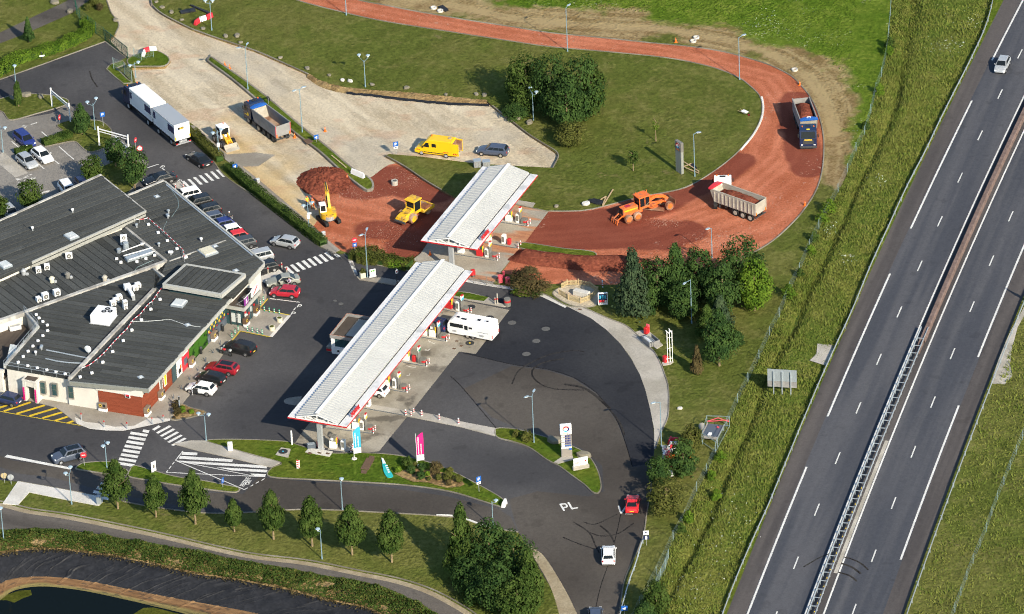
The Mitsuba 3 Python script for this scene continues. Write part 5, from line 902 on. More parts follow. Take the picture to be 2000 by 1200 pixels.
mark([z3(q) for q in ([(300, 190), (550, 205), (540, 245), (288, 240)], [(268, 255), (1130, 315), (1110, 356), (240, 300)], [(225, 333), (1690, 415), (1674, 459), (420, 378)], [(850, 440), (1690, 485), (1675, 526), (1110, 492)], [(1400, 545), (1665, 553), (1645, 597), (1490, 590)])], name='hatched_marking')
mline([z3(q) for q in ([(190, 330), (1310, 805)], [(205, 335), (1490, 590)], [(40, 525), (1650, 597)], [(310, 175), (190, 330)], [(172, 355), (138, 395)], [(120, 420), (85, 465)], [(65, 490), (40, 525)], [(1310, 805), (1365, 775)], [(1405, 755), (1455, 725)], [(1495, 705), (1545, 675)], [(1590, 655), (1640, 625)])], .13)
def ground_text(txt, px, py, rx, ry, h, squeeze=1.0, z=MZ, gap=None):
    "px, py: left end of the base line; rx, ry: reading direction"
    m = meshkit.text_mesh(txt, h, .004, True); a = heading(rx, ry, px, py); g = G(px, py, z)
    v = np.array(m.vertices); v[:, 0] *= squeeze; m.vertices = v; m = xform(m, g[0], g[1], z, a); return struct('painted_letters', m, 'paint_mat')
ground_text('RESERVE', 320+1300/8.333, 860+757/8.333, 13.0, -16.2, .62, .62); ground_text('CAR', 320+1378/8.333, 860+728/8.333, 13.0, -16.2, .62, .62)
ground_text('P', 1098, 998.5, 12.7, -2.4, 1.75, .72); ground_text('L', 1113.5, 995.5, 12.7, -2.4, 1.75, .8); ground_text('V', 1203, 1002.5, 16, .5, 1.75, .75); ground_text('L', 1219, 1004, 16, .5, 1.75, .8)
ground_text('P', 578, 600, 14, 1.5, .8); ground_text('P', 566, 614.5, 14, 1.5, .8); mline([tile(400, 480, [(1420, 970), (1385, 1010)], 8)], .14)
ground_text('P', 311, 327.5, 14, 3, .75); ground_text('P', 344, 355, 14, 3, .75); mline([tile(0, 300, q) for q in ([(1150, 112), (1238, 84)], [(1265, 115), (1285, 130)], [(1290, 138), (1305, 147)], [(1345, 175), (1365, 192)])], .16)
mline([tile(250, 330, q, 8) for q in ([(1008, 417), (1052, 405)], [(1330, 738), (1415, 705)], [(1608, 932), (1662, 914)], [(1708, 1047), (1782, 1020)], [(215, 205), (285, 185)])]+[tile(400, 480, q, 8) for q in ([(690, 73), (832, 25)], [(1028, 247), (1084, 230)], [(1015, 828), (1485, 886)])], .16)
mark([[(14.3, 888.5), (8.5, 893), (136, 917.3), (138.2, 913.6)]]); mark([tile(640, 480, [(310, 205), (380, 210), (475, 455), (425, 470)], 8)], 'worn_paint_mat')
mline([tile(0, 0, q) for q in ([(90, 1105), (157, 1162)], [(325, 1030), (390, 1086)], [(460, 1145), (525, 1202)])]+[tile(0, 300, q) for q in ([(285, 68), (345, 121)], [(418, 48), (462, 83)], [(515, -5), (577, 46)])], .16)
mark([tile(0, 300, q) for q in ([(120, 198), (245, 160), (262, 170), (135, 212)], [(140, 225), (270, 183), (285, 194), (150, 236)], [(165, 250), (290, 207), (305, 216), (175, 260)], [(190, 272), (300, 240), (318, 250), (205, 285)], [(318, 305), (385, 287), (398, 296), (330, 318)])], 'worn_paint_mat')
mark([tile(0, 0, q) for q in ([(135, 1003), (190, 978), (210, 990), (200, 998)], [(195, 985), (290, 955), (292, 962), (200, 992)])], 'worn_paint_mat')
yb = []
for a, b in (((130, 745), (-60, 805)), ((240, 744), (30, 815)), ((350, 768), (130, 834)), ((445, 788), (230, 852)), ((512, 815), (332, 868)), ((558, 848), (430, 889)), ((598, 882), (528, 907))):
    P = GP(tile(0, 600, [a, b])); yb.append(LineString(P).buffer(.21, cap_style=2))
struct('yellow_hatching', flat(unary_union(yb), MZ), 'yellow_paint_mat'); mline([tile(0, 600, [(-60, 800), (0, 815), (300, 868), (705, 938)])], .14, 'yellow_paint_mat', .02, 'yellow_hatching')
mline([tile(350, 560, [(820, 852), (952, 693), (1425, 787)], 8), tile(350, 560, [(1385, 190), (1250, 350), (1722, 446)], 8)], .16, 'yellow_paint_mat', .108, 'yellow_edge_line')
mline([tile(350, 560, [(1432, 785), (1725, 448)], 8)], .5, 'pale_concrete_mat', .107, 'pavement_edge')
mline([tile(780, 560, q, 8) for q in ([(450, 855), (540, 893), (562, 868)], [(400, 978), (450, 1000), (482, 968)])]+[tile(640, 620, q, 8) for q in ([(1570, 365), (1660, 413), (1682, 388)], [(1515, 512), (1575, 520), (1602, 488)], [(1225, 755), (1360, 792), (1382, 770)], [(1230, 905), (1265, 915), (1290, 880)])], .08, 'paint_mat', .022)
# tar joints and tyre marks: bitumen and rubber lying on the road
for q in ([(972, 840), (905, 760), (880, 735)], [(905, 690), (1000, 712), (1070, 722), (1120, 738), (1165, 768), (1205, 822), (1223, 870), (1235, 912)]): struct('tar_joint', flat(LineString(smooth(GP(q), False, .8)).buffer(.05), .0165), 'tar_mat')
struct('tar_joint', flat(LineString(smooth(GP([(1213, 1003), (1200, 1060), (1187, 1105), (1172, 1150), (1160, 1205)]), False, .8)).buffer(.05), .0165), 'tar_mat')
dmat('rubber_mark_mat', lambda p, n, uv: mix((.022, .021, .022), (.045, .042, .04), smoothstep(.35, .6, fbm(p.x*2.2, p.y*2.2, octaves=3))))
for q, w in ((tile(1000, 600, [(0, 600), (50, 500), (160, 430), (300, 370), (480, 340), (560, 350)]), .10), (tile(1000, 600, [(560, 650), (330, 640), (220, 600), (160, 540), (170, 480), (260, 430), (400, 405)]), .12), (tile(1000, 600, [(420, 605), (550, 630), (650, 690), (760, 790)]), .22), (tile(1000, 600, [(760, 800), (840, 900), (880, 1000)]), .10),
             (tile(1000, 900, [(600, 560), (700, 590), (830, 570), (950, 490)]), .10), (tile(1000, 900, [(690, 510), (760, 570), (800, 640)]), .12), (tile(1000, 900, [(560, 480), (640, 500), (740, 460), (820, 420)]), .09), (tile(1000, 900, [(480, 480), (600, 560), (650, 660), (680, 720)]), .10), (tile(1000, 900, [(400, 600), (520, 650), (640, 690)]), .09),
             (tile(1500, 900, [(280, 830), (400, 760), (500, 720)]), .10), (tile(1500, 900, [(560, 750), (640, 765), (720, 800), (780, 850)]), .12), (tile(1500, 900, [(560, 800), (650, 830), (720, 880)]), .16), (tile(1500, 900, [(540, 870), (640, 900), (690, 940)]), .14), (tile(0, 0, [(700, 560), (720, 620), (760, 680)]), .1)):
    struct('tyre_mark', flat(LineString(smooth(GP(q), False, .6)).buffer(w), .0172), 'rubber_mark_mat')
# manhole covers
def disc(x, y, r, z0, z1, n=28): return xform(cyl((0, 0, z0), (0, 0, z1), r, n=n), x, y)
mat('iron_mat', (.10, .098, .095), rough=.7); mat('dark_iron_mat', (.03, .032, .034), rough=.6)
for i, (px, py, r) in enumerate(((1000, 631, .62), (1066, 643, .62), (1047.5, 666.5, .6), (1028, 692, .6), (654.5, 588, .3), (666, 594, .4))):
    g = G(px, py); k = single('manhole_cover', disc(g[0], g[1], r, .0, .022), 'iron_mat', ('uppermost', 'second', 'third', 'lowest')[i]+' round iron cover in the dark asphalt right of the caravan' if i < 4 else ('left', 'right')[i-4]+' small round cover in the asphalt left of the long canopy', 'manhole cover', group='covers beside the caravan' if i < 4 else 'small covers in the car lane'); 
    put('frame_ring', mikit.ply(trimesh.creation.annulus(r*.93, r*1.02, .03, transform=trimesh.transformations.translation_matrix([g[0], g[1], .014]))), 'dark_iron_mat', k)
for i, (px, py, r, c) in enumerate(((920, 600, .6, 'dark_iron_mat'), (956, 621, .6, 'green_post'), (917.5, 670.6, .6, 'lime_mat'), (553, 884, .62, 'cyan_mat'))):
    g = G(px, py); zz = .15 if i == 3 else .02
    k = single('tank_cover', disc(g[0], g[1], r, zz-.04, zz+.02), 'dark_iron_mat', ('plain black tank cover near the top pump island', 'black tank cover with green centre behind the caravan', 'black tank cover with yellow centre below the caravan', 'black round cover on a concrete slab in the grass')[i], 'tank cover'); put('centre_mark', disc(g[0], g[1], .13, zz+.02, zz+.03, 12), c, k)
struct('concrete_pad', extrude(poly([(538, 890), (549, 876), (568, 879), (563, 896)]), 0, .15), 'concrete_mat'); struct('concrete_pad', extrude(poly([(596, 885), (604, 877), (650, 884), (644, 894)]), 0, .16), 'pale_concrete_mat')
mat('hatch_brown', (.12, .075, .05), rough=.8)
for q, z in (([(604, 885), (610, 887), (607, 889), (600, 888)], .165), ([(622, 885), (629, 887), (626, 889), (619, 887)], .165), ([(638, 886), (645, 888), (642, 890), (636, 889)], .165), ([(716, 896), (732, 898), (720, 920), (704, 918)], .15), ([(722, 892), (732, 894), (730, 898), (720, 896)], .148), ([(706, 920), (718, 921), (715, 927), (705, 926)], .148), ([(890, 665), (896, 666), (894, 668.5), (889, 667.5)], .02), ([(899, 674), (905, 675), (902, 678), (897, 677)], .02), ([(885, 680), (891, 681), (888, 683), (883, 682)], .02), ([(1130, 603), (1137, 604), (1135, 606.5), (1128, 605.5)], .02), ([(592, 275), (606, 271), (612, 278), (600, 283)], .1)):
    struct('access_hatch', extrude(poly(q), z-.05, z+.01), 'hatch_brown')
struct('cobbled_patch', flat(poly(tile(540, 740, [(110, 350), (150, 310), (250, 290), (400, 275), (370, 380), (290, 420), (200, 405), (130, 385)], 8), 0, True), .019), 'paving_mat')
ORD = ['first', 'second', 'third', 'fourth', 'fifth', 'sixth', 'seventh', 'eighth', 'ninth', 'tenth', 'eleventh', 'twelfth', 'thirteenth', 'fourteenth', 'fifteenth', 'last']
# ================================================================== lamps
def lamp(base, h, heads, label, kind='street', z=0.0, group=None, grp2=None):
    k = thing('street_lamp', label, 'street lamp', group); b = G(*base, z); hp = [G(*q, z+h) for q in heads]
    put('post', cat([cyl(b, b+[0, 0, h*.45], .075, .065), cyl(b+[0, 0, h*.45], b+[0, 0, h*.97], .06, .045), cyl(b, b+[0, 0, .35], .11, .10)]), 'lamp_metal', k)
    for q in hp:
        d = q-b; d[2] = 0; L = np.linalg.norm(d); d = d/max(L, .01); L = min(L, 1.6); e = b+d*L
        if kind == 'street':
            a = math.atan2(d[1], d[0]); put('arm', cyl(b+[0, 0, h*.96], e+[0, 0, h-z*0-.02], .04, .035), 'lamp_metal', k); m = hull([(x, s*y, zz) for s in (-1, 1) for x, y, zz in ((-.15, .10, 0), (.15, .16, .06), (.62, .10, .04), (.62, .06, -.04), (-.1, .06, -.06))]); hd = put('lamp_head', xform(m, e[0], e[1], z+h, a), 'lamp_head', k); put('lamp_glass', xform(bx(.25, 0, -.06, .5, .18, .04), e[0], e[1], z+h, a), 'lamp_glass', hd)
        else:
            put('arm', cat([cyl(b+[0, 0, h*.90], e+[0, 0, h*.93-z*0], .03), cyl(e+[0, 0, h*.93], e+[0, 0, h*.97], .03)]), 'lamp_metal', k); c = e+[0, 0, h]
            hd = put('lamp_head', cat([cyl(c+[0, 0, .10], c+[0, 0, .20], .30, .14, n=16), cyl(c+[0, 0, .04], c+[0, 0, .10], .31, .30, n=16)]), 'lamp_head', k); put('lamp_glass', cyl(c+[0, 0, -.22], c+[0, 0, .04], .10, .15, n=12), 'lamp_glass', hd)
for b, h, hs, lb in (((1108.5, 101), 7.4, [(1109, 11)], 'tall street lamp on the inner kerb of the straight red road'), ((1444.5, 156), 7.1, [(1450, 69)], 'tall street lamp at the start of the red bend'), ((1357, 345), 7.0, [(1361, 259)], 'tall street lamp beside the grey sign tower'), ((1390.7, 504), 4.8, [(1385, 446)], 'street lamp rising behind the dark trees on red gravel'), ((1292, 873), 7.0, [(1279, 786)], 'street lamp leaning over the pale concrete apron'),
                     ((1043, 866), 7.4, [(1031, 774), (1042, 765)], 'tall two headed lamp on the totem island'), ((590.5, 259), 7.2, [(577, 176), (590, 171)], 'tall two headed lamp on the long grass island in the yard'), ((484.3, 175), 7.0, [(469, 93), (482, 87)], 'tall two headed lamp at the upper part of the yard island'), ((718, 543), 7.0, [(708, 458), (716, 449)], 'tall two headed lamp beside the planter and white board'), ((676.5, 30), 7.2, [(677, -60)], 'street lamp post cut by the top edge beside the red road'), ((1351, 632), 7.0, [(1339, 552)], 'street lamp standing among the dark trees')):
    lamp(b, h, hs, lb, z=YZ*0)
for b, h, hs, lb in (((713.7, 170), 4.5, [(700, 107), (718.5, 109)], 'twin lantern on the lawn beside the black sheet'), ((185.7, 255), 4.5, [(170.5, 200), (187.5, 192.5)], 'twin lantern beside the blue parking sign'), ((209, 916), 4.4, [(200, 877), (210.5, 865.5)], 'twin lantern on the small island by the zebra crossing'), ((140, 985), 4.8, [(128, 925), (137.5, 913)], 'twin lantern at the pale footpath corner'), ((1042, 235), 4.6, [(1035.5, 172), (1047.5, 180)], 'twin lantern in front of the big tree clump'), ((403, 862), 4.4, [(387.5, 808), (407.5, 810)], 'twin lantern at the tip of the planted corner'),
                     ((265, 152), 2.6, [(253.5, 128.5), (270, 122)], 'low twin lantern by the grass tip at the gate'), ((413.7, 59.5), 5.0, [(401, 2), (415, 2)], 'twin lantern beside the fallen barriers'), ((428, 306), 4.4, [(415.5, 260), (432, 254)], 'twin lantern with white box in front of the wheel loader'), ((604, 451), 4.6, [(592.5, 402), (609.5, 396)], 'twin lantern with white box beside the excavator'), ((30.5, 161), 3.0, [(28.5, 129)], 'small lantern by the hedge at the left edge'), ((6, 298), 4.4, [(9.5, 250)], 'single lantern in the car park at the left edge'), ((7.5, 1057), 5.0, [(1, 993)], 'lantern at the left edge above the pond bank'),
                     ((669, 997), 4.5, [(667, 936)], 'single lantern behind the tree row at the access lane'), ((629, 1092), 4.5, [(620.5, 1034)], 'single lantern standing in front of the street trees'), ((963, 1030), 4.0, [(968.5, 978)], 'single lantern at the end of the tree row by the kerb')):
    lamp(b, h, hs, lb, 'lantern')
for px, py in ((428, 306), (604, 451)):
    g = G(px, py); single('sensor_box', cat([cbx(g[0], g[1], 2.25, .4, .35, .6, .04), cbx(g[0]+.15, g[1], 2.75, .6, .25, .22, .04)]) if px > 500 else cbx(g[0], g[1], 1.9, .42, .4, .5, .04), 'truck_white', 'white camera box on the lantern post beside the excavator' if px > 500 else 'white box strapped to the lantern post by the wheel loader', 'box')
# ================================================================== guard rails, central barrier, fences
def guard_rail(P, label, spacing=4.0, side=1, double=False):
    k = thing('guard_rail', label, 'guard rail'); P = np.asarray(P)[:, :2]; L = np.linalg.norm(np.diff(P, axis=0), axis=1).sum(); n = int(L/spacing); Q = resample(P, n*2+1)
    rows = [np.c_[offset_line(Q, o*side), np.full(len(Q), z)] for o, z in ((0, .44), (.05, .48), (.05, .54), (0, .58), (0, .62), (.05, .66), (.05, .72), (0, .76), (-.02, .76), (-.02, .44))]
    put('rail', ribbon(rows), 'galv_metal', k)
    pm = mikit.ply(cat([bx(0, 0, .32, .10, .06, .76), bx(.09*side, 0, .62, .22, .05, .12)]))
    for i in range(0, len(Q)-1, 2):
        d = Q[min(i+1, len(Q)-1)]-Q[i]; put('post', pm, 'galv_metal', k, pose(*Q[i], 0, math.atan2(d[1], d[0])+math.pi/2))
guard_rail(rail_l, 'galvanised guard rail along the grass verge on the left of the motorway', 4.0, -1)
guard_rail(road_line(16.1, -60, 215), 'galvanised guard rail along the right edge of the motorway', 4.0, -1)
SB0 = 74.0
dmat('barrier_mat', lambda p, n, uv: mix((.125, .088, .075), (.255, .185, .165), fbm(p.x*1.4, p.y*1.4, p.z*2, octaves=4))*(.8+.4*noise(p.x*5, p.y*5, p.z*5)))
def wall_ribbon(o, prof, a, b): return ribbon([np.c_[road_line(o+dx, a, b, 70), np.full(70, z)] for dx, z in prof])
cb = thing('central_barrier', 'reddish concrete central barrier between the motorway carriageways', 'barrier')
put('wall', wall_ribbon(4.55, [(-.26, 0), (-.22, .10), (-.18, .55), (-.12, .60), (.42, .60), (.48, .55), (.56, .10), (.60, 0)], -60, SB0), 'barrier_mat', cb); put('end_block', hull([[*(road_pt(SB0+s, 4.6+o)), z] for s, z in ((0, .58), (0, 0), (3.0, .3), (3.0, 0)) for o in (-.2, .4)]), 'barrier_mat', cb)
struct('central_reserve', flat(Polygon(np.vstack([road_line(3.72, -60, 215), road_line(5.60, -60, 215)[::-1]])), .012), 'shoulder_mat'); struct('concrete_gutter', flat(Polygon(np.vstack([road_line(5.12, 100, 133), road_line(5.60, 100, 133)[::-1]])), .018), 'concrete_mat')
md = thing('median_guard_rail', 'double galvanised guard rail with cross spacers in the motorway median', 'guard rail')
for o, s in ((3.98, 1), (4.92, -1)):
    Q = road_line(o, SB0-3, 215, 80); put('rail', ribbon([np.c_[offset_line(Q, q*s), np.full(80, z)] for q, z in ((0, .46), (.05, .50), (.05, .56), (0, .60), (0, .64), (.05, .68), (.05, .74), (0, .78), (-.03, .78), (-.03, .46))]), 'galv_metal', md)
sp = mikit.ply(cat([bx(0, 0, .66, .95, .07, .10), bx(-.40, 0, .33, .08, .1, .7), bx(.40, 0, .33, .08, .1, .7)])); rf = mikit.ply(cbx(.34, .5, .8, .10, .10, .12, .02))
for s in np.arange(SB0, 213, 2.0):
    a, b = road_pt(s, 4.45), road_pt(s+1, 4.45); X = pose(*a, 0, math.atan2(*(b-a)[::-1])+math.pi/2); q = put('spacer', sp, 'galv_metal', md, X)
    if s > 112: put('reflector', rf, 'lime_mat', q, X)
fk = thing('wire_fence', 'low wire fence on metal posts along the ditch', 'fence'); pm = mikit.ply(cat([bx(0, 0, .75, .07, .07, 1.6)]))
for q in FENCE: put('post', pm, 'fence_metal', fk, pose(*G(*q)[:2]))
FL = np.array([G(*q) for q in FENCE]); put('wire', cat([tube(FL+[0, 0, z], .008, 4) for z in (.3, .7, 1.1, 1.45)]), 'fence_metal', fk)
def posts_fence(name, pts, h, label, m='dark_green_metal', mesh=True, step=2.4, cat_='fence', z=0.0):
    k = thing(name, label, cat_); P = np.array([G(*q, z)[:2] for q in pts]); L = np.linalg.norm(np.diff(P, axis=0), axis=1).sum(); Q = resample(P, max(2, int(L/step)+1)); p = mikit.ply(bx(0, 0, h/2, .08, .08, h))
    for q in Q: put('post', p, m, k, pose(*q, z))
    if mesh:
        ms = []
        for a, b in zip(Q[:-1], Q[1:]):
            for zz in np.linspace(.1, h-.05, 5): ms.append(beam([*a, z+zz], [*b, z+zz], .02, .02))
            n = max(2, int(np.linalg.norm(b-a)/.22))
            for t in np.arange(1, n)/n: c = a+(b-a)*t; ms.append(bx(*c, z+h/2, .014, .014, h-.1))
        put('mesh_panel', cat(ms), m, k)
    return k
posts_fence('mesh_fence', [(145, 0), (152, 38), (182, 62), (204, 78)], 2.0, 'dark green mesh fence leading down to the yard gate'); gk = posts_fence('sliding_gate', [(206, 80), (250, 115)], 1.9, 'dark green sliding gate of upright bars across the lorry road', step=1.7, cat_='gate')
ms = []
A, Bq = G(206, 80)[:2], G(250, 115)[:2]
for t in np.linspace(0, 1, 46): ms.append(bx(*(A+(Bq-A)*t), 1.0, .03, .03, 1.7))
put('bars', cat(ms+[beam([*A, z], [*Bq, z], .08, .08) for z in (.15, 1.85)]), 'dark_green_metal', gk)
posts_fence('mesh_fence', [(262, 112), (275, 120), (300, 113)], 1.5, 'pale mesh fence bay beside the gate end post', 'fence_metal', step=1.6); posts_fence('mesh_fence', [(222, 135), (236, 138), (258, 160)], 1.9, 'pale wire fence bays behind the white lorry', 'fence_metal', step=2.0)
posts_fence('mesh_fence', [(1306, 1094), (1300, 1112), (1282, 1150)], 1.6, 'pale mesh fence panel at the lower entry road', 'fence_metal', step=1.8)
posts_fence('mesh_fence', [(925, 556-3), (955, 560-2), (975, 562)], 1.3, 'grey woven fence panels between the two forecourts', 'pump_grey', step=1.7)
posts_fence('barrier_rail', [(640, 497), (648, 502), (655, 505), (668, 508)], .9, 'low black posts with a rail at the end of the footpath', 'dark_metal', step=.9)
guard_rail(smooth(GP([(1256, 1062), (1248, 1085), (1243, 1105), (1230, 1140), (1221, 1170), (1212, 1205), (1205, 1250)]), False, 1.0), 'short galvanised guard rail beside the entry lane', 3.0, 1)
pen = thing('wooden_pen', 'low octagonal wooden paling enclosure around a concrete block', 'fence')
for a, b in zip([(1092, 575), (1110, 586), (1134, 593), (1153, 586), (1168, 572), (1153, 561), (1130, 557), (1108, 558)], [(1110, 586), (1134, 593), (1153, 586), (1168, 572), (1153, 561), (1130, 557), (1108, 558), (1096, 564)]):
    A, C = G(*a)[:2], G(*b)[:2]; n = int(np.linalg.norm(C-A)/.16)
    put('paling_panel', cat([bx(*(A+(C-A)*(i+.5)/n), .42, .09, .03, .8, math.atan2(*(C-A)[::-1])) for i in range(n)]+[beam([*A, z], [*C, z], .05, .08) for z in (.2, .65)]), 'straw_mat', pen); put('post', bx(*A, .5, .12, .12, 1.0), 'wood_mat', pen)
g = G(1136, 578); single('concrete_block', cbx(g[0], g[1], .42, 2.3, .85, .75, .04, heading(28, 7, 1136, 578)), 'pale_concrete_mat', 'long white concrete block inside the wooden pen', 'block')
# ================================================================== signs
def sign(px, py, h, label, panels, face=0.0, z=0.0, post='grey_metal', pr=.035):
    "panels: (shape, width, height, centre height, material, extras)"
    k = thing('road_sign', label, 'sign'); g = G(px, py, z); X = pose(g[0], g[1], z, face); put('post', cyl((0, .04, 0), (0, .04, h), pr), post, k, X)
    for sh, w, hh, zc, m, extra in panels:
        if sh == 'disc': q = put('panel', cyl((0, 0, zc), (0, -.03, zc), w/2, n=24), m, k, X)
        else: q = put('panel', cbx(0, 0, zc, w, .04, hh, .015), m, k, X)
        for mesh, mm in extra: put('mark', mesh, mm, q, X)
    return k, X
U = lambda x, z, w, h, ry=0.0, y=-.032: bx(x, y, z, w, .012, h, 0, 0, ry)
txt = lambda s, h, x, z, y=-.030: (lambda m: (m.apply_translation([x, y, z]), m)[1])(upright(lettering(s, h, .012)))
NOENTRY = lambda zc: [(U(0, zc, .46, .11, 0, -.034), 'truck_white')]
sign(164.8, 911, 2.1, 'red no entry sign at the tip of the small island', [('disc', .85, 0, 1.7, 'poster_red', NOENTRY(1.7))]); sign(694, 500, 2.9, 'red no entry sign above a blue pedestrian sign by the upper hedge', [('disc', .8, 0, 2.5, 'poster_red', NOENTRY(2.5)), ('rect', .6, .6, 1.75, 'blue_paint', [(cyl((0, -.02, 1.75), (0, -.03, 1.75), .2, n=3), 'truck_white')])], .2)
for px, py, lb, fc, ex, zz in ((202, 248, 'blue parking sign on the car park island', .4, 0, 0), (774, 306, 'blue parking sign with white plate on the edge of the yard', .3, 1, YZ), (936, 962, 'blue parking sign with small plate at the grass tip', .5, 1, 0)):
    sign(px, py, 2.4, lb, [('rect', .75, .75, 2.0, 'blue_paint', [(txt('P', .42, 0, 1.80), 'truck_white')])]+([('rect', .62, .35, 1.42, 'truck_white', [(U(0, 1.42, .3, .14), 'car_navy')])] if ex else []), fc, zz)
for px, py, lb, zz in ((618.5, 283, 'blue pedestrian crossing sign on the yard island', YZ), (460, 340, 'blue pedestrian crossing sign by the hedge at the upper zebra', 0)):
    sign(px, py, 1.6, lb, [('rect', .7, .7, 1.25, 'blue_paint', [(cyl((0, -.02, 1.2), (0, -.034, 1.2), .26, n=3), 'truck_white')])], .3, zz)
sign(274, 307, 1.9, 'round white sign with red ring beside the car park exit', [('disc', .9, 0, 1.4, 'poster_red', [(cyl((0, -.028, 1.4), (0, -.036, 1.4), .32, n=20), 'truck_white'), (U(0, 1.4, .3, .08, .3, -.042), 'pump_grey')])], .1); sign(117, 244, 1.6, 'round sign seen nearly edge on beside the car park entry', [('disc', .8, 0, 1.2, 'poster_red', NOENTRY(1.2))], 1.2); sign(266, 293, 2.0, 'dark round sign seen edge on at the height barrier', [('disc', .8, 0, 1.6, 'poster_red', NOENTRY(1.6))], 1.15)
sign(776, 554, 2.4, 'small red and white round sign in the shade of the long canopy', [('disc', .65, 0, 1.85, 'truck_white', [(cyl((0, -.028, 1.85), (0, -.036, 1.85), .15, n=14), 'red_metal')])], .9, 0, 'dark_metal', .07)
sign(1262.5, 1066, 2.2, 'white and blue information sign beside the entry lane', [('rect', .75, .62, 1.9, 'truck_white', [(U(.0, 1.95, .2, .2), 'car_navy')]), ('rect', .75, .6, 1.2, 'car_navy', [(U(0, 1.2, .25, .5), 'truck_white')])]); sign(1220, 1203, 1.6, 'blue sign with white triangle at the lower end of the guard rail', [('rect', .8, .7, 1.1, 'blue_paint', [(cyl((0, -.02, 1.05), (0, -.034, 1.05), .26, n=3), 'truck_white')])])
for px, py, m, lb in ((9, 943, 'straw_mat', 'back of a greenish round sign at the left edge'), (22, 946, 'grey_metal', 'back of a pale grey round sign at the left edge')): sign(px, py, 1.5, lb, [('disc', .85, 0, 1.05, m, [])], math.pi)
sign(436, 953, 1.5, 'blue sign seen nearly edge on at the island tip', [('rect', .6, .75, 1.1, 'blue_paint', [(U(0, 1.1, .1, .4), 'truck_white')])], 1.1); sign(525, 207, 1.6, 'back of a dark round sign on the yard island', [('disc', .8, 0, 1.2, 'dark_metal', [])], 2.2, YZ)
for px, py, lb in ((583, 918, 'red and white chevron marker on the grass strip'),): sign(px, py, 1.5, lb, [('rect', .45, 1.2, .85, 'truck_white', [(U(0, .45+.32*i, .42, .14, .5), 'red_metal') for i in range(4)])], .25)
sign(301, 925, 1.8, 'white advertising board in a tall frame behind the street trees', [('rect', .8, 1.5, 1.05, 'truck_white', [(U(0, 1.1, .3, .5), 'pump_grey')])], .75)
wbk, Xwb = sign(728.5, 545, 1.4, 'white board with two green squares beside the two headed lamp', [('rect', .85, 1.15, .95, 'truck_white', [(U(-.16, 1.25, .24, .22), 'green_sign_mat'), (U(.16, 1.25, .24, .22), 'green_sign_mat'), (U(0, .75, .5, .12), 'skylight_mat')]), ('rect', 1.0, .2, .38, 'pump_white', [])], .3)
bs = thing('road_sign', 'large rectangular motorway sign seen from behind on three posts', 'sign'); A = G(1511.5, 771)[:2]; C = G(1545, 773)[:2]; az = math.atan2(*(C-A)[::-1]); X = pose(*((A+C)/2), 0, az); W_ = np.linalg.norm(C-A)
for i in range(3): put('post', bx((i-1)*W_/2, -.12, 1.75, .12, .16, 3.7), 'galv_metal', bs, X)
for i in range(9): put('panel', bx(0, .0, 1.35+.30*i, 3.9, .04, .285), 'galv_metal' if i > 2 else 'tipper_mat', bs, X)
g = G(2006, 592); k = thing('road_sign', 'motorway sign just outside the right edge that throws the dart shaped shadow', 'sign'); X = pose(g[0]+1.0, g[1]-1.6, 0, -.9); put('panel', bx(0, 0, 2.6, 3.0, .06, 1.6), 'galv_metal', k, X); put('post', cat([bx(-1, .08, 1.6, .12, .12, 3.3), bx(1, .08, 1.6, .12, .12, 3.3)]), 'galv_metal', k, X)
def totem(px, py, az, label, low=True):
    k = thing('price_totem', label, 'sign'); g = G(px, py); X = pose(g[0], g[1], .0, az)
    put('column', cbx(0, 0, 2.45, 1.42, .45, 4.9, .04), 'grey_totem' if low else 'fascia_dark_mat', k, X); put('head', cbx(0, 0, 4.25, 1.50, .50, 1.45, .05), 'truck_white' if low else 'pump_grey', k, X); lg = put('logo', cyl((0, -.25, 4.38), (0, -.262, 4.38), .44, n=28), 'truck_white', k, X)
    def arc(a0, a1, r0, r1): t = np.linspace(a0, a1, 10); return [(r1*math.cos(a), 4.38+r1*math.sin(a)) for a in t]+[(r0*math.cos(a), 4.38+r0*math.sin(a)) for a in t[::-1]]
    for a0, a1, m, r in ((20, 150, 'red_metal', .24), (-65, 22, 'car_blue', .27), (205, 292, 'cyan_mat', .26), (150, 206, 'safety_orange', .30)): put('logo_arc', prism(arc(math.radians(a0), math.radians(a1), r, .43), -.275, -.262), m, lg, X)
    put('logo_lettering', txt('TOTAL', .17, 0, 3.68, -.275), 'safety_orange', lg, X)
    for i in range(5 if low else 0):
        z = 3.30-.36*i; put('fuel_name', U(-.42, z, .42, .24, 0, -.24), 'truck_white', k, X); put('price_row', cat([bx(-.08+.19*j, -.235, z, .14, .02, .22) for j in range(4)]), 'car_blue' if i < 4 else 'blue_paint', k, X)
    if low: put('band', U(0, 1.55, 1.36, .22, 0, -.235), 'truck_white', k, X); put('service_mark', cat([U(.5, 1.3, .36, .26, 0, -.24)]), 'blue_paint', k, X); return k, X
mat('grey_totem', (.27, .245, .22), rough=.6)
totem(1107, 893, heading(20, -2, 1107, 893), 'grey price totem with ring logo on the curved grass island'); totem(1328, 337, -1.0, 'grey fuel totem on the big lawn seen from its narrow side', False)
single('concrete_step', extrude(poly([(1094, 897), (1103, 892), (1119, 893), (1120, 900), (1090, 908), (1082, 905)]), .12, .2), 'concrete_mat', 'concrete slab path at the foot of the price totem', 'slab')
ls = thing('low_sign', 'low white two panel sign with red marks on a stone base', 'sign'); g = G(1134.5, 917); X = pose(g[0], g[1], 0, heading(25, -5, 1134, 917)); put('base', cbx(0, 0, .35, 2.2, .5, .55, .05), 'concrete_mat', ls, X)
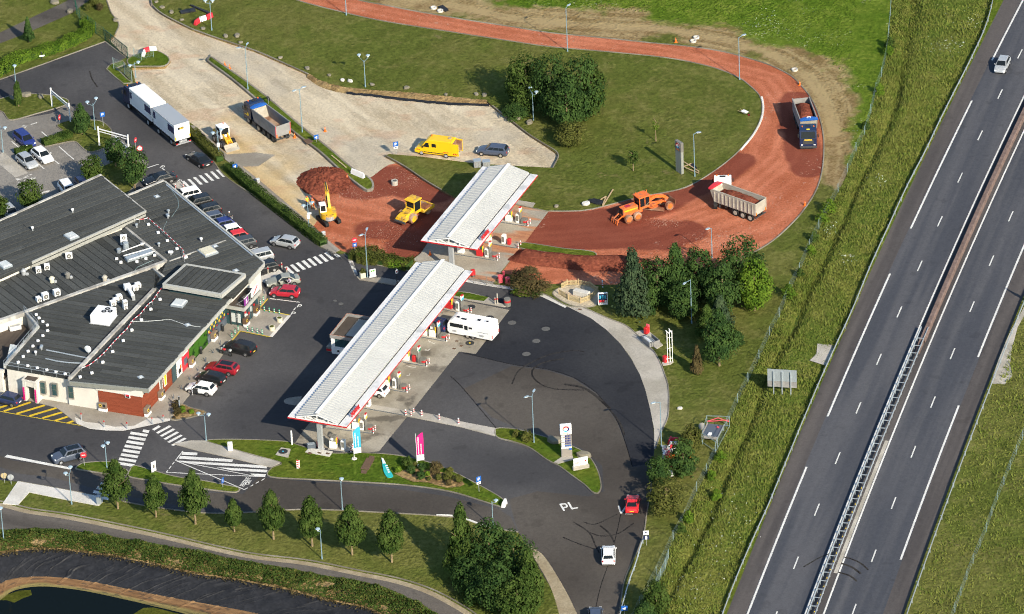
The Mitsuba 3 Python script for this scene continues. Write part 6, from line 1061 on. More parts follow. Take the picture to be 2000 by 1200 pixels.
for s in (-1, 1): p = put('panel', cbx(s*.50, 0, 1.2, .96, .1, 1.15, .02), 'truck_white', ls, X); put('mark', cat([U(s*.5, 1.1, .5, .10, 0, -.058)]) if s < 0 else cyl((.65, -.05, 1.2), (.65, -.06, 1.2), .11, n=14), 'red_metal', p, X)
def flag(px, py, h, m, label, rows, az=.12):
    k = thing('feather_flag', label, 'flag'); g = G(px, py); X = pose(g[0], g[1], .13, az); put('base', cyl((0, 0, 0), (0, 0, .12), .38, .3, n=18), 'pale_concrete_mat', k, X); put('pole', cyl((0, 0, .1), (0, 0, h), .03), 'white_metal', k, X)
    z0 = .75; n = 14; v, f = [], []
    for i in range(n+1):
        t = i/n; z = z0+(h-z0)*t; w = .98 if t < .72 else .98; xl = 0 if t < .78 else (t-.78)/.22*.72*((t-.78)/.22); off = .06*math.sin(t*7)
        for x, y in ((xl, 0), (.45+xl*.4, .06*math.sin(t*6+1)), (w, .10*math.sin(t*5+2))): v.append([x, y, z])
    for i in range(n):
        for j in range(2): p = i*3+j; f += [[p, p+1, p+4], [p, p+4, p+3]]
    v = np.array(v); cl = trimesh.Trimesh(v, f, process=False); lo = trimesh.Trimesh(v, [q for q in f if v[q][:, 2].mean() < z0+.9], process=False); up = trimesh.Trimesh(v, [q for q in f if v[q][:, 2].mean() >= z0+.9], process=False)
    put('cloth', up, m, k, X); put('cloth_foot', lo, 'truck_white', k, X)
    for i, (x0, hh) in enumerate(rows):
        b = []
        r = np.random.default_rng(i+int(px)); zz = z0+1.15
        while zz < z0+1.15+hh: l = r.uniform(.07, .13); b.append(bx(x0, -.10 if i else -.05, zz, .13, .02, l)); zz += l+.045
        put('cloth_writing', cat(b), 'truck_white', k, X)
flag(692, 898, 4.7, 'cyan_mat', 'light blue feather flag at the end of the forecourt', [(.28, 2.0), (.62, 1.5)]); flag(815, 912, 4.9, 'magenta_mat', 'magenta feather flag beside the clipped bushes', [(.28, 2.4), (.62, 1.5)])
q = smooth(GP([(746, 898), (753, 908), (761, 921), (768, 933), (757, 935), (750, 925), (747, 910)]), True, .2); tk = thing('feather_flag', 'teal feather flag lying on the grass', 'flag'); put('cloth', extrude(Polygon(q).buffer(0), .13, .24), 'teal_mat', tk); put('cloth_foot', extrude(poly([(745, 897), (749, 899), (754, 908), (748, 909)]), .13, .25), 'truck_white', tk); put('cloth_writing', extrude(unary_union([poly([(752+i*1.7, 912+i*4.2), (757+i*1.5, 911.5+i*4.2), (757.8+i*1.5, 913.5+i*4.2), (752.8+i*1.7, 914+i*4.2)]) for i in range(4)]), .24, .25), 'truck_white', tk)
pb = thing('poster_board', 'white framed poster board with blue and red print by the conifers', 'sign'); g = G(1178, 598); X = pose(g[0], g[1], 0, .05); put('frame', cbx(0, 0, 1.15, 1.35, .25, 1.9, .05), 'truck_white', pb, X); po = put('poster', bx(0, -.13, 1.3, 1.1, .02, 1.35), 'car_navy', pb, X); put('print', cat([bx(x, -.145, 1.5-.1*abs(x), .22, .02, .5) for x in (-.35, 0, .33)]), 'cyan_mat', po, X); put('print', bx(0, -.145, .82, 1.08, .02, .36), 'poster_red', po, X); put('print', cyl((.35, -.14, .8), (.35, -.16, .8), .16, n=14), 'truck_white', po, X)
rf_ = thing('wire_fence', 'thin wire fence on thin posts in the grass right of the motorway', 'fence'); RF = [G(*q) for q in [(2010, 830), (1980, 900), (1942, 995), (1925, 1045), (1897, 1110), (1864, 1200), (1840, 1262)]]; RF = resample(np.array(RF), 15); pt_ = mikit.ply(bx(0, 0, .75, .05, .05, 1.5))
for q in RF: put('post', pt_, 'fence_metal', rf_, pose(q[0], q[1]))
put('wire', cat([tube(RF+[0, 0, z], .012, 4) for z in (.4, .9, 1.4)]), 'fence_metal', rf_)
struct('concrete_channel', flat(poly(tile(1500, 600, [(2010, -20), (1985, 30), (1900, 180), (1840, 310), (1790, 440), (1740, 600), (1850, 605), (1910, 540), (1890, 450), (1905, 330), (1950, 160), (2030, 20)])), .03), 'concrete_mat'); struct('concrete_channel', flat(poly(tile(1500, 600, [(385, 300), (520, 312), (452, 472), (325, 432), (380, 380)])), .28), 'concrete_mat')
# ================================================================== pumps and islands
def pump_island(right, left, label, pumps, h=.15, bull=True, X=None):
    A, C = G(*left)[:2], G(*right)[:2]; d = (C-A)/np.linalg.norm(C-A); L = np.linalg.norm(C-A); az = math.atan2(d[1], d[0]); n = np.array([-d[1], d[0]]); o = A+n*.55; X = pose(*o, 0, az)
    k = thing('pump_island', label, 'pump island'); put('plinth', extrude(Polygon([(0, -.55), (L-.35, -.55), (L, -.2), (L, .2), (L-.35, .55), (0, .55)]), 0, h), 'concrete_mat', k, X); put('edge_band', extrude(Polygon([(-.02, -.57), (L-.34, -.57), (L+.02, -.21), (L+.02, .21), (L-.34, .57), (-.02, .57)]), 0, h-.03), 'slate_panel', k, X)
    if bull:
        put('end_guard', cat([extrude(Polygon([(L-.95, -.42), (L-.30, -.42), (L-.08, -.18), (L-.08, .18), (L-.30, .42), (L-.95, .42)]), h, h+.72)]), 'pump_grey', k, X); put('guard_stripe', extrude(Polygon([(L-.60, -.44), (L-.29, -.44), (L-.06, -.19), (L-.06, .19), (L-.29, .44), (L-.60, .44)]), h+.30, h+.55), 'red_metal', k, X)
    for s in (-1, 1):
        m = [cyl((L+.12, s*.42, .0), (L+.12, s*.42, .75), .08)]; put('guard_post', cat(m), 'truck_white', k, X); put('post_band', cat([cyl((L+.12, s*.42, z), (L+.12, s*.42, z+.12), .086) for z in (.25, .5)]), 'red_metal', k, X)
    for i, (x, c, kind) in enumerate(pumps):
        Y = X @ T().translate([L-x, 0, h])
        if kind == 'column':
            c_ = put('info_column', cbx(0, 0, .95, .16, .75, 1.9, .03), 'pump_grey', k, Y); put('column_sign', cbx(.02, 0, 2.1, .2, .7, .75, .03), 'truck_white', c_, Y); put('column_sign', bx(.02, 0, 1.92, .215, .66, .32), c, c_, Y); put('column_head', bx(.02, 0, 2.42, .215, .6, .14), 'red_metal', c_, Y); continue
        if kind == 'terminal':
            t = put('payment_terminal', cbx(0, 0, .7, .55, .7, 1.35, .05), 'pump_white', k, Y); put('screen', bx(0, -.36, .8, .36, .02, .8), 'pump_grey', t, Y); continue
        if kind == 'bin': put('waste_bin', cbx(0, 0, .45, .5, .55, .9, .08), c, k, Y); continue
        p = thing('fuel_pump', f'{kind} fuel pump at the {label.split(" island")[0]} island' if i == 0 else f'second {kind} fuel pump at the {label.split(" island")[0]} island', 'fuel pump')
        put('cabinet', cbx(0, 0, .55, .95, .62, 1.05, .04), c, p, Y); put('head', cbx(.1, 0, 1.45, .75, .5, .75, .05), 'pump_grey' if c == 'pump_white' else 'dark_green_metal', p, Y); put('display', cat([bx(-.05, s*.26, 1.45, .36, .03, .36) for s in (-1, 1)]), 'truck_white', p, Y); put('nozzle_panel', cat([bx(.50, y, 1.15, .10, .12, .9) for y in (-.2, 0)]), 'lime_mat', p, Y); put('nozzle_panel', bx(.50, .2, 1.15, .10, .12, .9), 'pink_drum', p, Y); put('nozzle_panel', bx(.56, -.1, 1.0, .05, .1, .5), 'green_post', p, Y); put('shade', cbx(0, 0, 1.9, 1.0, .66, .10, .03), 'pump_grey', p, Y)
    return k
W_, RDM = 'pump_white', 'red_metal'
def isl(right, n=9.0): return right, (right[0]-n*12.4, right[1]-n*2.35)
pump_island(*isl((870, 668), 9), 'caravan side island with yellow and blue column', [(3.4, W_, 'white'), (2.1, W_, 'tall'), (1.2, 'cyan_mat', 'column')]); pump_island(*isl((831, 716.5), 9), 'third island with red bin and green column', [(3.1, W_, 'white'), (1.9, RDM, 'bin'), (1.15, 'green_post', 'column')]); pump_island(*isl((792.5, 767.5), 9), 'fourth island with yellow column', [(3.1, W_, 'white'), (1.8, W_, 'terminal'), (1.15, 'lime_mat', 'column')])
pump_island((801, 814), (640, 786), 'paved median island under the long canopy', [(7.6, W_, 'white'), (6.2, W_, 'terminal')], bull=False); pump_island((727, 847.5), (617, 834), 'lowest roofed island with red stripe guard', [(3.6, W_, 'white'), (2.4, W_, 'middle'), (1.5, W_, 'terminal'), (1.0, 'lime_mat', 'column')]); pump_island((912, 616), (800, 590), 'uppermost island with red pump', [(3.0, RDM, 'red'), (1.6, W_, 'terminal'), (1.0, 'cyan_mat', 'column')])
pump_island((683, 884), (640, 879), 'open island on the grass edge', [(2.4, W_, 'white'), (1.0, W_, 'terminal')], bull=False, h=.08)
pump_island((1029, 443), (935, 428), 'short canopy far island with yellow column', [(2.9, W_, 'white'), (1.5, W_, 'terminal'), (1.15, 'lime_mat', 'column')]); pump_island((1010, 486), (900, 467), 'short canopy middle island', [(4.6, W_, 'white'), (2.2, W_, 'terminal'), (1.4, RDM, 'bin')], bull=False); pump_island((969, 510), (885, 497), 'short canopy near island', [(2.6, RDM, 'red'), (1.5, W_, 'terminal'), (1.05, 'lime_mat', 'column'), (5.4, W_, 'grey')])
kio = thing('kiosk', 'white cash kiosk with open topped roof half under the long canopy', 'kiosk'); A = G(648, 690.5)[:2]; az = heading(25, 4, 650, 690); X = pose(*A, 0, az)
put('wall', cat([bx(1.8, 3.0, .55, 3.6, 6.0, 1.1)]), 'truck_white', kio, X); put('window_band', bx(1.9, 3.1, 1.75, 3.4, 5.9, 1.3), 'glass_blue', kio, X); put('corner', cat([bx(.25, .25, 1.75, .5, .5, 1.32), bx(.25, 5.7, 1.75, .5, .5, 1.32)]), 'truck_white', kio, X); put('roof_edge', cat([bx(1.8, .0, 2.65, 3.8, .12, .5), bx(1.8, 6.0, 2.65, 3.8, .12, .5), bx(-.05, 3, 2.65, .12, 6.1, .5), bx(3.65, 3, 2.65, .12, 6.1, .5)]), 'tipper_mat', kio, X); put('roof', bx(1.8, 3, 2.44, 3.6, 5.9, .1), 'brown_felt_mat', kio, X); put('roof_trim', cat([bx(1.8, -.02, 2.92, 3.86, .10, .03), bx(-.07, 3, 2.92, .10, 6.14, .03), bx(1.8, 6.02, 2.92, 3.86, .10, .03)]), 'stone_mat', kio, X); put('roof_slab', bx(2.5, 3.2, 2.56, 1.4, 4.6, .15), 'concrete_mat', kio, X); put('counter', cbx(-.5, .9, .4, .7, 1.4, .8, .04), 'pump_grey', kio, X); put('counter_band', bx(-.5, .18, .35, .72, .03, .3), 'red_metal', kio, X); put('wall_vent', bx(1.0, -.01, .5, .35, .03, .3), 'black_plastic', kio, X)
# ================================================================== bollards, bins, planters, cones
def bollard(px, py, h, r, m, band, label, group, z=0.0):
    k = thing('bollard', label, 'bollard', group); X = pose(*G(px, py, z)[:2], z); put('post', cyl((0, 0, 0), (0, 0, h), r, n=10), m, k, X)
    for z0, z1, b in band: put('band', cyl((0, 0, z0), (0, 0, z1), r*1.06, n=10), b, k, X)
for i, (x, y) in enumerate(((636, 880), (815, 940), (993, 952), (1190, 916), (1277, 896))): bollard(x/4, 600+y/4, 1.0, .075, 'galv_metal', [(.82, 1.02, 'red_metal')], f'{ORD[i]} grey bollard from the left with a red cap below the boarded corner', 'red capped bollards below the boarded corner', .1)
for i, (x, y) in enumerate(((990, 440), (1205, 376), (1283, 446))): bollard(400+x/8, 480+y/8, 1.15, .09, 'concrete_mat', [(.75, 1.0, 'red_metal')], ('left', 'far right', 'near right')[i]+' pale bollard with a red band at the middle zebra crossing', 'red banded bollards at the middle zebra')
for i, (x, y) in enumerate(((825, 800), (873, 745), (922, 688), (1068, 692), (1143, 710), (1220, 728), (1297, 744), (1318, 226), (1270, 285), (1225, 333), (1332, 382), (1410, 400), (1487, 414), (1565, 428))): bollard(350+x/8, 560+y/8, .75, .075, 'green_post', [(.22, .34, 'truck_white'), (.48, .58, 'truck_white')], ('green and white bollard %s in the line below the lobby' % ORD[i] if i < 7 else 'green and white bollard %s in the line right of the lobby' % ORD[i-7]), 'green bollards round the lobby', .1)
for i, (x, y) in enumerate(((745, 306), (867, 298))): bollard(250+x/8, 330+y/8, .7, .07, 'truck_white', [(.15, .3, 'red_metal'), (.45, .58, 'red_metal')], ('left', 'right')[i]+' red and white post on the traffic island by the roof edge', 'striped posts by the roof edge')
for i, (x, y) in enumerate(((1170, 845), (1295, 850), (1433, 880), (1583, 912))): bollard(500+x/4, 600+y/4, .85, .10, 'truck_white', [(.2, .36, 'red_metal'), (.55, .7, 'red_metal')], f'{ORD[i]} red and white post from the left on the paved median below the long canopy', 'striped posts on the paved median', .13)
for x, y in ((1497, 275), (1534, 270)): bollard(780+x/8, 560+y/8, 1.0 if x < 1500 else 1.6, .10, 'concrete_mat', [(.7, .9, 'red_metal')], 'post with red cap beside the stout grey bollard' if x < 1500 else 'taller post with red cap beside the stout grey bollard', None, .1)
bollard(780+1690/8, 560+300/8, 1.15, .46, 'pump_grey', [(.65, .9, 'red_metal')], 'stout grey bollard with a red band at the forecourt corner', None); bollard(570.5, 870, 2.2, .12, 'truck_white', [], 'tall white pole at the left end of the forecourt', None); bollard(1177, 562, 1.1, .09, 'truck_white', [(.3, .45, 'red_metal'), (.65, .8, 'red_metal')], 'red and white post by the poster board', None); bollard(351, 800, 2.0, .09, 'galv_metal', [(1.5, 1.95, 'black_plastic')], 'post with a black head in the planted corner', None)
struct('traffic_island', extrude(poly(tile(250, 330, [(690, 245), (810, 210), (925, 315), (810, 340)], 8)), 0, .12), 'concrete_mat'); struct('forecourt_kerb', extrude(poly(tile(780, 560, [(830, 165), (1080, 225), (1330, 268), (1640, 325), (1700, 318), (1660, 290), (1500, 255), (1400, 180), (1080, 100), (850, 85)], 8)), 0, .13), 'concrete_mat'); struct('grass_strip', extrude(poly(tile(780, 560, [(850, 150), (900, 92), (1080, 112), (1390, 178), (1320, 240), (1080, 210)], 8)), .0, .15), 'fresh_grass_mat')
def bin_(px, py, az, i):
    k = thing('litter_bin', ('twin litter bin on a white base at the foot of the boarded wall', 'twin litter bin at the red corner', 'twin litter bin below the framed posters', 'twin litter bin beside the red poster', 'twin litter bin at the grey blue window panels', 'twin litter bin at the lobby corner', 'twin litter bin at the far side of the lobby')[i], 'litter bin'); X = pose(*G(px, py, .1)[:2], .1, az)
    put('base', cbx(0, 0, .22, 1.25, .5, .42, .04), 'truck_white', k, X); put('box', cbx(0, .05, .85, 1.15, .6, .9, .05), 'hatch_brown' if i > 4 else 'bin_brown', k, X)
    for s, m in ((-1, 'lime_mat'), (1, 'black_plastic')): o = put('opening_ring', cyl((s*.28, -.25, .95), (s*.28, -.27, .95), .21, n=16), m, k, X); put('opening', cyl((s*.28, -.265, .95), (s*.28, -.285, .95), .13, n=14), 'black_rubber', o, X)
mat('bin_brown', (.20, .155, .12), rough=.7)
for i, (x, y, a) in enumerate(((202, 803, sd), (289, 811, fd), (316.5, 779.5, fd), (376, 715, fd), (419.5, 664.5, fd), (482, 636, fd), (501.5, 614.5, fd))): bin_(x, y, math.atan2(a[1], a[0])+(math.pi if i == 0 else 0), i)
for i, (x, y) in enumerate(((435.5, 647), (393, 691), (425, 657))): g = G(x, y, .1); k = thing('ash_bin', ('black standing ash bin beside the lobby door', 'black standing ash bin before the leaf print', 'black standing ash bin below the window panels')[i], 'ash bin'); X = pose(g[0], g[1], .1); put('body', cyl((0, 0, 0), (0, 0, .9), .17, .2, n=14), 'black_plastic', k, X); put('lid', cyl((0, 0, .9), (0, 0, 1.1), .22, .1, n=14), 'dark_metal', k, X)
vst = mikit.ply(cat([beam((0, 0, 0), (-.28, 0, .5), .06, .06), beam((0, 0, 0), (.28, 0, .5), .06, .06), bx(0, 0, .03, .2, .2, .06)]))
for nv, (x, y) in enumerate([(350+a/8, 560+b/8) for a, b in ((640, 905), (525, 1035), (405, 1168), (1330, 105))]+[(180+a/8, 690+b/8) for a, b in ((1265, 705), (1392, 560), (1522, 410), (1648, 270), (1772, 130))]): single('wheel_stop', vst, 'slate_panel', 'V shaped steel stand on the shop pavement, %s of nine' % ORD[nv], 'stand', pose(*G(x, y, .1)[:2], .1, FAZ), 'V shaped stands along the shop pavement')
for i, (x, y) in enumerate(((1570, 545), (1450, 680))): k = thing('planter', ('round cream planter nearer the lobby', 'round cream planter at the pavement corner')[i], 'planter'); X = pose(*G(350+x/8, 560+y/8, .1)[:2], .1); put('pot', cyl((0, 0, 0), (0, 0, .6), .36, .42, n=18), 'cream_mat', k, X); put('soil', cyl((0, 0, .58), (0, 0, .66), .36, .2, n=14), 'leaf_olive', k, X)
cone_a, cone_b, cone_c = mikit.ply(cat([cyl((0, 0, .03), (0, 0, .75), .17, .03, n=14)]), None, smooth=50), mikit.ply(bx(0, 0, .02, .42, .42, .04)), mikit.ply(cyl((0, 0, .34), (0, 0, .52), .108, .075, n=14))
for x, y, z, lb in ((635, 257, YZ, 'traffic cone beside the blue pedestrian sign in the yard'), (575.5, 269, YZ, 'traffic cone behind the empty tipper lorry'), (439, 129, YZ, 'traffic cone at the top of the yard island'), (448.5, 135, YZ, 'second traffic cone at the top of the yard island'), (1562, 167, 0, 'traffic cone on the outer kerb of the red bend'), (678, 351, YZ, 'traffic cone beside the red stone heap'), (1572, 402, 0, 'traffic cone at the outer kerb by the motorway verge'), (840, 498, .02, 'traffic cone in the shade of the short canopy'), (1345, 893, 0, 'orange cone beside the dark shrub'), (1320, 83, 0, 'cone with green vest on the dirt above the red road')):
    k = thing('traffic_cone', lb, 'traffic cone'); X = pose(*G(x, y, z)[:2], z); put('cone', cone_a, 'safety_orange', k, X); put('base', cone_b, 'safety_orange', k, X); put('band', cone_c, 'truck_white', k, X)
def barrier(px, py, dx, dy, m, label, z=0.0, tilt=0.0):
    g = G(px, py, z); X = pose(g[0], g[1], z, heading(dx, dy, px, py)); 
    single('plastic_barrier', hull([(x, s*y, zz) for s in (-1, 1) for x, y, zz in ((-.6, .24, .02), (.6, .24, .02), (.6, .2, .3), (-.6, .2, .3), (-.55, .1, .78), (.55, .1, .78))]), m, label, 'barrier', X)
for a in ((385, 47, 10, -8, 'poster_red', 'leftmost red plastic barrier on the upper lawn'), (396, 41, 12, -4, 'truck_white', 'white plastic barrier on the upper lawn'), (409, 36, 12, -6, 'poster_red', 'rightmost red plastic barrier on the upper lawn'), (281, 109, 4, -10, 'truck_white', 'white barrier nearest the gate on the grass tip'), (287, 102, 10, -4, 'poster_red', 'red barrier between two white ones on the grass tip'), (298, 100, 12, 0, 'truck_white', 'right white barrier on the grass tip'),
          (1309, 866, 4, -8, 'poster_red', 'red plastic barrier at the top of the heap by the apron'), (1318, 865, 10, 0, 'poster_red', 'red barrier lying right of the topmost one'), (1317, 873, 10, 1, 'truck_white', 'white barrier in the middle of the heap'), (1318, 879, 10, 0, 'poster_red', 'dark red barrier in the middle of the heap'), (1316, 886, 8, -3, 'truck_white', 'white barrier lower in the heap'), (1298, 893, 4, -8, 'truck_white', 'white barrier at the left foot of the heap'), (1305, 894, 4, -9, 'poster_red', 'red barrier at the foot of the heap'), (1312, 897, 8, -6, 'safety_orange', 'orange red barrier at the foot of the heap'), (1310, 921, 8, -3, 'poster_red', 'red barrier half under the trees'), (1307, 928, 8, 3, 'truck_white', 'white barrier half under the trees'),
          (693, 341, 10, 4, 'truck_white', 'white barrier lying on the grass island tip'), (705, 346, 10, 4, 'truck_white', 'second white barrier lying on the grass island tip'), (985, 988, 6, -10, 'truck_white', 'white barrier with red mark at the grass tip')): barrier(*a, z=.07 if 680 < a[0] < 720 else 0.0)
g = G(1301, 886); k = thing('road_sign', 'white notice panel leaning on the barrier heap', 'sign'); X = pose(g[0], g[1], 0, .05); put('panel', bx(0, 0, .75, 1.05, .05, 1.1, 0, .15), 'truck_white', k, X); put('mark', bx(.0, -.1, .72, .5, .05, .12, 0, .15), 'red_metal', k, X)
# ================================================================== yard and lawn things
def rock(px, py, s, label, seed, z=0.0, m='rock_mat', group=None):
    t = trimesh.creation.icosphere(2, 1.0); v = np.array(t.vertices); v *= (1+.5*(meshkit.noise(v*1.6+seed*7)-.5)[:, None]); v[:, 2] = np.clip(v[:, 2], -.35, .6); v *= np.array([s, s*.75, s*.75]); v[:, 2] += .25*s; t.vertices = v
    r = np.random.default_rng(seed); single('boulder', mikit.ply(t), m, label, 'boulder', pose(*G(px, py, z)[:2], z, r.uniform(0, 6)), group)
dmat('rock_mat', lambda p, n, uv: mix((.16, .145, .11), (.29, .265, .21), fbm(p.x*1.3, p.y*1.3, p.z*1.3, octaves=4))); dmat('pale_rock_mat', lambda p, n, uv: mix((.5, .48, .44), (.7, .68, .64), fbm(p.x*2, p.y*2, p.z*2, octaves=3)))
EDGE = [(305, 5), (317, 15.5), (335, 25), (355, 40), (396, 57), (441, 72), (470, 84), (547.5, 114), (600, 135), (643, 148), (727, 166.5), (794, 173), (871, 186), (930, 185), (946, 187)]
for i, (x, y) in enumerate(EDGE): rock(x, y, .34+.12*((i*7) % 3)/2, f'{ORD[i]} boulder from the top along the lawn edge above the yard', i, group='boulders along the lawn edge')
for i, (x, y, s, lb) in enumerate(((463, 71, .55, 'heap of broken stone on the lawn edge'), (226, 41, .5, 'boulder beside the lorry road at the gate'), (137, 24, .6, 'pale boulder by the mesh fence'), (107, 7, .7, 'boulder at the top left road'), (52, 188, .75, 'large boulder on the car park island'), (80, 191, .55, 'small boulder on the car park island'), (1034, 241, .6, 'pale boulder below the tree clump'), (1012, 233, .5, 'boulder at the kerb below the tree clump'), (1083, 864, .95, 'big boulder left of the price totem'), (1140, 893, .95, 'big boulder right of the price totem'), (1087, 404, .4, 'boulder beside the red gravel and the short canopy'), (26, 193, .6, 'boulder at the left end of the car park island'))): rock(x, y, s, lb, 30+i)
for i, (x, y, s, lb) in enumerate(((669, 158, .4, 'white stone on the lawn left of the twin lantern'), (684, 160, .45, 'second white stone on the lawn near the twin lantern'), (1144, 400, .6, 'white wrapped bundle beside the black sheet'), (1328, 799, .35, 'white stone in the grass by the apron'))): rock(x, y, s, lb, 60+i, m='pale_rock_mat')
sh = [G(676, 184, YZ), G(700, 186, YZ), G(760, 193, YZ), G(830, 201, YZ), G(900, 206, YZ), G(955, 208, YZ)]; P = smooth(np.array(sh)[:, :2], False, .4); o = meshkit.noise(np.c_[P*1.3, np.zeros(len(P))]); w = np.linspace(.35, .55, len(P))
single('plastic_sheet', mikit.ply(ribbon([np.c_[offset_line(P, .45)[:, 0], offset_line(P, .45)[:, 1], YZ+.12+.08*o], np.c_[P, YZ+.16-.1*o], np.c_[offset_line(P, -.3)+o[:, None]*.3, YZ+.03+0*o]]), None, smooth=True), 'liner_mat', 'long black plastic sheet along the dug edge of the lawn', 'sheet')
def slab_thing(name, pts, z0, z1, m, lb, ct): single(name, extrude(poly(pts, 0), z0, z1), m, lb, ct)
slab_thing('black_board', tile(0, 0, [(1405, 95), (1520, 70), (1530, 95), (1415, 115)]), .05, .25, 'black_plastic', 'short black board lying behind the fallen barriers', 'board'); slab_thing('black_board', tile(0, 0, [(1485, 52), (1500, 50), (1665, 118), (1655, 128)]), .1, .3, 'black_plastic', 'long black board lying behind the fallen barriers', 'board')
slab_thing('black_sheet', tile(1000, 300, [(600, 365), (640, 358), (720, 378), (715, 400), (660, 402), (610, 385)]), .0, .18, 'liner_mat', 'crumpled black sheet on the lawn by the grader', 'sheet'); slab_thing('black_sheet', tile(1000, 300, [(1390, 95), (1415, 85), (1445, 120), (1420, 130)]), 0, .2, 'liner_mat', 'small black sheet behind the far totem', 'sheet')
for a, b, lb in ((tile(1000, 300, [(712, 418), (790, 290)]), .1, 'long plank standing against the kerb by the black sheet'), (tile(1000, 300, [(690, 370), (735, 345)]), .1, 'short plank beside the black sheet'), (tile(1000, 300, [(735, 345), (708, 415)]), .1, 'upright plank beside the black sheet'), (tile(1000, 300, [(1320, 60), (1460, 150)]), .1, 'long plank behind the far totem'), (tile(1000, 300, [(1330, 110), (1460, 165)]), .1, 'lower plank behind the far totem'), (tile(1000, 300, [(1330, 115), (1400, 90)]), .1, 'short cross plank behind the far totem'), (tile(500, 300, [(590, 22), (705, 120)]), .15, 'pole lying on the yard island')):
    single('plank', beam(G(*a[0])+[0, 0, .18], G(*a[1])+[0, 0, .22], .16, .07), 'wood_mat' if 'pole' not in lb else 'straw_mat', lb, 'plank')
def ring(px, py, lb, r=.45, z=0.0, m='pale_concrete_mat'): g = G(px, py, z); single('pipe_ring', mikit.ply(trimesh.creation.annulus(r*.68, r, .26, transform=trimesh.transformations.translation_matrix([g[0], g[1], z+.14])), None, smooth=40), m, lb, 'ring')
for x, y, lb in ((847, 17, 'left cream pipe ring on the dirt bank'), (860, 23, 'right cream pipe ring on the dirt bank'), (1360, 75, 'upper cream pipe ring by the red road'), (1354, 82, 'lower cream pipe ring by the red road'), (1552, 138, 'ring lying beyond the red bend')): ring(x, y, lb)
slab_thing('black_bag', tile(500, 0, [(1425, 60), (1460, 50), (1505, 85), (1480, 95), (1440, 80)]), 0, .25, 'liner_mat', 'black bag beside the cream rings', 'bag')
ck = thing('chamber_ring', 'round concrete chamber standing on the red gravel pit', 'chamber'); g = G(771, 361, YZ); X = pose(g[0], g[1], YZ); put('shaft', cyl((0, 0, 0), (0, 0, .62), .46, n=24), 'concrete_mat', ck, X); put('rim', mikit.ply(trimesh.creation.annulus(.3, .47, .08, transform=trimesh.transformations.translation_matrix([0, 0, .64]))), 'concrete_mat', ck, X); put('lid', cyl((0, 0, .6), (0, 0, .65), .3, n=20), 'iron_mat', ck, X)
for i, (x, y) in enumerate(((932.5, 326), (950, 327.5))):
    k = thing('steel_crate', ('left grey steel crate on the grass edge by the short canopy', 'right grey steel crate on the grass edge by the short canopy')[i], 'crate'); X = pose(*G(x, y)[:2], 0, .1); put('body', cbx(0, 0, .55, 1.05, .9, 1.0, .04), 'tipper_mat', k, X)
    for j in range(5): put('rib', cat([bx(-.42+.21*j, s*.46, .55, .06, .05, .95) for s in (-1, 1)]), 'galv_metal', k, X)
    put('lid', bx(0, 0, 1.08, 1.1, .95, .06), 'galv_metal', k, X)
pile_c = G(636, 349, YZ)
def stone_heap(px, py, rx, ry, h, z, seed, lb, rot=0.0, name='stone_heap'):
    n = 90; x, y = np.meshgrid(np.linspace(-1.15, 1.15, n), np.linspace(-1.15, 1.15, n), indexing='ij'); r = np.hypot(x, y)*(1+.22*(meshkit.noise(np.stack([x*1.7, y*1.7, 0*x+seed], -1))-.5))
    p = np.stack([x*rx, y*ry, 0*x+seed], -1); zz = h*np.clip(1-r, -.05, 1)**.85*(1+.25*(meshkit.fbm(p*.5, 3)-.5)) if False else h*np.clip(1-r, 0, 1)**.85*(1+.4*(meshkit.fbm(p*.5, 3)-.5)); zz += np.where(r < 1.05, .30*(meshkit.noise(p*2.4)-.4)*np.clip((1.1-r)*4, 0, 1), -.1)
    m = ribbon([np.c_[x[:, j]*rx, y[:, j]*ry, zz[:, j]] for j in range(n)]); k = thing(name, lb, 'heap'); X = pose(*G(px, py, z)[:2], z, rot); put('mound', m, 'red_heap_mat', k, X)
    r_ = np.random.default_rng(seed); st = []
    ic = trimesh.creation.icosphere(0, 1.0)
    for _ in range(420):
        a, q = r_.uniform(0, 2*np.pi), math.sqrt(r_.uniform(0, 1.12)); X_, Y_ = q*math.cos(a), q*math.sin(a); zq = h*max(0, 1-q)**.85; s = r_.uniform(.06, .17); c = ic.copy(); v = np.array(c.vertices)*[s, s*.8, s*.7]; v = v @ trimesh.transformations.random_rotation_matrix(r_.random(3))[:3, :3].T; c.vertices = v+[X_*rx, Y_*ry, zq+.03]; st.append(c)
    q = put('loose_stone', cat(st), 'red_heap_mat', k, X); labels[q] = {'kind': 'stuff'}
stone_heap(636, 354, 3.9, 4.2, 1.45, YZ, 3, 'conical heap of dark red stones at the yard edge')
wl = thing('gravel_windrow', 'long dark red windrow of loose gravel below the pump islands', 'heap'); wp_ = smooth(GP([(1003, 497), (1040, 505), (1090, 511), (1150, 516), (1215, 518), (1265, 520)]), False, .3); s_ = np.arange(len(wp_))*.3; rows = []
for t in np.linspace(-1, 1, 15): rows.append(np.c_[offset_line(wp_, t*1.9), np.clip((1-t*t)*1.3*(.8+.4*meshkit.noise(np.c_[s_*.35, 0*s_+t*.3, 0*s_]))*np.clip(s_/1.5, 0, 1)*np.clip((s_[-1]-s_)/2, 0, 1)+.22*(meshkit.fbm(np.c_[s_*1.2, 0*s_+t*2, 0*s_], 3)-.5), -.02, 2)])
put('mound', ribbon(rows), 'red_heap_mat', wl)
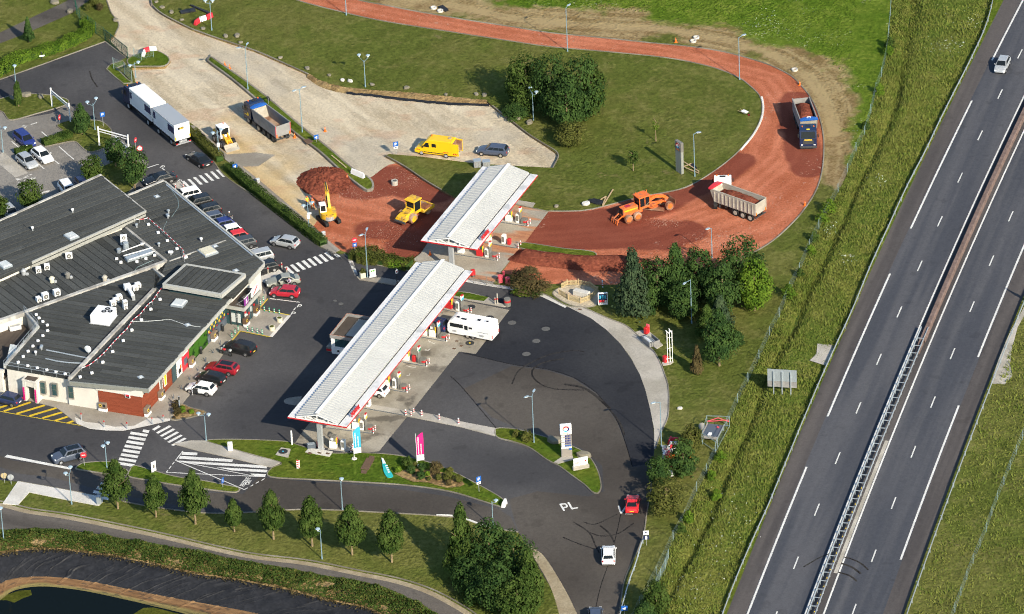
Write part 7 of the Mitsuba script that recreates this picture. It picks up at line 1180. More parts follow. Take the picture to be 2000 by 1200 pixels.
# loose stones over the coarse gravel
st, ic = [], trimesh.creation.icosphere(0, 1.0)
for (cx, cy, rx, ry, n, z) in ((1300, 434, 40, 9, 170, .0), (1410, 470, 40, 22, 300, .0), (700, 390, 60, 30, 420, YZ), (800, 350, 45, 25, 300, YZ), (760, 460, 70, 30, 380, YZ), (1480, 400, 60, 35, 300, 0)):
    for _ in range(n):
        q = RNG.normal(size=2)*.55; X_, Y_ = cx+q[0]*rx, cy+q[1]*ry; g = G(X_, Y_, z)
        if not (red_poly if z == 0 else pit_poly).contains(Point(g[:2])): continue
        s = RNG.uniform(.03, .075); c = ic.copy(); c.vertices = np.array(c.vertices)*[s, s*.8, s*.6]+[g[0], g[1], z+.02]; st.append(c)
dmat('stone_mat', lambda p, n, uv: mix((.26, .10, .065), (.46, .30, .24), cell_rand(p.x*3, p.y*3)))
k = put('gravel_stones', cat(st), 'stone_mat'); labels[k] = {'label': 'loose pale stones scattered over the red gravel', 'category': 'stones', 'kind': 'stuff'}
hb = thing('height_barrier', 'white height barrier portal at the car park entry', 'barrier'); z0 = 3.0
def portal(k, a, b, h):
    A, C = G(*a), G(*b); put('post', cat([bx(A[0], A[1], h/2, .2, .2, h)]), 'truck_white', k); put('post', bx(C[0], C[1], h/2, .2, .2, h), 'truck_white', k); put('beam', cat([beam(A+[0, 0, h-.35], C+[0, 0, h-.35], .12, .14), beam(A+[0, 0, h-.75], C+[0, 0, h-.75], .08, .08)]), 'truck_white', k)
portal(hb, (102, 209), (137.5, 239), 3.1); hb2 = thing('height_barrier', 'white height barrier portal with hanging board at the car park exit', 'barrier'); portal(hb2, (194.5, 286), (252.5, 302), 3.2); put('board', beam(G(225, 270, 1.0), G(266, 305, .9), .08, .55), 'truck_white', hb2)
# service point on the pale apron
sv = thing('air_water_point', 'grey open service basin beside the apron', 'service point'); g = G(1271, 671); X = pose(g[0], g[1], .1, heading(17, 14, 1270, 668)); put('basin', cat([cbx(0, s*.75, .35, 2.2, .12, .7, .03) for s in (-1, 1)]+[cbx(s*1.05, 0, .35, .12, 1.5, .7, .03) for s in (-1, 1)]+[bx(0, 0, .1, 2.1, 1.4, .1)]), 'tipper_mat', sv, X); put('beam', cat([bx(0, -.1, .6, 2.0, .16, .14), bx(.0, .3, .45, 1.9, .1, .1)]), 'galv_metal', sv, X); put('shelf', bx(0, -.5, .72, 1.8, .4, .05), 'white_metal', sv, X); single('concrete_slab', extrude(poly(tile(1000, 600, [(965, 200), (1010, 185), (1080, 200), (1180, 300), (1130, 330), (1020, 262)])), 0, .1), 'concrete_mat', 'grey slab under the service basin', 'slab'); single('concrete_slab', extrude(poly(tile(1000, 600, [(1170, 440), (1190, 425), (1262, 432), (1240, 450), (1180, 460)])), 0, .1), 'concrete_mat', 'grey slab under the white mast', 'slab')
g = G(1263, 653); k = thing('red_cabinet', 'red air pump cabinet beside the service basin', 'cabinet'); X = pose(g[0], g[1], .05, .9); put('box', cbx(0, 0, .55, .7, .55, 1.0, .08), 'red_metal', k, X); put('side_panel', cbx(.32, 0, .75, .22, .5, 1.2, .05), 'pink_drum', k, X); g = G(1300, 708); k = thing('red_cabinet', 'red vacuum cabinet at the foot of the white mast', 'cabinet'); X = pose(g[0], g[1], .05, .6); put('box', cbx(0, 0, .5, .65, .6, .95, .08), 'red_metal', k, X); put('button', cyl((0, -.3, .6), (0, -.33, .6), .07), 'truck_white', k, X)
wm = thing('white_mast', 'white lattice frame standing beside the apron', 'mast'); g = G(1309, 708.5); X = pose(g[0], g[1], .05, .3)
for x in (-.35, 0, .35): put('post', bx(x, 0, 2.4 if x else 2.5, .085, .085, 4.8 if x else 5.0), 'truck_white', wm, X)
put('brace', cat([bx(0, 0, z, .8, .06, .05) for z in (.6, 2.2, 3.8)]+[beam((-.5, 0, 5.0), (-.1, 0, 4.5), .12, .1), beam((.35, 0, 4.4), (-.05, 0, 5.2), .12, .1)]), 'truck_white', wm, X)
ct = thing('rubble_tray', 'grey open tray with pipe and white rag held by a metal frame', 'container'); g = G(1392, 852); X = pose(g[0], g[1], .0, heading(26, 3, 1392, 852)); put('tray', cat([cbx(0, 0, .75, 2.2, 3.4, .12, .03), cbx(0, -1.75, .8, 2.3, .25, .35, .04), cbx(1.12, 0, .85, .12, 3.5, .25, .03), cbx(-1.12, 0, .85, .12, 3.5, .25, .03)]), 'tipper_mat', ct, X); put('tray_lining', bx(0, 0, .83, 2.0, 3.2, .03), 'slate_panel', ct, X); put('leg', cat([bx(x, y, .4, .12, .12, .8) for x in (-1, 1) for y in (-1.6, 1.6)]), 'galv_metal', ct, X); put('rag', cbx(-.1, -1.1, .95, .5, .7, .18, .08), 'truck_white', ct, X); put('pipe', cyl((.4, .9, .92), (.6, .8, .92), .14), 'pink_drum', ct, X)
cy = thing('drum', 'pale open ended drum lying beside the grey tray', 'drum'); g = G(1372.5, 843); X = pose(g[0], g[1], 0, .0); put('shell', cyl((-.1, .7, .5), (.1, -.7, .5), .42, n=20), 'tipper_pale_mat', cy, X); put('mouth', cyl((.1, -.7, .5), (.105, -.72, .5), .3, n=18), 'black_plastic', cy, X)
ff = thing('frame_fence', 'metal site fence frame with red white tape beside the tray', 'fence'); P = [G(*q) for q in ((1381, 835), (1425, 836), (1398, 886), (1372, 868))]
for p in P: put('post', bx(p[0], p[1], .9, .08, .08, 1.8), 'fence_metal', ff)
put('rail', cat([beam(a+[0, 0, z], b+[0, 0, z], .05, .05) for a, b in ((P[0], P[1]), (P[1], P[2]), (P[2], P[3]), (P[3], P[0])) for z in (.3, 1.75)]), 'fence_metal', ff); put('tape', cat([beam(P[0]+[0, 0, .9], (P[0]+P[1])/2+[0, 0, 1.5], .03, .1), beam((P[0]+P[1])/2+[0, 0, 1.5], P[1]+[0, 0, .9], .03, .1), beam(P[0]+[0, 0, .9], P[1]+[0, 0, 1.2], .03, .1)]), 'pink_drum', ff)
for i, (x, y) in enumerate(((977.5, 551), (992, 555), (984, 543))): k = thing('drum', ('larger pink drum at the end of the woven fence', 'right pink drum at the end of the woven fence', 'small pink canister behind the drums')[i], 'drum'); X = pose(*G(x, y)[:2]); r = (.36, .34, .18)[i]; put('body', cyl((0, 0, 0), (0, 0, 1.0), r, n=18), 'pink_drum', k, X); put('ring', cat([cyl((0, 0, z), (0, 0, z+.05), r*1.05, n=18) for z in (.3, .65, .95)]), 'pink_drum', k, X)
g = G(924, 540); k = thing('fire_box', 'red fire box under the far corner of the long canopy', 'box'); X = pose(g[0], g[1], 0, .3); put('box', cbx(0, 0, .6, .6, .5, .9, .08), 'red_metal', k, X); put('foot', bx(0, 0, .1, .5, .4, .2), 'dark_metal', k, X)
k = thing('planter', 'square stone planter with a shrub beside the two headed lamp', 'planter'); g = G(708.5, 543.5); X = pose(g[0], g[1], .1, .3); put('box', cbx(0, 0, .4, .75, .75, .75, .05), 'cream_mat', k, X); struct('traffic_island', extrude(poly(tile(640, 480, [(450, 500), (475, 480), (520, 500), (870, 512), (1120, 555), (1050, 630), (800, 585), (490, 540)], 8)), 0, .12), 'paving_mat')
k = thing('utility_cabinet', 'white utility cabinet on the grass beside the footpath', 'cabinet'); g = G(450, 881); X = pose(g[0], g[1], .1, .1); put('body', cbx(0, 0, .6, .65, .45, 1.2, .04), 'truck_white', k, X); put('vent', bx(-.15, -.23, .95, .22, .02, .18), 'pump_grey', k, X); k = thing('utility_cabinet', 'pale cabinet at the end of the pale footpath', 'cabinet'); g = G(194, 985); X = pose(g[0], g[1], .1, -.2); put('body', cbx(0, 0, .55, .6, .6, 1.1, .05), 'galv_metal', k, X); put('lid', cbx(0, 0, 1.13, .66, .66, .08, .03), 'grey_metal', k, X)
k = thing('utility_cabinet', 'dark cabinet beside the near column of the long canopy', 'cabinet'); g = G(608, 876); X = pose(g[0], g[1], .02, .2); put('body', cbx(0, 0, .35, 1.1, .6, .7, .05), 'slate_panel', k, X); put('lid', bx(0, 0, .72, .9, .5, .05), 'galv_metal', k, X)
g = G(621, 874); k = thing('fire_extinguisher', 'red fire extinguisher post beside the near canopy column', 'extinguisher'); X = pose(g[0], g[1]); put('cylinder', cyl((0, 0, .1), (0, 0, .9), .14), 'red_metal', k, X); put('post', bx(.15, .1, .6, .1, .1, 1.2), 'truck_white', k, X)
for x, y, lb in ((384, 269, 'grey utility box beside the rear of the white lorry trailer'), (504, 359, 'grey utility box in the hedge near the heap'), (632, 463, 'low grey box at the footpath end')): g = G(x, y); k = thing('utility_box', lb, 'box'); X = pose(g[0], g[1], .1, .6); put('body', cbx(0, 0, .35, .5, .4, .6, .04), 'grey_metal', k, X); put('lid', cbx(0, 0, .67, .55, .45, .06, .02), 'skylight_mat', k, X)
g = G(82, 115.5); k = thing('marker', 'small white plate with a dark post in front of the upper hedge', 'marker'); X = pose(g[0], g[1], 0, .3); put('plate', cbx(0, -.1, .55, .8, .06, .24, .02), 'truck_white', k, X); put('post', cbx(0, 0, .6, .14, .14, 1.2, .04), 'dark_metal', k, X)
wb_ = G(1455, 224); k = thing('wheelbarrow', 'white wheelbarrow tipped over on the lawn near the red bend', 'wheelbarrow'); X = pose(wb_[0], wb_[1], 0, 2.4); put('tray', hull([(x, s*y, z) for s in (-1, 1) for x, y, z in ((-.5, .3, .5), (.5, .35, .55), (-.3, .2, .25), (.3, .2, .25))]), 'truck_white', k, X); put('handles', cat([beam((-.3, s*.2, .3), (1.1, s*.3, .45), .05, .05) for s in (-1, 1)]), 'wood_mat', k, X); wheel(k, X, -.75, 0, .2, .2, .1, 'red_metal')
# ================================================================== things on the roofs
def onroof(px, py, z): return G(px, py, z)[:2]
def ac(px, py, z, w, d, h, label, fans=1, az=None, face=True, group=None):
    k = thing('air_conditioner', label, 'air conditioner', group); X = pose(*onroof(px, py, z), z, FAZ-math.pi/2+.15 if az is None else az); put('casing', cbx(0, 0, h/2+.08, w, d, h, .03), 'truck_white', k, X); put('feet', cat([bx(s*w*.35, 0, .04, .1, d*1.15, .08) for s in (-1, 1)]), 'grey_metal', k, X)
    for i in range(fans):
        zc = .08+h*(i+.5)/fans; f = put('fan_grille', cyl((0, -d/2-.005, zc), (0, -d/2-.03, zc), min(w, h/fans)*.38, n=18), 'pump_grey', k, X); put('fan_hub', cyl((0, -d/2-.03, zc), (0, -d/2-.05, zc), .09, n=10), 'truck_white', f, X)
T0 = lambda x, y: (x/4, 300+y/4)
ac(*T0(970, 712), 4.2, .95, .45, 1.45, 'tall two fan cooling unit by the roof gantry', 2, .1)
for i, (x, y, w, h, lb) in enumerate(((302, 930, .75, .75, 'left of the two white units below the upper roof'), (368, 906, .75, .75, 'right of the two white units below the upper roof'), (540, 822, .95, .85, 'white unit standing under the edge of the upper roof'), (302, 1158, .65, .65, 'smallest of the three white units on the middle roof'), (354, 1140, .9, .95, 'central of the three white units on the middle roof'), (444, 1110, .9, .85, 'right of the three white units on the middle roof'))): ac(*T0(x, y), 4.2, w, .7 if i != 2 else .4, h, lb, 1, .12 if i < 3 else .5)
for i, (x, y, lb) in enumerate(((1078, 1046, 'topmost white unit of the row beside the long parapet'), (1056, 1068, 'second white unit of the row beside the long parapet'), (932, 1138, 'white unit above the big rooftop plant'), (907, 1165, 'small white unit above the big rooftop plant'), (882, 1186, 'lowest small unit above the big rooftop plant'))): ac(*T0(x, y), 4.28, .75, .75, .6, lb, 1, .4)
dk = thing('roof_duct', 'white bent ventilation duct on the lower roof', 'duct'); X = pose(*onroof(*T0(1022, 1120), 4.28), 4.28, .3); put('hood', cbx(0, 1.6, .75, .95, .9, .7, .06), 'truck_white', dk, X); put('duct', cbx(.05, .1, .7, .45, 2.6, .45, .04), 'truck_white', dk, X); put('stand', bx(.1, -1.1, .4, .4, .3, .8), 'grey_metal', dk, X)
ac(*T0(980, 1216), 4.28, .6, .5, 1.3, 'upright narrow unit beside the big rooftop plant', 2, .5)
bp = thing('rooftop_plant', 'big white rooftop plant box with three round fans', 'air conditioner'); A = onroof(177, 633, 4.28); B_ = onroof(209, 637.5, 4.28); az = math.atan2(*(B_-A)[::-1]); X = pose(*A, 4.28, az) @ T().translate([1.3, 1.5, 0]); put('casing', cbx(0, 0, .72, 2.7, 2.9, 1.3, .05), 'truck_white', bp, X); put('base', bx(0, 0, .06, 2.9, 3.1, .12), 'grey_metal', bp, X); put('hood', cbx(-1.45, .2, .8, .3, .7, .5, .05), 'truck_white', bp, X)
for x, y in ((.35, .75), (.15, -.05), (.95, .2)): f = put('fan', cyl((x, y, 1.36), (x, y, 1.40), .36, n=20), 'black_plastic', bp, X); put('fan_hub', cyl((x, y, 1.40), (x, y, 1.44), .12, n=12), 'grey_metal', f, X)
for i, (x, y, m) in enumerate(((187, 950, 'grey_metal'), (407, 1010, 'cream_mat'), (530, 975, 'pump_grey'), (820, 1000, 'tipper_pale_mat'))): k = thing('roof_fan', ('grey roof fan below the upper parapet', 'cream roof fan on the middle roof', 'dark roof fan on the middle roof', 'pale roof fan against the long white parapet')[i], 'roof fan'); X = pose(*onroof(*T0(x, y), 4.2), 4.2, .5); put('cowl', cat([cyl((0, 0, .1), (0, 0, .7), .34, .3, n=14), cyl((0, 0, .7), (0, 0, .95), .42, .2, n=14)]), m, k, X); put('motor_foot', cbx(.35, -.3, .2, .4, .35, .35, .04), 'grey_metal', k, X)
def skylight(px, py, z, w, l, az, label, m='skylight_mat'):
    k = thing('roof_light', label, 'roof light'); X = pose(*onroof(px, py, z), z, az); put('upstand', cbx(0, 0, .16, w+.2, l+.2, .3, .03), 'galv_metal', k, X); put('dome', hull([(x*w/2*s, y*l/2*s, zz) for x in (-1, 1) for y in (-1, 1) for s, zz in ((1, .3), (.9, .44))]), m, k, X)
A1 = math.radians(35)
skylight(*T0(558, 655), 5.4, 1.3, 1.6, A1, 'grey roof light on the upper roof'); skylight(*T0(38, 880), 5.4, 1.3, 1.6, A1, 'grey roof light cut by the left edge of the view'); skylight(*T0(1625, 775), 4.4, 1.9, 2.1, math.radians(31), 'large cream roof light on the right hand roof', 'cream_mat'); skylight(350, 595, 4.4, 1.6, 1.7, math.radians(-22), 'grey roof light below the raised roof')
for x, y, z, lb in ((1225, 338, 4.4, 'small square hatch near the far corner of the right hand roof'), (1680, 727, 4.4, 'small square hatch beside the cream roof light'), (1842, 917, 4.4, 'small hatch behind the raised roof'), (1465, 1342, 4.4, 'square hatch on the front roof with a cable'), (1098, 1750, 4.4, 'square hatch near the boarded corner of the roof')): k = thing('roof_hatch', lb, 'roof hatch'); X = pose(*onroof(*T0(x, y), z), z, math.radians(31)); put('frame', cbx(0, 0, .05, .75, .75, .10, .02), 'galv_metal', k, X); put('lid', cbx(0, 0, .12, .4, .4, .08, .02), 'skylight_mat', k, X)
for x, y, z, lb in ((568, 463, 5.4, 'white vent cowl near the middle of the upper roof'), (255, 603, 5.4, 'white vent cowl at the left of the upper roof'), (1312, 508, 4.4, 'bent grey vent pipe on the right hand roof'), (1335, 795, 4.4, 'white vent box at the foot of the rope line'), (1317, 470, 4.4, 'small pipe stub on the right hand roof'), (1573, 690, 4.4, 'pipe stub near the cream roof light'), (1242, 728, 4.4, 'pipe stub beside the short parapet'), (1068, 580, 4.4, 'pipe stub below the upper roof corner'), (280, 1576, 4.28, 'cream cowl on the lower roof'), (325, 1535, 4.28, 'grey vent box with pipe on the lower roof')): k = thing('roof_vent', lb, 'roof vent'); X = pose(*onroof(*T0(x, y), z), z, x); b = 'box' in lb or 'bent' in lb; put('pipe', cyl((0, 0, 0), (0, 0, .4), .12, n=10), 'grey_metal', k, X); put('cowl', cbx(0, 0, .5, .7 if b else .35, .4 if b else .35, .3, .06), 'truck_white' if 'white' in lb or 'cream' in lb else 'galv_metal', k, X)
dh = thing('satellite_dish', 'white satellite dish on the lower roof beside the long parapet', 'dish'); X = pose(*onroof(*T0(690, 1580), 4.28), 4.28, -.5); v = [(r*math.cos(a), .25*r*r-.02, r*math.sin(a)+1.0) for r in np.linspace(0, .5, 5) for a in np.arange(20)*math.pi/10]; put('bowl', hull([(x, y-.05, z) for x, y, z in v]+[(x*.96, .1, z) for x, y, z in v[-20:]]), 'light_glass', dh, X); put('mast', cyl((0, .15, 0), (0, .15, 1.0), .05), 'grey_metal', dh, X)
for a, z, lb in ((((360, 1538), (460, 1557), (560, 1577), (690, 1602)), 4.34, 'upper pipe run across the lower roof'), (((355, 1605), (440, 1624), (530, 1637), (640, 1642)), 4.34, 'lower pipe run across the lower roof')): single('roof_pipe', tube([[*onroof(*T0(*q), z), z+.05] for q in a], .09, 8), 'galv_metal', lb, 'pipe')
def rope(pts, wts, z, label):
    k = thing('roof_line', label, 'safety line'); w = mikit.ply(cbx(0, 0, .16, .42, .36, .3, .04)); p = mikit.ply(cyl((0, 0, 0), (0, 0, 1.0), .025))
    for q in wts: X = pose(*onroof(*T0(*q), z), z, .3); put('weight', w, 'truck_white', k, X)
    P = smooth(np.array([[*onroof(*T0(*q), z), z+.55] for q in pts])[:, :2], False, .45); a = np.c_[P, np.full(len(P), z+.55)]
    put('tape', cat([cyl(u, v, .05, n=6) for u, v in zip(a[:-1:2], a[1::2])]), 'truck_white', k); put('tape', cat([cyl(u, v, .05, n=6) for u, v in zip(a[1:-1:2], a[2::2])]), 'poster_red', k); put('stake', cat([cyl([*onroof(*T0(*q), z), z], [*onroof(*T0(*q), z), z+.6], .025, n=6) for q in pts]), 'grey_metal', k)
rope([(1050, 540), (1090, 545), (1130, 538), (1157, 530), (1215, 580), (1265, 622), (1330, 682), (1380, 732), (1430, 780), (1442, 850)], [(1160, 562), (1236, 625), (1308, 688), (1383, 752), (1453, 818)], 4.4, 'red white tape on weighted stakes across the right hand roof'); rope([(1275, 1065), (1230, 1125), (1190, 1185), (1165, 1200), (1130, 1242), (1095, 1285), (1040, 1330), (1000, 1390), (930, 1460), (870, 1525), (820, 1580), (760, 1635), (700, 1680), (640, 1705)], [(1250, 1148), (1178, 1225), (1105, 1307), (1030, 1388), (963, 1470), (880, 1556), (803, 1639), (718, 1723), (627, 1754)], 4.4, 'red white tape on weighted stakes along the front roof')
def roof_rail(lines, wts, z, label):
    k = thing('roof_railing', label, 'railing'); w = mikit.ply(cbx(0, 0, .14, .40, .36, .26, .04))
    for q in wts: put('weight', w, 'truck_white', k, pose(*onroof(*T0(*q), z), z, .3))
    for ln in lines:
        P = np.array([[*onroof(*T0(*q), z), z] for q in ln]); Q = resample(P, max(3, int(np.linalg.norm(P[-1]-P[0])/1.6)+1)); put('rail', cat([tube(Q+[0, 0, h], .025, 6) for h in (.55, 1.0)]), 'galv_metal', k); put('upright', cat([cyl(q, q+[0, 0, 1.0], .025, n=6) for q in Q]), 'galv_metal', k)
roof_rail([[(300, 1360), (30, 1675)], [(45, 1678), (545, 1765)], [(190, 1240), (300, 1360)]], [(283, 1265), (305, 1292), (335, 1320), (370, 1348), (372, 1390), (335, 1430), (297, 1470), (257, 1512), (220, 1552), (182, 1593), (143, 1638), (217, 1665), (291, 1681), (365, 1697), (437, 1713), (509, 1729)], 4.3, 'weighted steel railing along the edge of the lower roof')
gt = thing('roof_gantry', 'steel gantry with ducts and white feet on the middle roof', 'gantry'); zz = 4.2
for a, b in (((950, 768), (1130, 700)), ((965, 800), (1190, 735)), ((1010, 830), (1205, 765))): put('rail', beam([*onroof(*T0(*a), zz+.6), zz+.6], [*onroof(*T0(*b), zz+.6), zz+.6], .09, .12), 'white_metal', gt)
for a, b in (((985, 830), (1080, 800)), ((1085, 800), (1180, 765))): put('duct', beam([*onroof(*T0(*a), zz+.35), zz+.35], [*onroof(*T0(*b), zz+.35), zz+.35], .9, .5), 'galv_metal', gt)
for q in ((912, 830), (945, 858), (1070, 852), (1140, 828), (1208, 803), (1110, 715)): put('foot', cbx(*onroof(*T0(*q), zz), zz+.15, .4, .36, .3, .04), 'truck_white', gt)
put('fan_cowl', cat([cyl([*onroof(*T0(985, 745), zz), zz], [*onroof(*T0(985, 745), zz), zz+1.0], .45, .38, n=14), cyl([*onroof(*T0(930, 775), zz), zz], [*onroof(*T0(930, 775), zz), zz+.6], .3, n=12)]), 'galv_metal', gt)
for a, lb in (([(1300, 225), (1350, 300), (1390, 360), (1395, 420), (1340, 500)], 'thin cable curving over the right hand roof'), ([(1305, 530), (1275, 590), (1270, 620)], 'short cable below the bent vent'), ([(1040, 920), (1075, 880), (1140, 850), (1200, 825)], 'green cable on the middle roof')): single('roof_cable', tube([[*onroof(*T0(*q), 4.4), (4.43 if 'middle' not in lb else 4.24)] for q in a], .035, 5), 'fence_metal', lb, 'cable')
for a, lb in (([(1020, 1317), (1180, 1312), (1330, 1299), (1450, 1342), (1570, 1359)], 'pale cable bent across the front roof'),): single('roof_cable', tube([[*onroof(*T0(*q), 4.4), 4.44] for q in a], .045, 5), 'skylight_mat', lb, 'cable')
for q, w, lb in ((tile(0, 600, [(80, 180), (160, 150), (168, 185), (95, 215)]), 0, 'white unit lying in the low court'),): g = G(30, 644, 2.45); k = thing('air_conditioner', lb, 'air conditioner'); X = pose(g[0], g[1], 2.4, .35); put('casing', cbx(0, 0, .35, 1.6, .7, .6, .05), 'truck_white', k, X); put('grille', bx(0, 0, .67, 1.4, .5, .02), 'grey_metal', k, X)
# ================================================================== plants
def leafmat(name, c1, c2):
    return dmat(name, lambda p, n, uv: mix(c1, c2, smoothstep(.25, .75, noise(p.x*1.1, p.y*1.1, p.z*1.1)*.55+noise(p.x*5, p.y*5, p.z*5)*.45)))
leafmat('leaf_mid', (.027, .052, .012), (.066, .100, .024)); leafmat('leaf_dark', (.021, .046, .015), (.056, .098, .026)); leafmat('leaf_bright', (.05, .10, .012), (.12, .19, .022)); leafmat('leaf_olive', (.045, .055, .014), (.105, .11, .03)); leafmat('leaf_brown', (.045, .038, .018), (.10, .078, .035)); leafmat('leaf_pine', (.024, .044, .024), (.062, .092, .046)); leafmat('tall_grass_mat', (.105, .145, .028), (.185, .20, .052))
dmat('bark_mat', lambda p, n, uv: mix((.16, .12, .07), (.32, .25, .15), noise(p.x*9, p.y*9, p.z*3)))
def quads(C, N, S, r, aspect=.75):
    "leaf faces: centres, normals, sizes"
    n = len(C); N = N/np.linalg.norm(N, axis=1, keepdims=True); a = np.cross(N, r.normal(size=(n, 3))); a /= np.linalg.norm(a, axis=1, keepdims=True)+1e-9; b = np.cross(N, a)
    a, b = a*S[:, None]*.5, b*S[:, None]*.5*aspect; v = np.stack([C-a, C-b*.9+N*S[:, None]*.06, C+a, C+b*.9+N*S[:, None]*.06], 1).reshape(-1, 3); i = np.arange(n)*4
    return trimesh.Trimesh(v, np.vstack([np.c_[i, i+1, i+2], np.c_[i, i+2, i+3]]), process=False)
PROF = {'lime': lambda t: np.interp(t, [0, .08, .25, .45, .7, .9, 1], [.35, .80, 1, .92, .60, .26, .05]), 'round': lambda t: np.sqrt(np.clip(1-(2*t-1)**2, 0, 1))*.98+.02, 'cone': lambda t: np.interp(t, [0, .1, .5, .85, 1], [.75, 1, .60, .22, .03]),
        'column': lambda t: np.interp(t, [0, .15, .5, .8, 1], [.5, 1, .95, .6, .08]), 'bush': lambda t: np.interp(t, [0, .3, .7, 1], [.95, 1, .75, .15])}
def crown(kind, R, H, seed, n=3200, s=.30, clumps=70, ragged=.20):
    r = np.random.default_rng(seed); pr = PROF[kind]
    t = r.beta(1.1, 1.25, clumps) if kind != 'bush' else r.uniform(0, 1, clumps); a = r.uniform(0, 2*np.pi, clumps); q = np.sqrt(r.uniform(.25, 1, clumps)); cr = R*.33*r.uniform(.7, 1.25, clumps)*(1.15-.5*t); rad = np.maximum(R*pr(t)-cr*.6, 0)*q*(1+ragged*r.normal(size=clumps)*.5)
    cc = np.c_[rad*np.cos(a), rad*np.sin(a), t*H*.94+.03*H]; w = cr**2; k = r.choice(clumps, n, p=w/w.sum()); d = r.normal(size=(n, 3)); d[:, 2] = np.abs(d[:, 2])*.9-.25; d /= np.linalg.norm(d, axis=1, keepdims=True)
    C = cc[k]+d*cr[k][:, None]*r.uniform(.72, 1.08, n)[:, None]; C[:, 2] = np.maximum(C[:, 2], 0.0); out = np.c_[C[:, :2], (C[:, 2]-H*.4)*.5]; out /= np.linalg.norm(out, axis=1, keepdims=True)+1e-9
    N = d*.8+out*.5+np.array([0, 0, .35])+r.normal(size=(n, 3))*.45
    return quads(C, N, s*r.uniform(.6, 1.35, n), r)
CRN = {}
def crown_ply(kind, seed, n, s, clumps):
    k = (kind, seed, n, s, clumps)
    if k not in CRN: CRN[k] = mikit.ply(crown(kind, 1.0, 2.0, seed, n, s, clumps))
    return CRN[k]
def tree(px, py, H, R, kind, m, label, group=None, trunk=.22, name='tree', cat_='tree', n=3600, z=0.0, stem=True, dens=1.0, lean=0.0):
    k = thing(name, label, cat_, group); g = G(px, py, z); r = np.random.default_rng(int(px*7+py)); z0 = z+H*trunk; s = .30/R*min(1.0, .55+R*.18); sd = int(r.integers(0, 5))
    put('crown', crown_ply(kind, sd, int(n*dens), round(max(.10, min(.34, s)), 2), 80 if n > 2000 else 40), m, k, T().translate([g[0], g[1], z0]).rotate([0, 0, 1], float(r.uniform(0, 360))).scale([R, R, H*(1-trunk)/2]))
    if stem:
        tr = H*.011+.035; b = np.array([g[0], g[1], z]); ms = [cyl(b, b+[0, 0, H*.75], tr*1.25, tr*.35, 8)]
        for i in range(6):
            a = r.uniform(0, 6.28); h0 = H*(trunk+.05+.08*i); ms.append(cyl(b+[0, 0, h0], b+[R*.65*math.cos(a), R*.65*math.sin(a), h0+H*.16], tr*.5, tr*.15, 6))
        put('trunk', cat(ms), 'bark_mat', k)
    return k
for i, (x, y, H, R, o) in enumerate(((230.5, 994, 7.2, 2.15, 'first'), (305, 1010, 6.0, 1.65, 'second'), (382, 1024, 7.9, 1.95, 'third'), (458, 1039, 4.9, 1.15, 'fourth and smallest'), (534.5, 1054, 7.4, 1.75, 'fifth'), (610, 1067.5, 7.4, 1.75, 'sixth'), (688, 1084, 7.4, 1.95, 'seventh'), (765.5, 1099, 7.7, 1.95, 'last'))): tree(x, y, H, R, 'lime', 'leaf_mid', f'{o} young lime tree from the left in the row on the lower grass', 'row of street trees on the lower grass', .24, 'street_tree', n=5200)
for a in ((61, 414, 5.0, 1.95, 'round', 'leaf_mid', 'round tree in front of the upper roof edge'), (182, 362, 4.7, 1.75, 'round', 'leaf_mid', 'tree rising behind the corner of the upper roof'), (264, 372, 6.8, 2.2, 'round', 'leaf_dark', 'largest tree on the grass behind the roof'), (226, 326, 4.6, 1.6, 'round', 'leaf_dark', 'smaller tree left of the largest car park tree'), (160, 263, 4.9, 1.25, 'column', 'leaf_dark', 'dark egg shaped tree on the parking sign island'), (36.5, 209, 4.2, .62, 'column', 'leaf_mid', 'slim columnar tree on the upper car park island'), (57, 83, 4.2, .85, 'cone', 'leaf_dark', 'small conifer on the grass at the top left road'), (-1, 432, 4.0, 1.6, 'round', 'leaf_mid', 'tree cut by the left edge beside the upper roof')): tree(*a, trunk=.2 if a[4] == 'round' else .1)
CL = 'tree clump on the mown loop lawn'
for a in ((1030, 213, 8.6, 3.1, 'round', 'leaf_mid', 'left tree of the clump on the loop lawn'), (1078, 226, 9.8, 3.1, 'round', 'leaf_dark', 'tall middle tree of the clump on the loop lawn'), (1136, 232, 10.2, 3.3, 'round', 'leaf_dark', 'tallest right hand tree of the clump on the loop lawn'), (1156, 226, 8.0, 2.2, 'round', 'leaf_mid', 'outer right tree of the clump on the loop lawn'), (1108, 250, 8.2, 2.9, 'round', 'leaf_dark', 'front tree of the clump on the loop lawn'), (1012, 196, 5.4, 2.0, 'round', 'leaf_mid', 'low outer left tree of the clump on the loop lawn'), (1010, 226, 2.0, 2.0, 'bush', 'leaf_dark', 'low shrub under the clump on the loop lawn')): tree(*a, trunk=.03, n=5200)
tree(1117, 283, 3.6, 2.3, 'round', 'leaf_olive', 'round olive bush at the lower end of the clump', trunk=.0, name='bush', cat_='bush', stem=False)
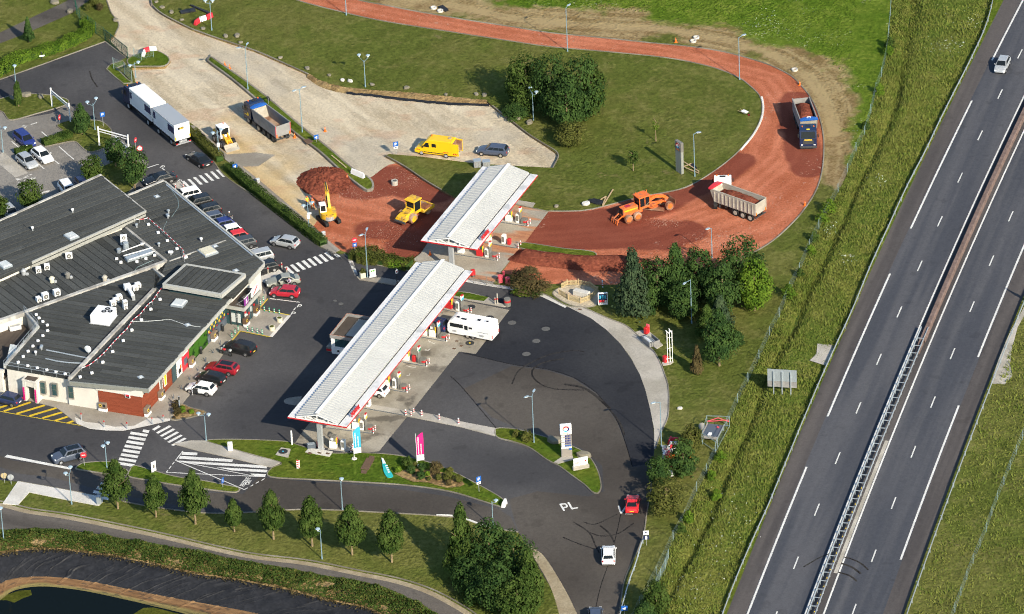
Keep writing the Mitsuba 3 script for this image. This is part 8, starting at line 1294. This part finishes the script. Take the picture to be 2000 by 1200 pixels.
for a in ((1238, 618, 10.6, 2.8, 'cone', 'leaf_pine', 'blue green conifer at the left end of the dark grove'), (1322, 596, 9.6, 2.7, 'cone', 'leaf_dark', 'pointed dark conifer in the middle of the dark grove'), (1285, 598, 7.4, 2.7, 'round', 'leaf_dark', 'dark tree between the two conifers of the grove'), (1368, 590, 8.2, 2.5, 'round', 'leaf_dark', 'dark round tree in the grove behind the white lamp'), (1448, 580, 9.4, 3.2, 'round', 'leaf_dark', 'tall dark round tree at the right of the grove'), (1474, 606, 7.8, 2.5, 'round', 'leaf_bright', 'bright green tree at the right edge of the grove'), (1412, 612, 8.2, 2.9, 'round', 'leaf_dark', 'dark front tree of the grove'), (1335, 622, 5.6, 2.4, 'round', 'leaf_dark', 'low dark tree below the middle conifer'), (1408, 648, 5.6, 1.9, 'cone', 'leaf_pine', 'greyish conifer below the grove'), (1262, 610, 3.6, 1.8, 'bush', 'leaf_dark', 'low shrub right of the blue green conifer'),
          (1405, 715, 8.6, 2.5, 'lime', 'leaf_dark', 'broad dark tree on the grass below the grove'), (1436, 675, 2.2, 1.3, 'bush', 'leaf_dark', 'round shrub right of the broad dark tree'), (1382, 660, 5.0, 1.8, 'cone', 'leaf_mid', 'green conifer left of the broad dark tree')): tree(*a, trunk=.05 if a[4] != 'lime' else .14, n=5200)
tree(1362, 730, 4.4, .95, 'cone', 'leaf_brown', 'thin half dry conifer on the grass by the apron', trunk=.05, dens=.5)
for a in ((1350, 886, 4.2, 1.5, 'round', 'leaf_olive', 'sparse olive shrub above the barrier heap'), (1335, 930, 5.6, 2.1, 'round', 'leaf_dark', 'dark tree right of the barrier heap'), (1290, 948, 4.4, 1.8, 'round', 'leaf_dark', 'dark tree hanging over the entry lane'), (1302, 1002, 5.0, 2.7, 'round', 'leaf_olive', 'broad olive tree at the entry lane'), (1283, 1202, 5.0, 1.9, 'round', 'leaf_mid', 'tree at the lower end of the ditch'), (1262, 1222, 3.4, 1.6, 'bush', 'leaf_dark', 'shrub at the lower end of the guard rail')): tree(*a, trunk=.04)
for a in ((905, 1122, 10.4, 2.3, 'cone', 'leaf_mid', 'tall pointed tree at the left of the lower grove'), (958, 1134, 8.8, 3.0, 'round', 'leaf_dark', 'dark round tree in the middle of the lower grove'), (1006, 1152, 8.2, 2.9, 'round', 'leaf_dark', 'dark tree behind the green conifer of the lower grove'), (1036, 1186, 8.4, 2.7, 'cone', 'leaf_mid', 'green conifer at the right of the lower grove'), (975, 1192, 6.8, 3.0, 'round', 'leaf_dark', 'front dark tree of the lower grove'), (915, 1152, 5.0, 2.4, 'round', 'leaf_dark', 'low dark tree at the left foot of the lower grove'), (1012, 1212, 6.0, 2.8, 'round', 'leaf_mid', 'lowest tree of the lower grove at the picture edge'), (940, 1176, 5.0, 2.4, 'bush', 'leaf_dark', 'shrub at the foot of the lower grove')): tree(*a, trunk=.04, n=5200)
tree(1237, 334, 3.2, 1.0, 'round', 'leaf_mid', 'young tree on the loop lawn above the grader', trunk=.4, n=900); tree(1281, 276, 3.2, .55, 'round', 'leaf_bright', 'thin staked sapling on the loop lawn', trunk=.6, n=160)
tree(1033, 567, 3.4, 2.9, 'bush', 'leaf_brown', 'large brownish bush beside the pink drums', trunk=0, name='bush', cat_='bush', stem=False, n=4200); tree(1020, 574, 1.4, 1.5, 'bush', 'leaf_bright', 'light green bush below the brownish bush', trunk=0, name='bush', cat_='bush', stem=False, n=1200); tree(1048, 575, 1.2, 1.2, 'bush', 'leaf_mid', 'low green bush beside the wooden pen', trunk=0, name='bush', cat_='bush', stem=False, n=900)
for i, (x, y, r_, m, lb) in enumerate(((1110, 75, 26, 'leaf_bright', 'small light green ball'), (1180, 22, 46, 'leaf_mid', 'largest green ball'), (1215, 82, 34, 'leaf_dark', 'dark upright ball'), (1285, 125, 36, 'leaf_dark', 'dark green drum shape'), (1300, 58, 32, 'leaf_dark', 'dark ball at the flag base'), (1338, 108, 21, 'leaf_bright', 'tiny bright green ball'), (1405, 70, 54, 'leaf_brown', 'broad reddish brown one'), (1428, 135, 27, 'leaf_olive', 'pale olive ball'), (1500, 128, 42, 'leaf_olive', 'wide olive ball'), (1580, 150, 33, 'leaf_olive', 'olive ball at the right end'), (1512, 80, 27, 'leaf_olive', 'small olive ball at the kerb'), (1505, 178, 25, 'leaf_brown', 'small brown red ball'), (1352, 145, 18, 'leaf_olive', 'tiny olive ball'), (1245, 40, 22, 'leaf_olive', 'small olive ball behind the dark one'))): R = r_/4/13.8; tree(500+x/4, 900+(y+r_*.45)/4, R*1.75, R, 'round', m, f'{lb} among the clipped bushes by the magenta flag', trunk=0, name='clipped_bush', cat_='bush', stem=False, n=1100, z=.13)
for x, y, R, m, lb in ((1008, 853, .55, 'leaf_olive', 'smaller clipped ball left on the totem island'), (1030, 862, .95, 'leaf_olive', 'larger clipped ball on the totem island'), (343.5, 797, .62, 'leaf_brown', 'upper brown ball bush in the planted corner'), (346, 811, .66, 'leaf_brown', 'lower brown ball bush in the planted corner'), (357, 805, .5, 'leaf_bright', 'green weed clump in the planted corner'), (374, 808, .4, 'leaf_bright', 'low green weed at the right of the planted corner'), (708.5, 536, .5, 'leaf_olive', 'shrub in the square stone planter'), (183, 12, .8, 'leaf_olive', 'bush behind the mesh fence at the top'), (172, 20, .6, 'leaf_olive', 'small bush behind the mesh fence at the top'), (195, 20, .6, 'leaf_brown', 'brownish bush behind the mesh fence at the top')): tree(x, y, R*1.8, R, 'round', m, lb, trunk=0, name='bush', cat_='bush', stem=False, n=900, z=.5 if 'planter' in lb else 0.0)
for i, (x, y, H, R) in enumerate(((1738, 95, 1.8, .9), (1736, 108, 1.6, .9), (1718, 184, 1.7, .8), (1690, 252, 1.2, .7), (1620, 415, 2.0, 1.3), (1606, 436, 1.6, 1.0), (1590, 470, 1.5, .8), (1583, 496, 1.4, .8), (1540, 582, 2.0, 1.2), (1562, 540, 1.2, .7), (1400, 975, 1.5, .8), (1345, 1020, 1.6, .9), (1330, 1040, 1.4, .8), (1408, 900, 1.4, .9), (1390, 935, 1.2, .8))): tree(x, y, H, R, 'bush', 'leaf_bright' if i % 3 else 'leaf_mid', f'small bright shrub, {ORD[i]} from the top along the wire fence', 'shrubs along the wire fence', 0, 'fence_shrub', 'shrub', n=800, stem=False)
def hedge(pts, w, h, m, label, n=5200, z=0.0, wild=.15, s=.20, top=1.0):
    P = smooth(np.array([G(*q, z)[:2] for q in pts]), False, .5); r = np.random.default_rng(len(label)); k = r.integers(0, len(P)-1, n); t = r.random(n)[:, None]; c = P[k]*(1-t)+P[k+1]*t; d = P[k+1]-P[k]; d /= np.linalg.norm(d, axis=1, keepdims=True)+1e-9; nn = np.c_[-d[:, 1], d[:, 0]]
    u = r.uniform(-1, 1, n); bump = 1+wild*2*(meshkit.fbm(np.c_[c*.6, np.zeros(n)], 3)-.5); f = r.random(n); side = f < .45; zz = np.where(side, r.uniform(.05, 1, n), 1.0)*h*bump; u = np.where(side, np.sign(u)*(1-.08*r.random(n)), u)
    C = np.c_[c+nn*(u*w/2*(1+wild*(bump-1)*2))[:, None], z+zz+r.normal(size=n)*.05*(1+3*wild)]; N = np.where(side[:, None], np.c_[nn*np.sign(u)[:, None], np.full(n, .4)], np.c_[nn*u[:, None]*.3, np.ones(n)])+r.normal(size=(n, 3))*.4
    kx = thing('hedge', label, 'hedge'); put('foliage', quads(C, N, s*r.uniform(.6, 1.3, n), r), m, kx); b = LineString(P).buffer(w*.36, cap_style=2); put('branches', extrude(b, z, z+h*.72), 'leaf_dark', kx)
hedge([(376, 264), (402, 290), (430, 316)], 1.5, 1.0, 'leaf_olive', 'clipped hedge beside the white lorry and the footpath', 4200); hedge([(446, 331), (500, 378), (560, 425), (600, 456), (632, 480)], 1.5, 1.05, 'leaf_mid', 'long clipped hedge between the lane and the footpath', 9000); hedge([(-10, 150), (8, 140), (35, 122), (70, 112), (120, 96), (150, 82), (172, 70), (174, 56), (162, 52)], 1.8, 1.3, 'leaf_bright', 'bright green hedge above the dark asphalt at the top left', 9000, wild=.35); hedge([(84, 284), (110, 276), (138, 266)], 1.3, .8, 'leaf_mid', 'low hedge behind the parked white hatchback', 2400); hedge([(30, 302), (45, 298), (60, 291)], 1.0, .7, 'leaf_mid', 'short low hedge between parked cars', 1400)
hedge([(686, 500), (720, 506), (760, 514), (800, 522)], 3.0, .9, 'leaf_olive', 'wild green shrubs along the lower edge of the red pit', 7000, wild=.7, s=.22); hedge([(700, 508), (750, 518), (795, 526)], 1.0, .7, 'leaf_bright', 'bright low shrubs in front of the wild hedge', 2200, wild=.8)
# shrub band on the pond bank: one tangled mass
r = np.random.default_rng(11); n = 30000; i = r.integers(0, NB-1, n); t = r.random(n); u = np.clip(r.beta(1.2, 1.5, n), 0, .92); A = sroad_l[i]+(sroad_l[i+1]-sroad_l[i])*t[:, None]; Bb = liner_t[i]+(liner_t[i+1]-liner_t[i])*t[:, None]; C = A*(1-u[:, None])+Bb*u[:, None]; hgt = .9*np.clip(meshkit.fbm(np.c_[C*.45, np.zeros(n)], 3)*1.7-.25, .1, 1.4)*np.clip(np.minimum(u*6, (1-u)*2.6), 0, 1); dx = r.normal(size=(n, 3)); N = dx*.6+[0, 0, 1.0]
sel = r.random(n) < .72; pts = np.c_[C, -.35*u+.1+hgt*np.sqrt(r.random(n))]
for msk, m, lb in ((sel, 'leaf_mid', 'green tangled shrubs on the bank above the pond liner'), (~sel, 'leaf_olive', 'olive tangled shrubs on the bank above the pond liner')): k = put('bank_shrubs', quads(pts[msk], N[msk], .26*r.uniform(.6, 1.5, msk.sum()), r), m); labels[k] = {'label': lb, 'category': 'shrubs', 'kind': 'stuff'}
dr_ = r.random(2600); i = r.integers(0, NB-1, 2600); C = liner_t[i]+r.normal(size=(2600, 2))*[.5, .45]; k = put('dry_weeds', quads(np.c_[C, -.33+.25*r.random(2600)], r.normal(size=(2600, 3))+[0, 0, 1], .24*r.uniform(.5, 1.5, 2600), r), 'leaf_brown'); labels[k] = {'label': 'brown dry weeds hanging over the rim of the pond liner', 'category': 'weeds', 'kind': 'stuff'}
dw = r.uniform(0, NV-1.01, 9000); i = dw.astype(int); C = ditch_l[i]+(ditch_l[i+1]-ditch_l[i])*(dw-i)[:, None]+r.normal(size=(9000, 2))*.16; k = put('ditch_rushes', quads(np.c_[C, -.95+.55*r.random(9000)], r.normal(size=(9000, 3))*.8+[0, 0, .5], .22*r.uniform(.5, 1.4, 9000), r), 'leaf_dark'); labels[k] = {'label': 'dark rushes growing in the bottom of the ditch', 'category': 'rushes', 'kind': 'stuff'}
# tall grass of the verge and meadow
def tufts(C, h, w, r):
    n = len(C); v = np.zeros((n, 3, 3)); a = r.uniform(0, 6.28, n); d = np.c_[np.cos(a), np.sin(a)]; v[:, 0, :2] = C[:, :2]-d*w[:, None]/2; v[:, 1, :2] = C[:, :2]+d*w[:, None]/2; v[:, 2, :2] = C[:, :2]+r.normal(size=(n, 2))*h[:, None]*.45; v[:, :2, 2] = C[:, 2:3]-.03; v[:, 2, 2] = C[:, 2]+h
    return trimesh.Trimesh(v.reshape(-1, 3), np.arange(3*n).reshape(-1, 3), process=False)
VRa = np.array(VR); nr, nc = VRa.shape[:2]; n = 80000; i, j = r.uniform(0, nr-1.001, n), r.uniform(0, nc-1.001, n); i0, j0 = i.astype(int), j.astype(int); fi, fj = (i-i0)[:, None], (j-j0)[:, None]; C = (VRa[i0, j0]*(1-fi)+VRa[i0+1, j0]*fi)*(1-fj)+(VRa[i0, j0+1]*(1-fi)+VRa[i0+1, j0+1]*fi)*fj; dens = meshkit.fbm(np.c_[C[:, :2]*.35, np.zeros(n)], 3)
keep = np.abs(i-4.6) > .45; C, dens = C[keep], dens[keep]; n = len(C); h = .16+.42*np.clip(dens*2-.55, 0, 1.1)*r.uniform(.5, 1.2, n); k = put('tall_grass', tufts(C, h, .10+.16*r.random(n), r), 'tall_grass_mat'); labels[k] = {'label': 'tall yellow green grass on the verge along the motorway', 'category': 'grass', 'kind': 'stuff'}
MP = poly(MEADOW); x0, y0, x1, y1 = MP.bounds; C = np.c_[r.uniform(x0, x1, 26000), r.uniform(y0, y1, 26000)]; ins = shapely.contains_xy(MP.buffer(-5), C[:, 0], C[:, 1]); C = np.c_[C[ins], np.zeros(ins.sum())]; k = put('meadow_grass', tufts(C, .08+.22*r.random(len(C)), .10+.14*r.random(len(C)), r), 'leaf_bright'); labels[k] = {'label': 'longer bright grass in the meadow beyond the red road', 'category': 'grass', 'kind': 'stuff'}
EV = Polygon(np.vstack([road_line(16.6, -60, 215), road_line(42, -60, 215)[::-1]])); x0, y0, x1, y1 = EV.bounds; C = np.c_[r.uniform(x0, x1, 260000), r.uniform(y0, y1, 260000)]; C = C[shapely.contains_xy(EV, C[:, 0], C[:, 1])]; C = np.c_[C, np.zeros(len(C))]; dens = meshkit.fbm(C*.35, 3); k = put('tall_grass', tufts(C, .12+.4*np.clip(dens*2-.6, 0, 1)*r.uniform(.5, 1.2, len(C)), .1+.16*r.random(len(C)), r), 'tall_grass_mat'); labels[k] = {'label': 'tall grass on the right hand side of the motorway', 'category': 'grass', 'kind': 'stuff'}
fl = []
for cx, cy, sx, sy, nn in ((1505, 45, 18, 8, 90), (1845, 95, 22, 9, 140), (1622, 450, 10, 8, 60), (1655, 512, 9, 6, 50), (1890, 40, 20, 10, 60), (1440, 1010, 20, 30, 80), (1400, 1090, 25, 40, 90), (1350, 1160, 20, 15, 60), (1715, 360, 8, 6, 40)):
    for _ in range(nn//2): g = G(cx+r.normal()*sx*1.1, cy+r.normal()*sy*1.1); fl.append([g[0], g[1], .35+.15*r.random()])
fl = np.array(fl); k = put('white_flowers', quads(fl, r.normal(size=fl.shape)*.3+[0, 0, 1], .16*r.uniform(.5, 1.4, len(fl)), r), 'light_glass'); labels[k] = {'label': 'white flower heads scattered in the verge and meadow', 'category': 'flowers', 'kind': 'stuff'}
# ================================================================== people
import manifold3d as m3
def capsule_chain(J, bones, edge=.03, it=6):
    parts = []
    def ball(c, r): return m3.Manifold.sphere(float(r), 14).translate([float(x) for x in c])
    for a, b in bones: parts.append(m3.Manifold.batch_hull([ball(*J[a]), ball(*J[b])]))
    m = m3.Manifold.batch_boolean(parts, m3.OpType.Add).refine_to_length(edge).to_mesh(); t = trimesh.Trimesh(m.vert_properties[:, :3], m.tri_verts, process=True); trimesh.smoothing.filter_taubin(t, iterations=it); return t
def person(px, py, z, face, label, top, legs_m, hairm, armL, armR, stride=.12, bend=0.0, vest=None, helmet=None):
    "armL, armR: elbow and wrist offsets from the shoulder (x forward, y left, z up)"
    k = thing('person', label, 'person'); X = pose(*G(px, py, z)[:2], z, face); f = lambda x, y, zz: np.array([x+bend*max(0, zz-.95), y, zz-abs(bend)*max(0, zz-.95)*.3])
    J = {'pel': (f(0, 0, .95), .135), 'bel': (f(.01, 0, 1.10), .125), 'che': (f(0, 0, 1.30), .145), 'nb': (f(0, 0, 1.45), .065), 'nt': (f(.015, 0, 1.54), .055), 'hd': (f(.02, 0, 1.64), .095), 'hf': (f(.045, 0, 1.60), .075), 'cr': (f(0, 0, 1.68), .098), 'no': (f(.135, 0, 1.625), .014), 'chin': (f(.09, 0, 1.56), .035)}
    B = [('pel', 'bel'), ('bel', 'che'), ('che', 'nb'), ('nb', 'nt'), ('nt', 'hd'), ('hd', 'cr'), ('hd', 'hf'), ('hf', 'no'), ('hf', 'chin')]
    for s, S, arm in ((1, 'L', armL), (-1, 'R', armR)):
        J['ear'+S] = (f(.0, s*.105, 1.63), .022); B.append(('hd', 'ear'+S)); st = stride*s; J['hip'+S] = (f(0, s*.09, .90), .105); J['kn'+S] = (np.array([st*.5+.02, s*.10, .49]), .065); J['an'+S] = (np.array([st, s*.10, .09]), .045); J['he'+S] = (np.array([st-.05, s*.10, .045]), .04); J['to'+S] = (np.array([st+.16, s*.12, .035]), .032)
        sh = f(0, s*.185, 1.40); el = sh+np.array(arm[0]); wr = sh+np.array(arm[1]); J['sh'+S] = (sh, .062); J['el'+S] = (el, .044); J['wr'+S] = (wr, .031); d = (wr-el)/np.linalg.norm(wr-el); sd = np.cross(d, [0, 0, 1.0]) if abs(d[2]) < .9 else np.array([1.0, 0, 0]); sd /= np.linalg.norm(sd); nn = np.cross(sd, d); J['pm'+S] = (wr+d*.08, .030)
        B += [('pel', 'hip'+S), ('hip'+S, 'kn'+S), ('kn'+S, 'an'+S), ('an'+S, 'he'+S), ('he'+S, 'to'+S), ('an'+S, 'to'+S), ('che', 'sh'+S), ('sh'+S, 'el'+S), ('el'+S, 'wr'+S), ('wr'+S, 'pm'+S)]
        for q, (o, l) in enumerate(((-.030, .070), (-.010, .080), (.010, .076), (.028, .060))):
            a = wr+d*.10+sd*o; m = a+d*l*.55+nn*.008; e = m+d*l*.4+nn*.022; J[f'f{q}a{S}'], J[f'f{q}b{S}'], J[f'f{q}c{S}'] = (a, .0095), (m, .009), (e, .008); B += [('pm'+S, f'f{q}a{S}'), (f'f{q}a{S}', f'f{q}b{S}'), (f'f{q}b{S}', f'f{q}c{S}')]
        a = wr+d*.045-sd*.035; e = a+d*.045-sd*.03; J['tha'+S], J['thb'+S] = (a, .011), (e, .0095); B += [('wr'+S, 'tha'+S), ('tha'+S, 'thb'+S)]
    put('body', mikit.ply(capsule_chain(J, B, .03, 4), None, smooth=True), 'skin', k, X)
    g = lambda names, dr_: {n: (J[n][0], J[n][1]+dr_) for n in names}
    tj = g(['pel', 'bel', 'che', 'shL', 'shR', 'elL', 'elR', 'wrL', 'wrR', 'nb'], .016); put('jacket', mikit.ply(capsule_chain(tj, [('pel', 'bel'), ('bel', 'che'), ('che', 'nb')]+[(a+S, b+S) for S in 'LR' for a, b in (('sh', 'el'), ('el', 'wr'))]+[('che', 'shL'), ('che', 'shR')], .05, 4), None, smooth=True), top, k, X)
    if vest: vj = {n: (J[n][0], J[n][1]+.034) for n in ('bel', 'che', 'pel')}; vj.update({n: (J[n][0], J[n][1]+.028) for n in ('shL', 'shR')}); put('vest', mikit.ply(capsule_chain(vj, [('pel', 'bel'), ('bel', 'che'), ('che', 'shL'), ('che', 'shR')], .05, 4), None, smooth=True), vest, k, X)
    lj = g(['pel', 'hipL', 'hipR', 'knL', 'knR', 'anL', 'anR'], .018); put('trousers', mikit.ply(capsule_chain(lj, [('pel', 'hipL'), ('pel', 'hipR')]+[(a+S, b+S) for S in 'LR' for a, b in (('hip', 'kn'), ('kn', 'an'))], .05, 4), None, smooth=True), legs_m, k, X)
    for S in 'LR': sj = g(['he'+S, 'to'+S], .012); put('shoe', mikit.ply(capsule_chain(sj, [('he'+S, 'to'+S)], .04, 2), None, smooth=True), 'black_rubber', k, X)
    c = J['cr'][0]; t = trimesh.creation.icosphere(2, .118 if helmet else .108); v = np.array(t.vertices); v[:, 2] = np.maximum(v[:, 2], -.01-.05*(v[:, 0] < -.02) if not helmet else .0); t.vertices = v+c+[-.008, 0, .012]; put('helmet' if helmet else 'hair', mikit.ply(t, None, smooth=True), helmet or hairm, k, X)
    for s in (-1, 1): put('eye', cyl(J['hf'][0]+[.058, s*.033, .035], J['hf'][0]+[.073, s*.033, .035], .011), 'black_plastic', k, X)
    put('mouth', bx(*(J['hf'][0]+[.072, 0, -.04]), .012, .045, .008), 'tail_red', k, X); return k
dn = ((.02, .07, -.29), (.10, .06, -.54)); up = lambda s: ((.10, s*.06, -.27), (.34, s*.02, -.30)); dnr = ((.02, -.07, -.29), (.10, -.06, -.54))
person(600.5, 405, YZ, heading(12, 6, 600, 405), 'worker in a yellow vest over an orange jacket standing left of the excavator', 'safety_orange', 'navy', 'hair', up(1), up(-1), .10, 0, 'safety_yellow', 'safety_orange'); person(611, 408, YZ, heading(12, 3, 610, 406), 'worker in orange work clothes nearer the excavator arm', 'safety_orange', 'safety_orange', 'hair', dn, up(-1), .16, 0, 'safety_orange', 'poster_red')
person(568, 562, 0, heading(-16, 8, 568, 560), 'person in a lilac shirt leaning at the rear door of the grey green saloon', 'lilac', 'car_dark_grey', 'hair', up(1), up(-1), .10, .35); person(862, 645, 0, heading(-10, 14, 862, 644), 'person in dark blue clothes standing at the pump behind the off-roader', 'navy', 'navy', 'hair', up(1), dnr, .08, .1); person(383.5, 770, 0, heading(10, -10, 383, 770), 'person in a pale blue shirt at the open door of the white hatchback', 'skylight_mat', 'navy', 'hair', dn, up(-1), .1, .4)
person(447.5, 434, .62, heading(20, 6, 447, 436), 'rider with a white helmet sitting on the red and white motorcycle', 'dark_metal', 'navy', 'hair', up(1), up(-1), .05, .2, None, 'truck_white')
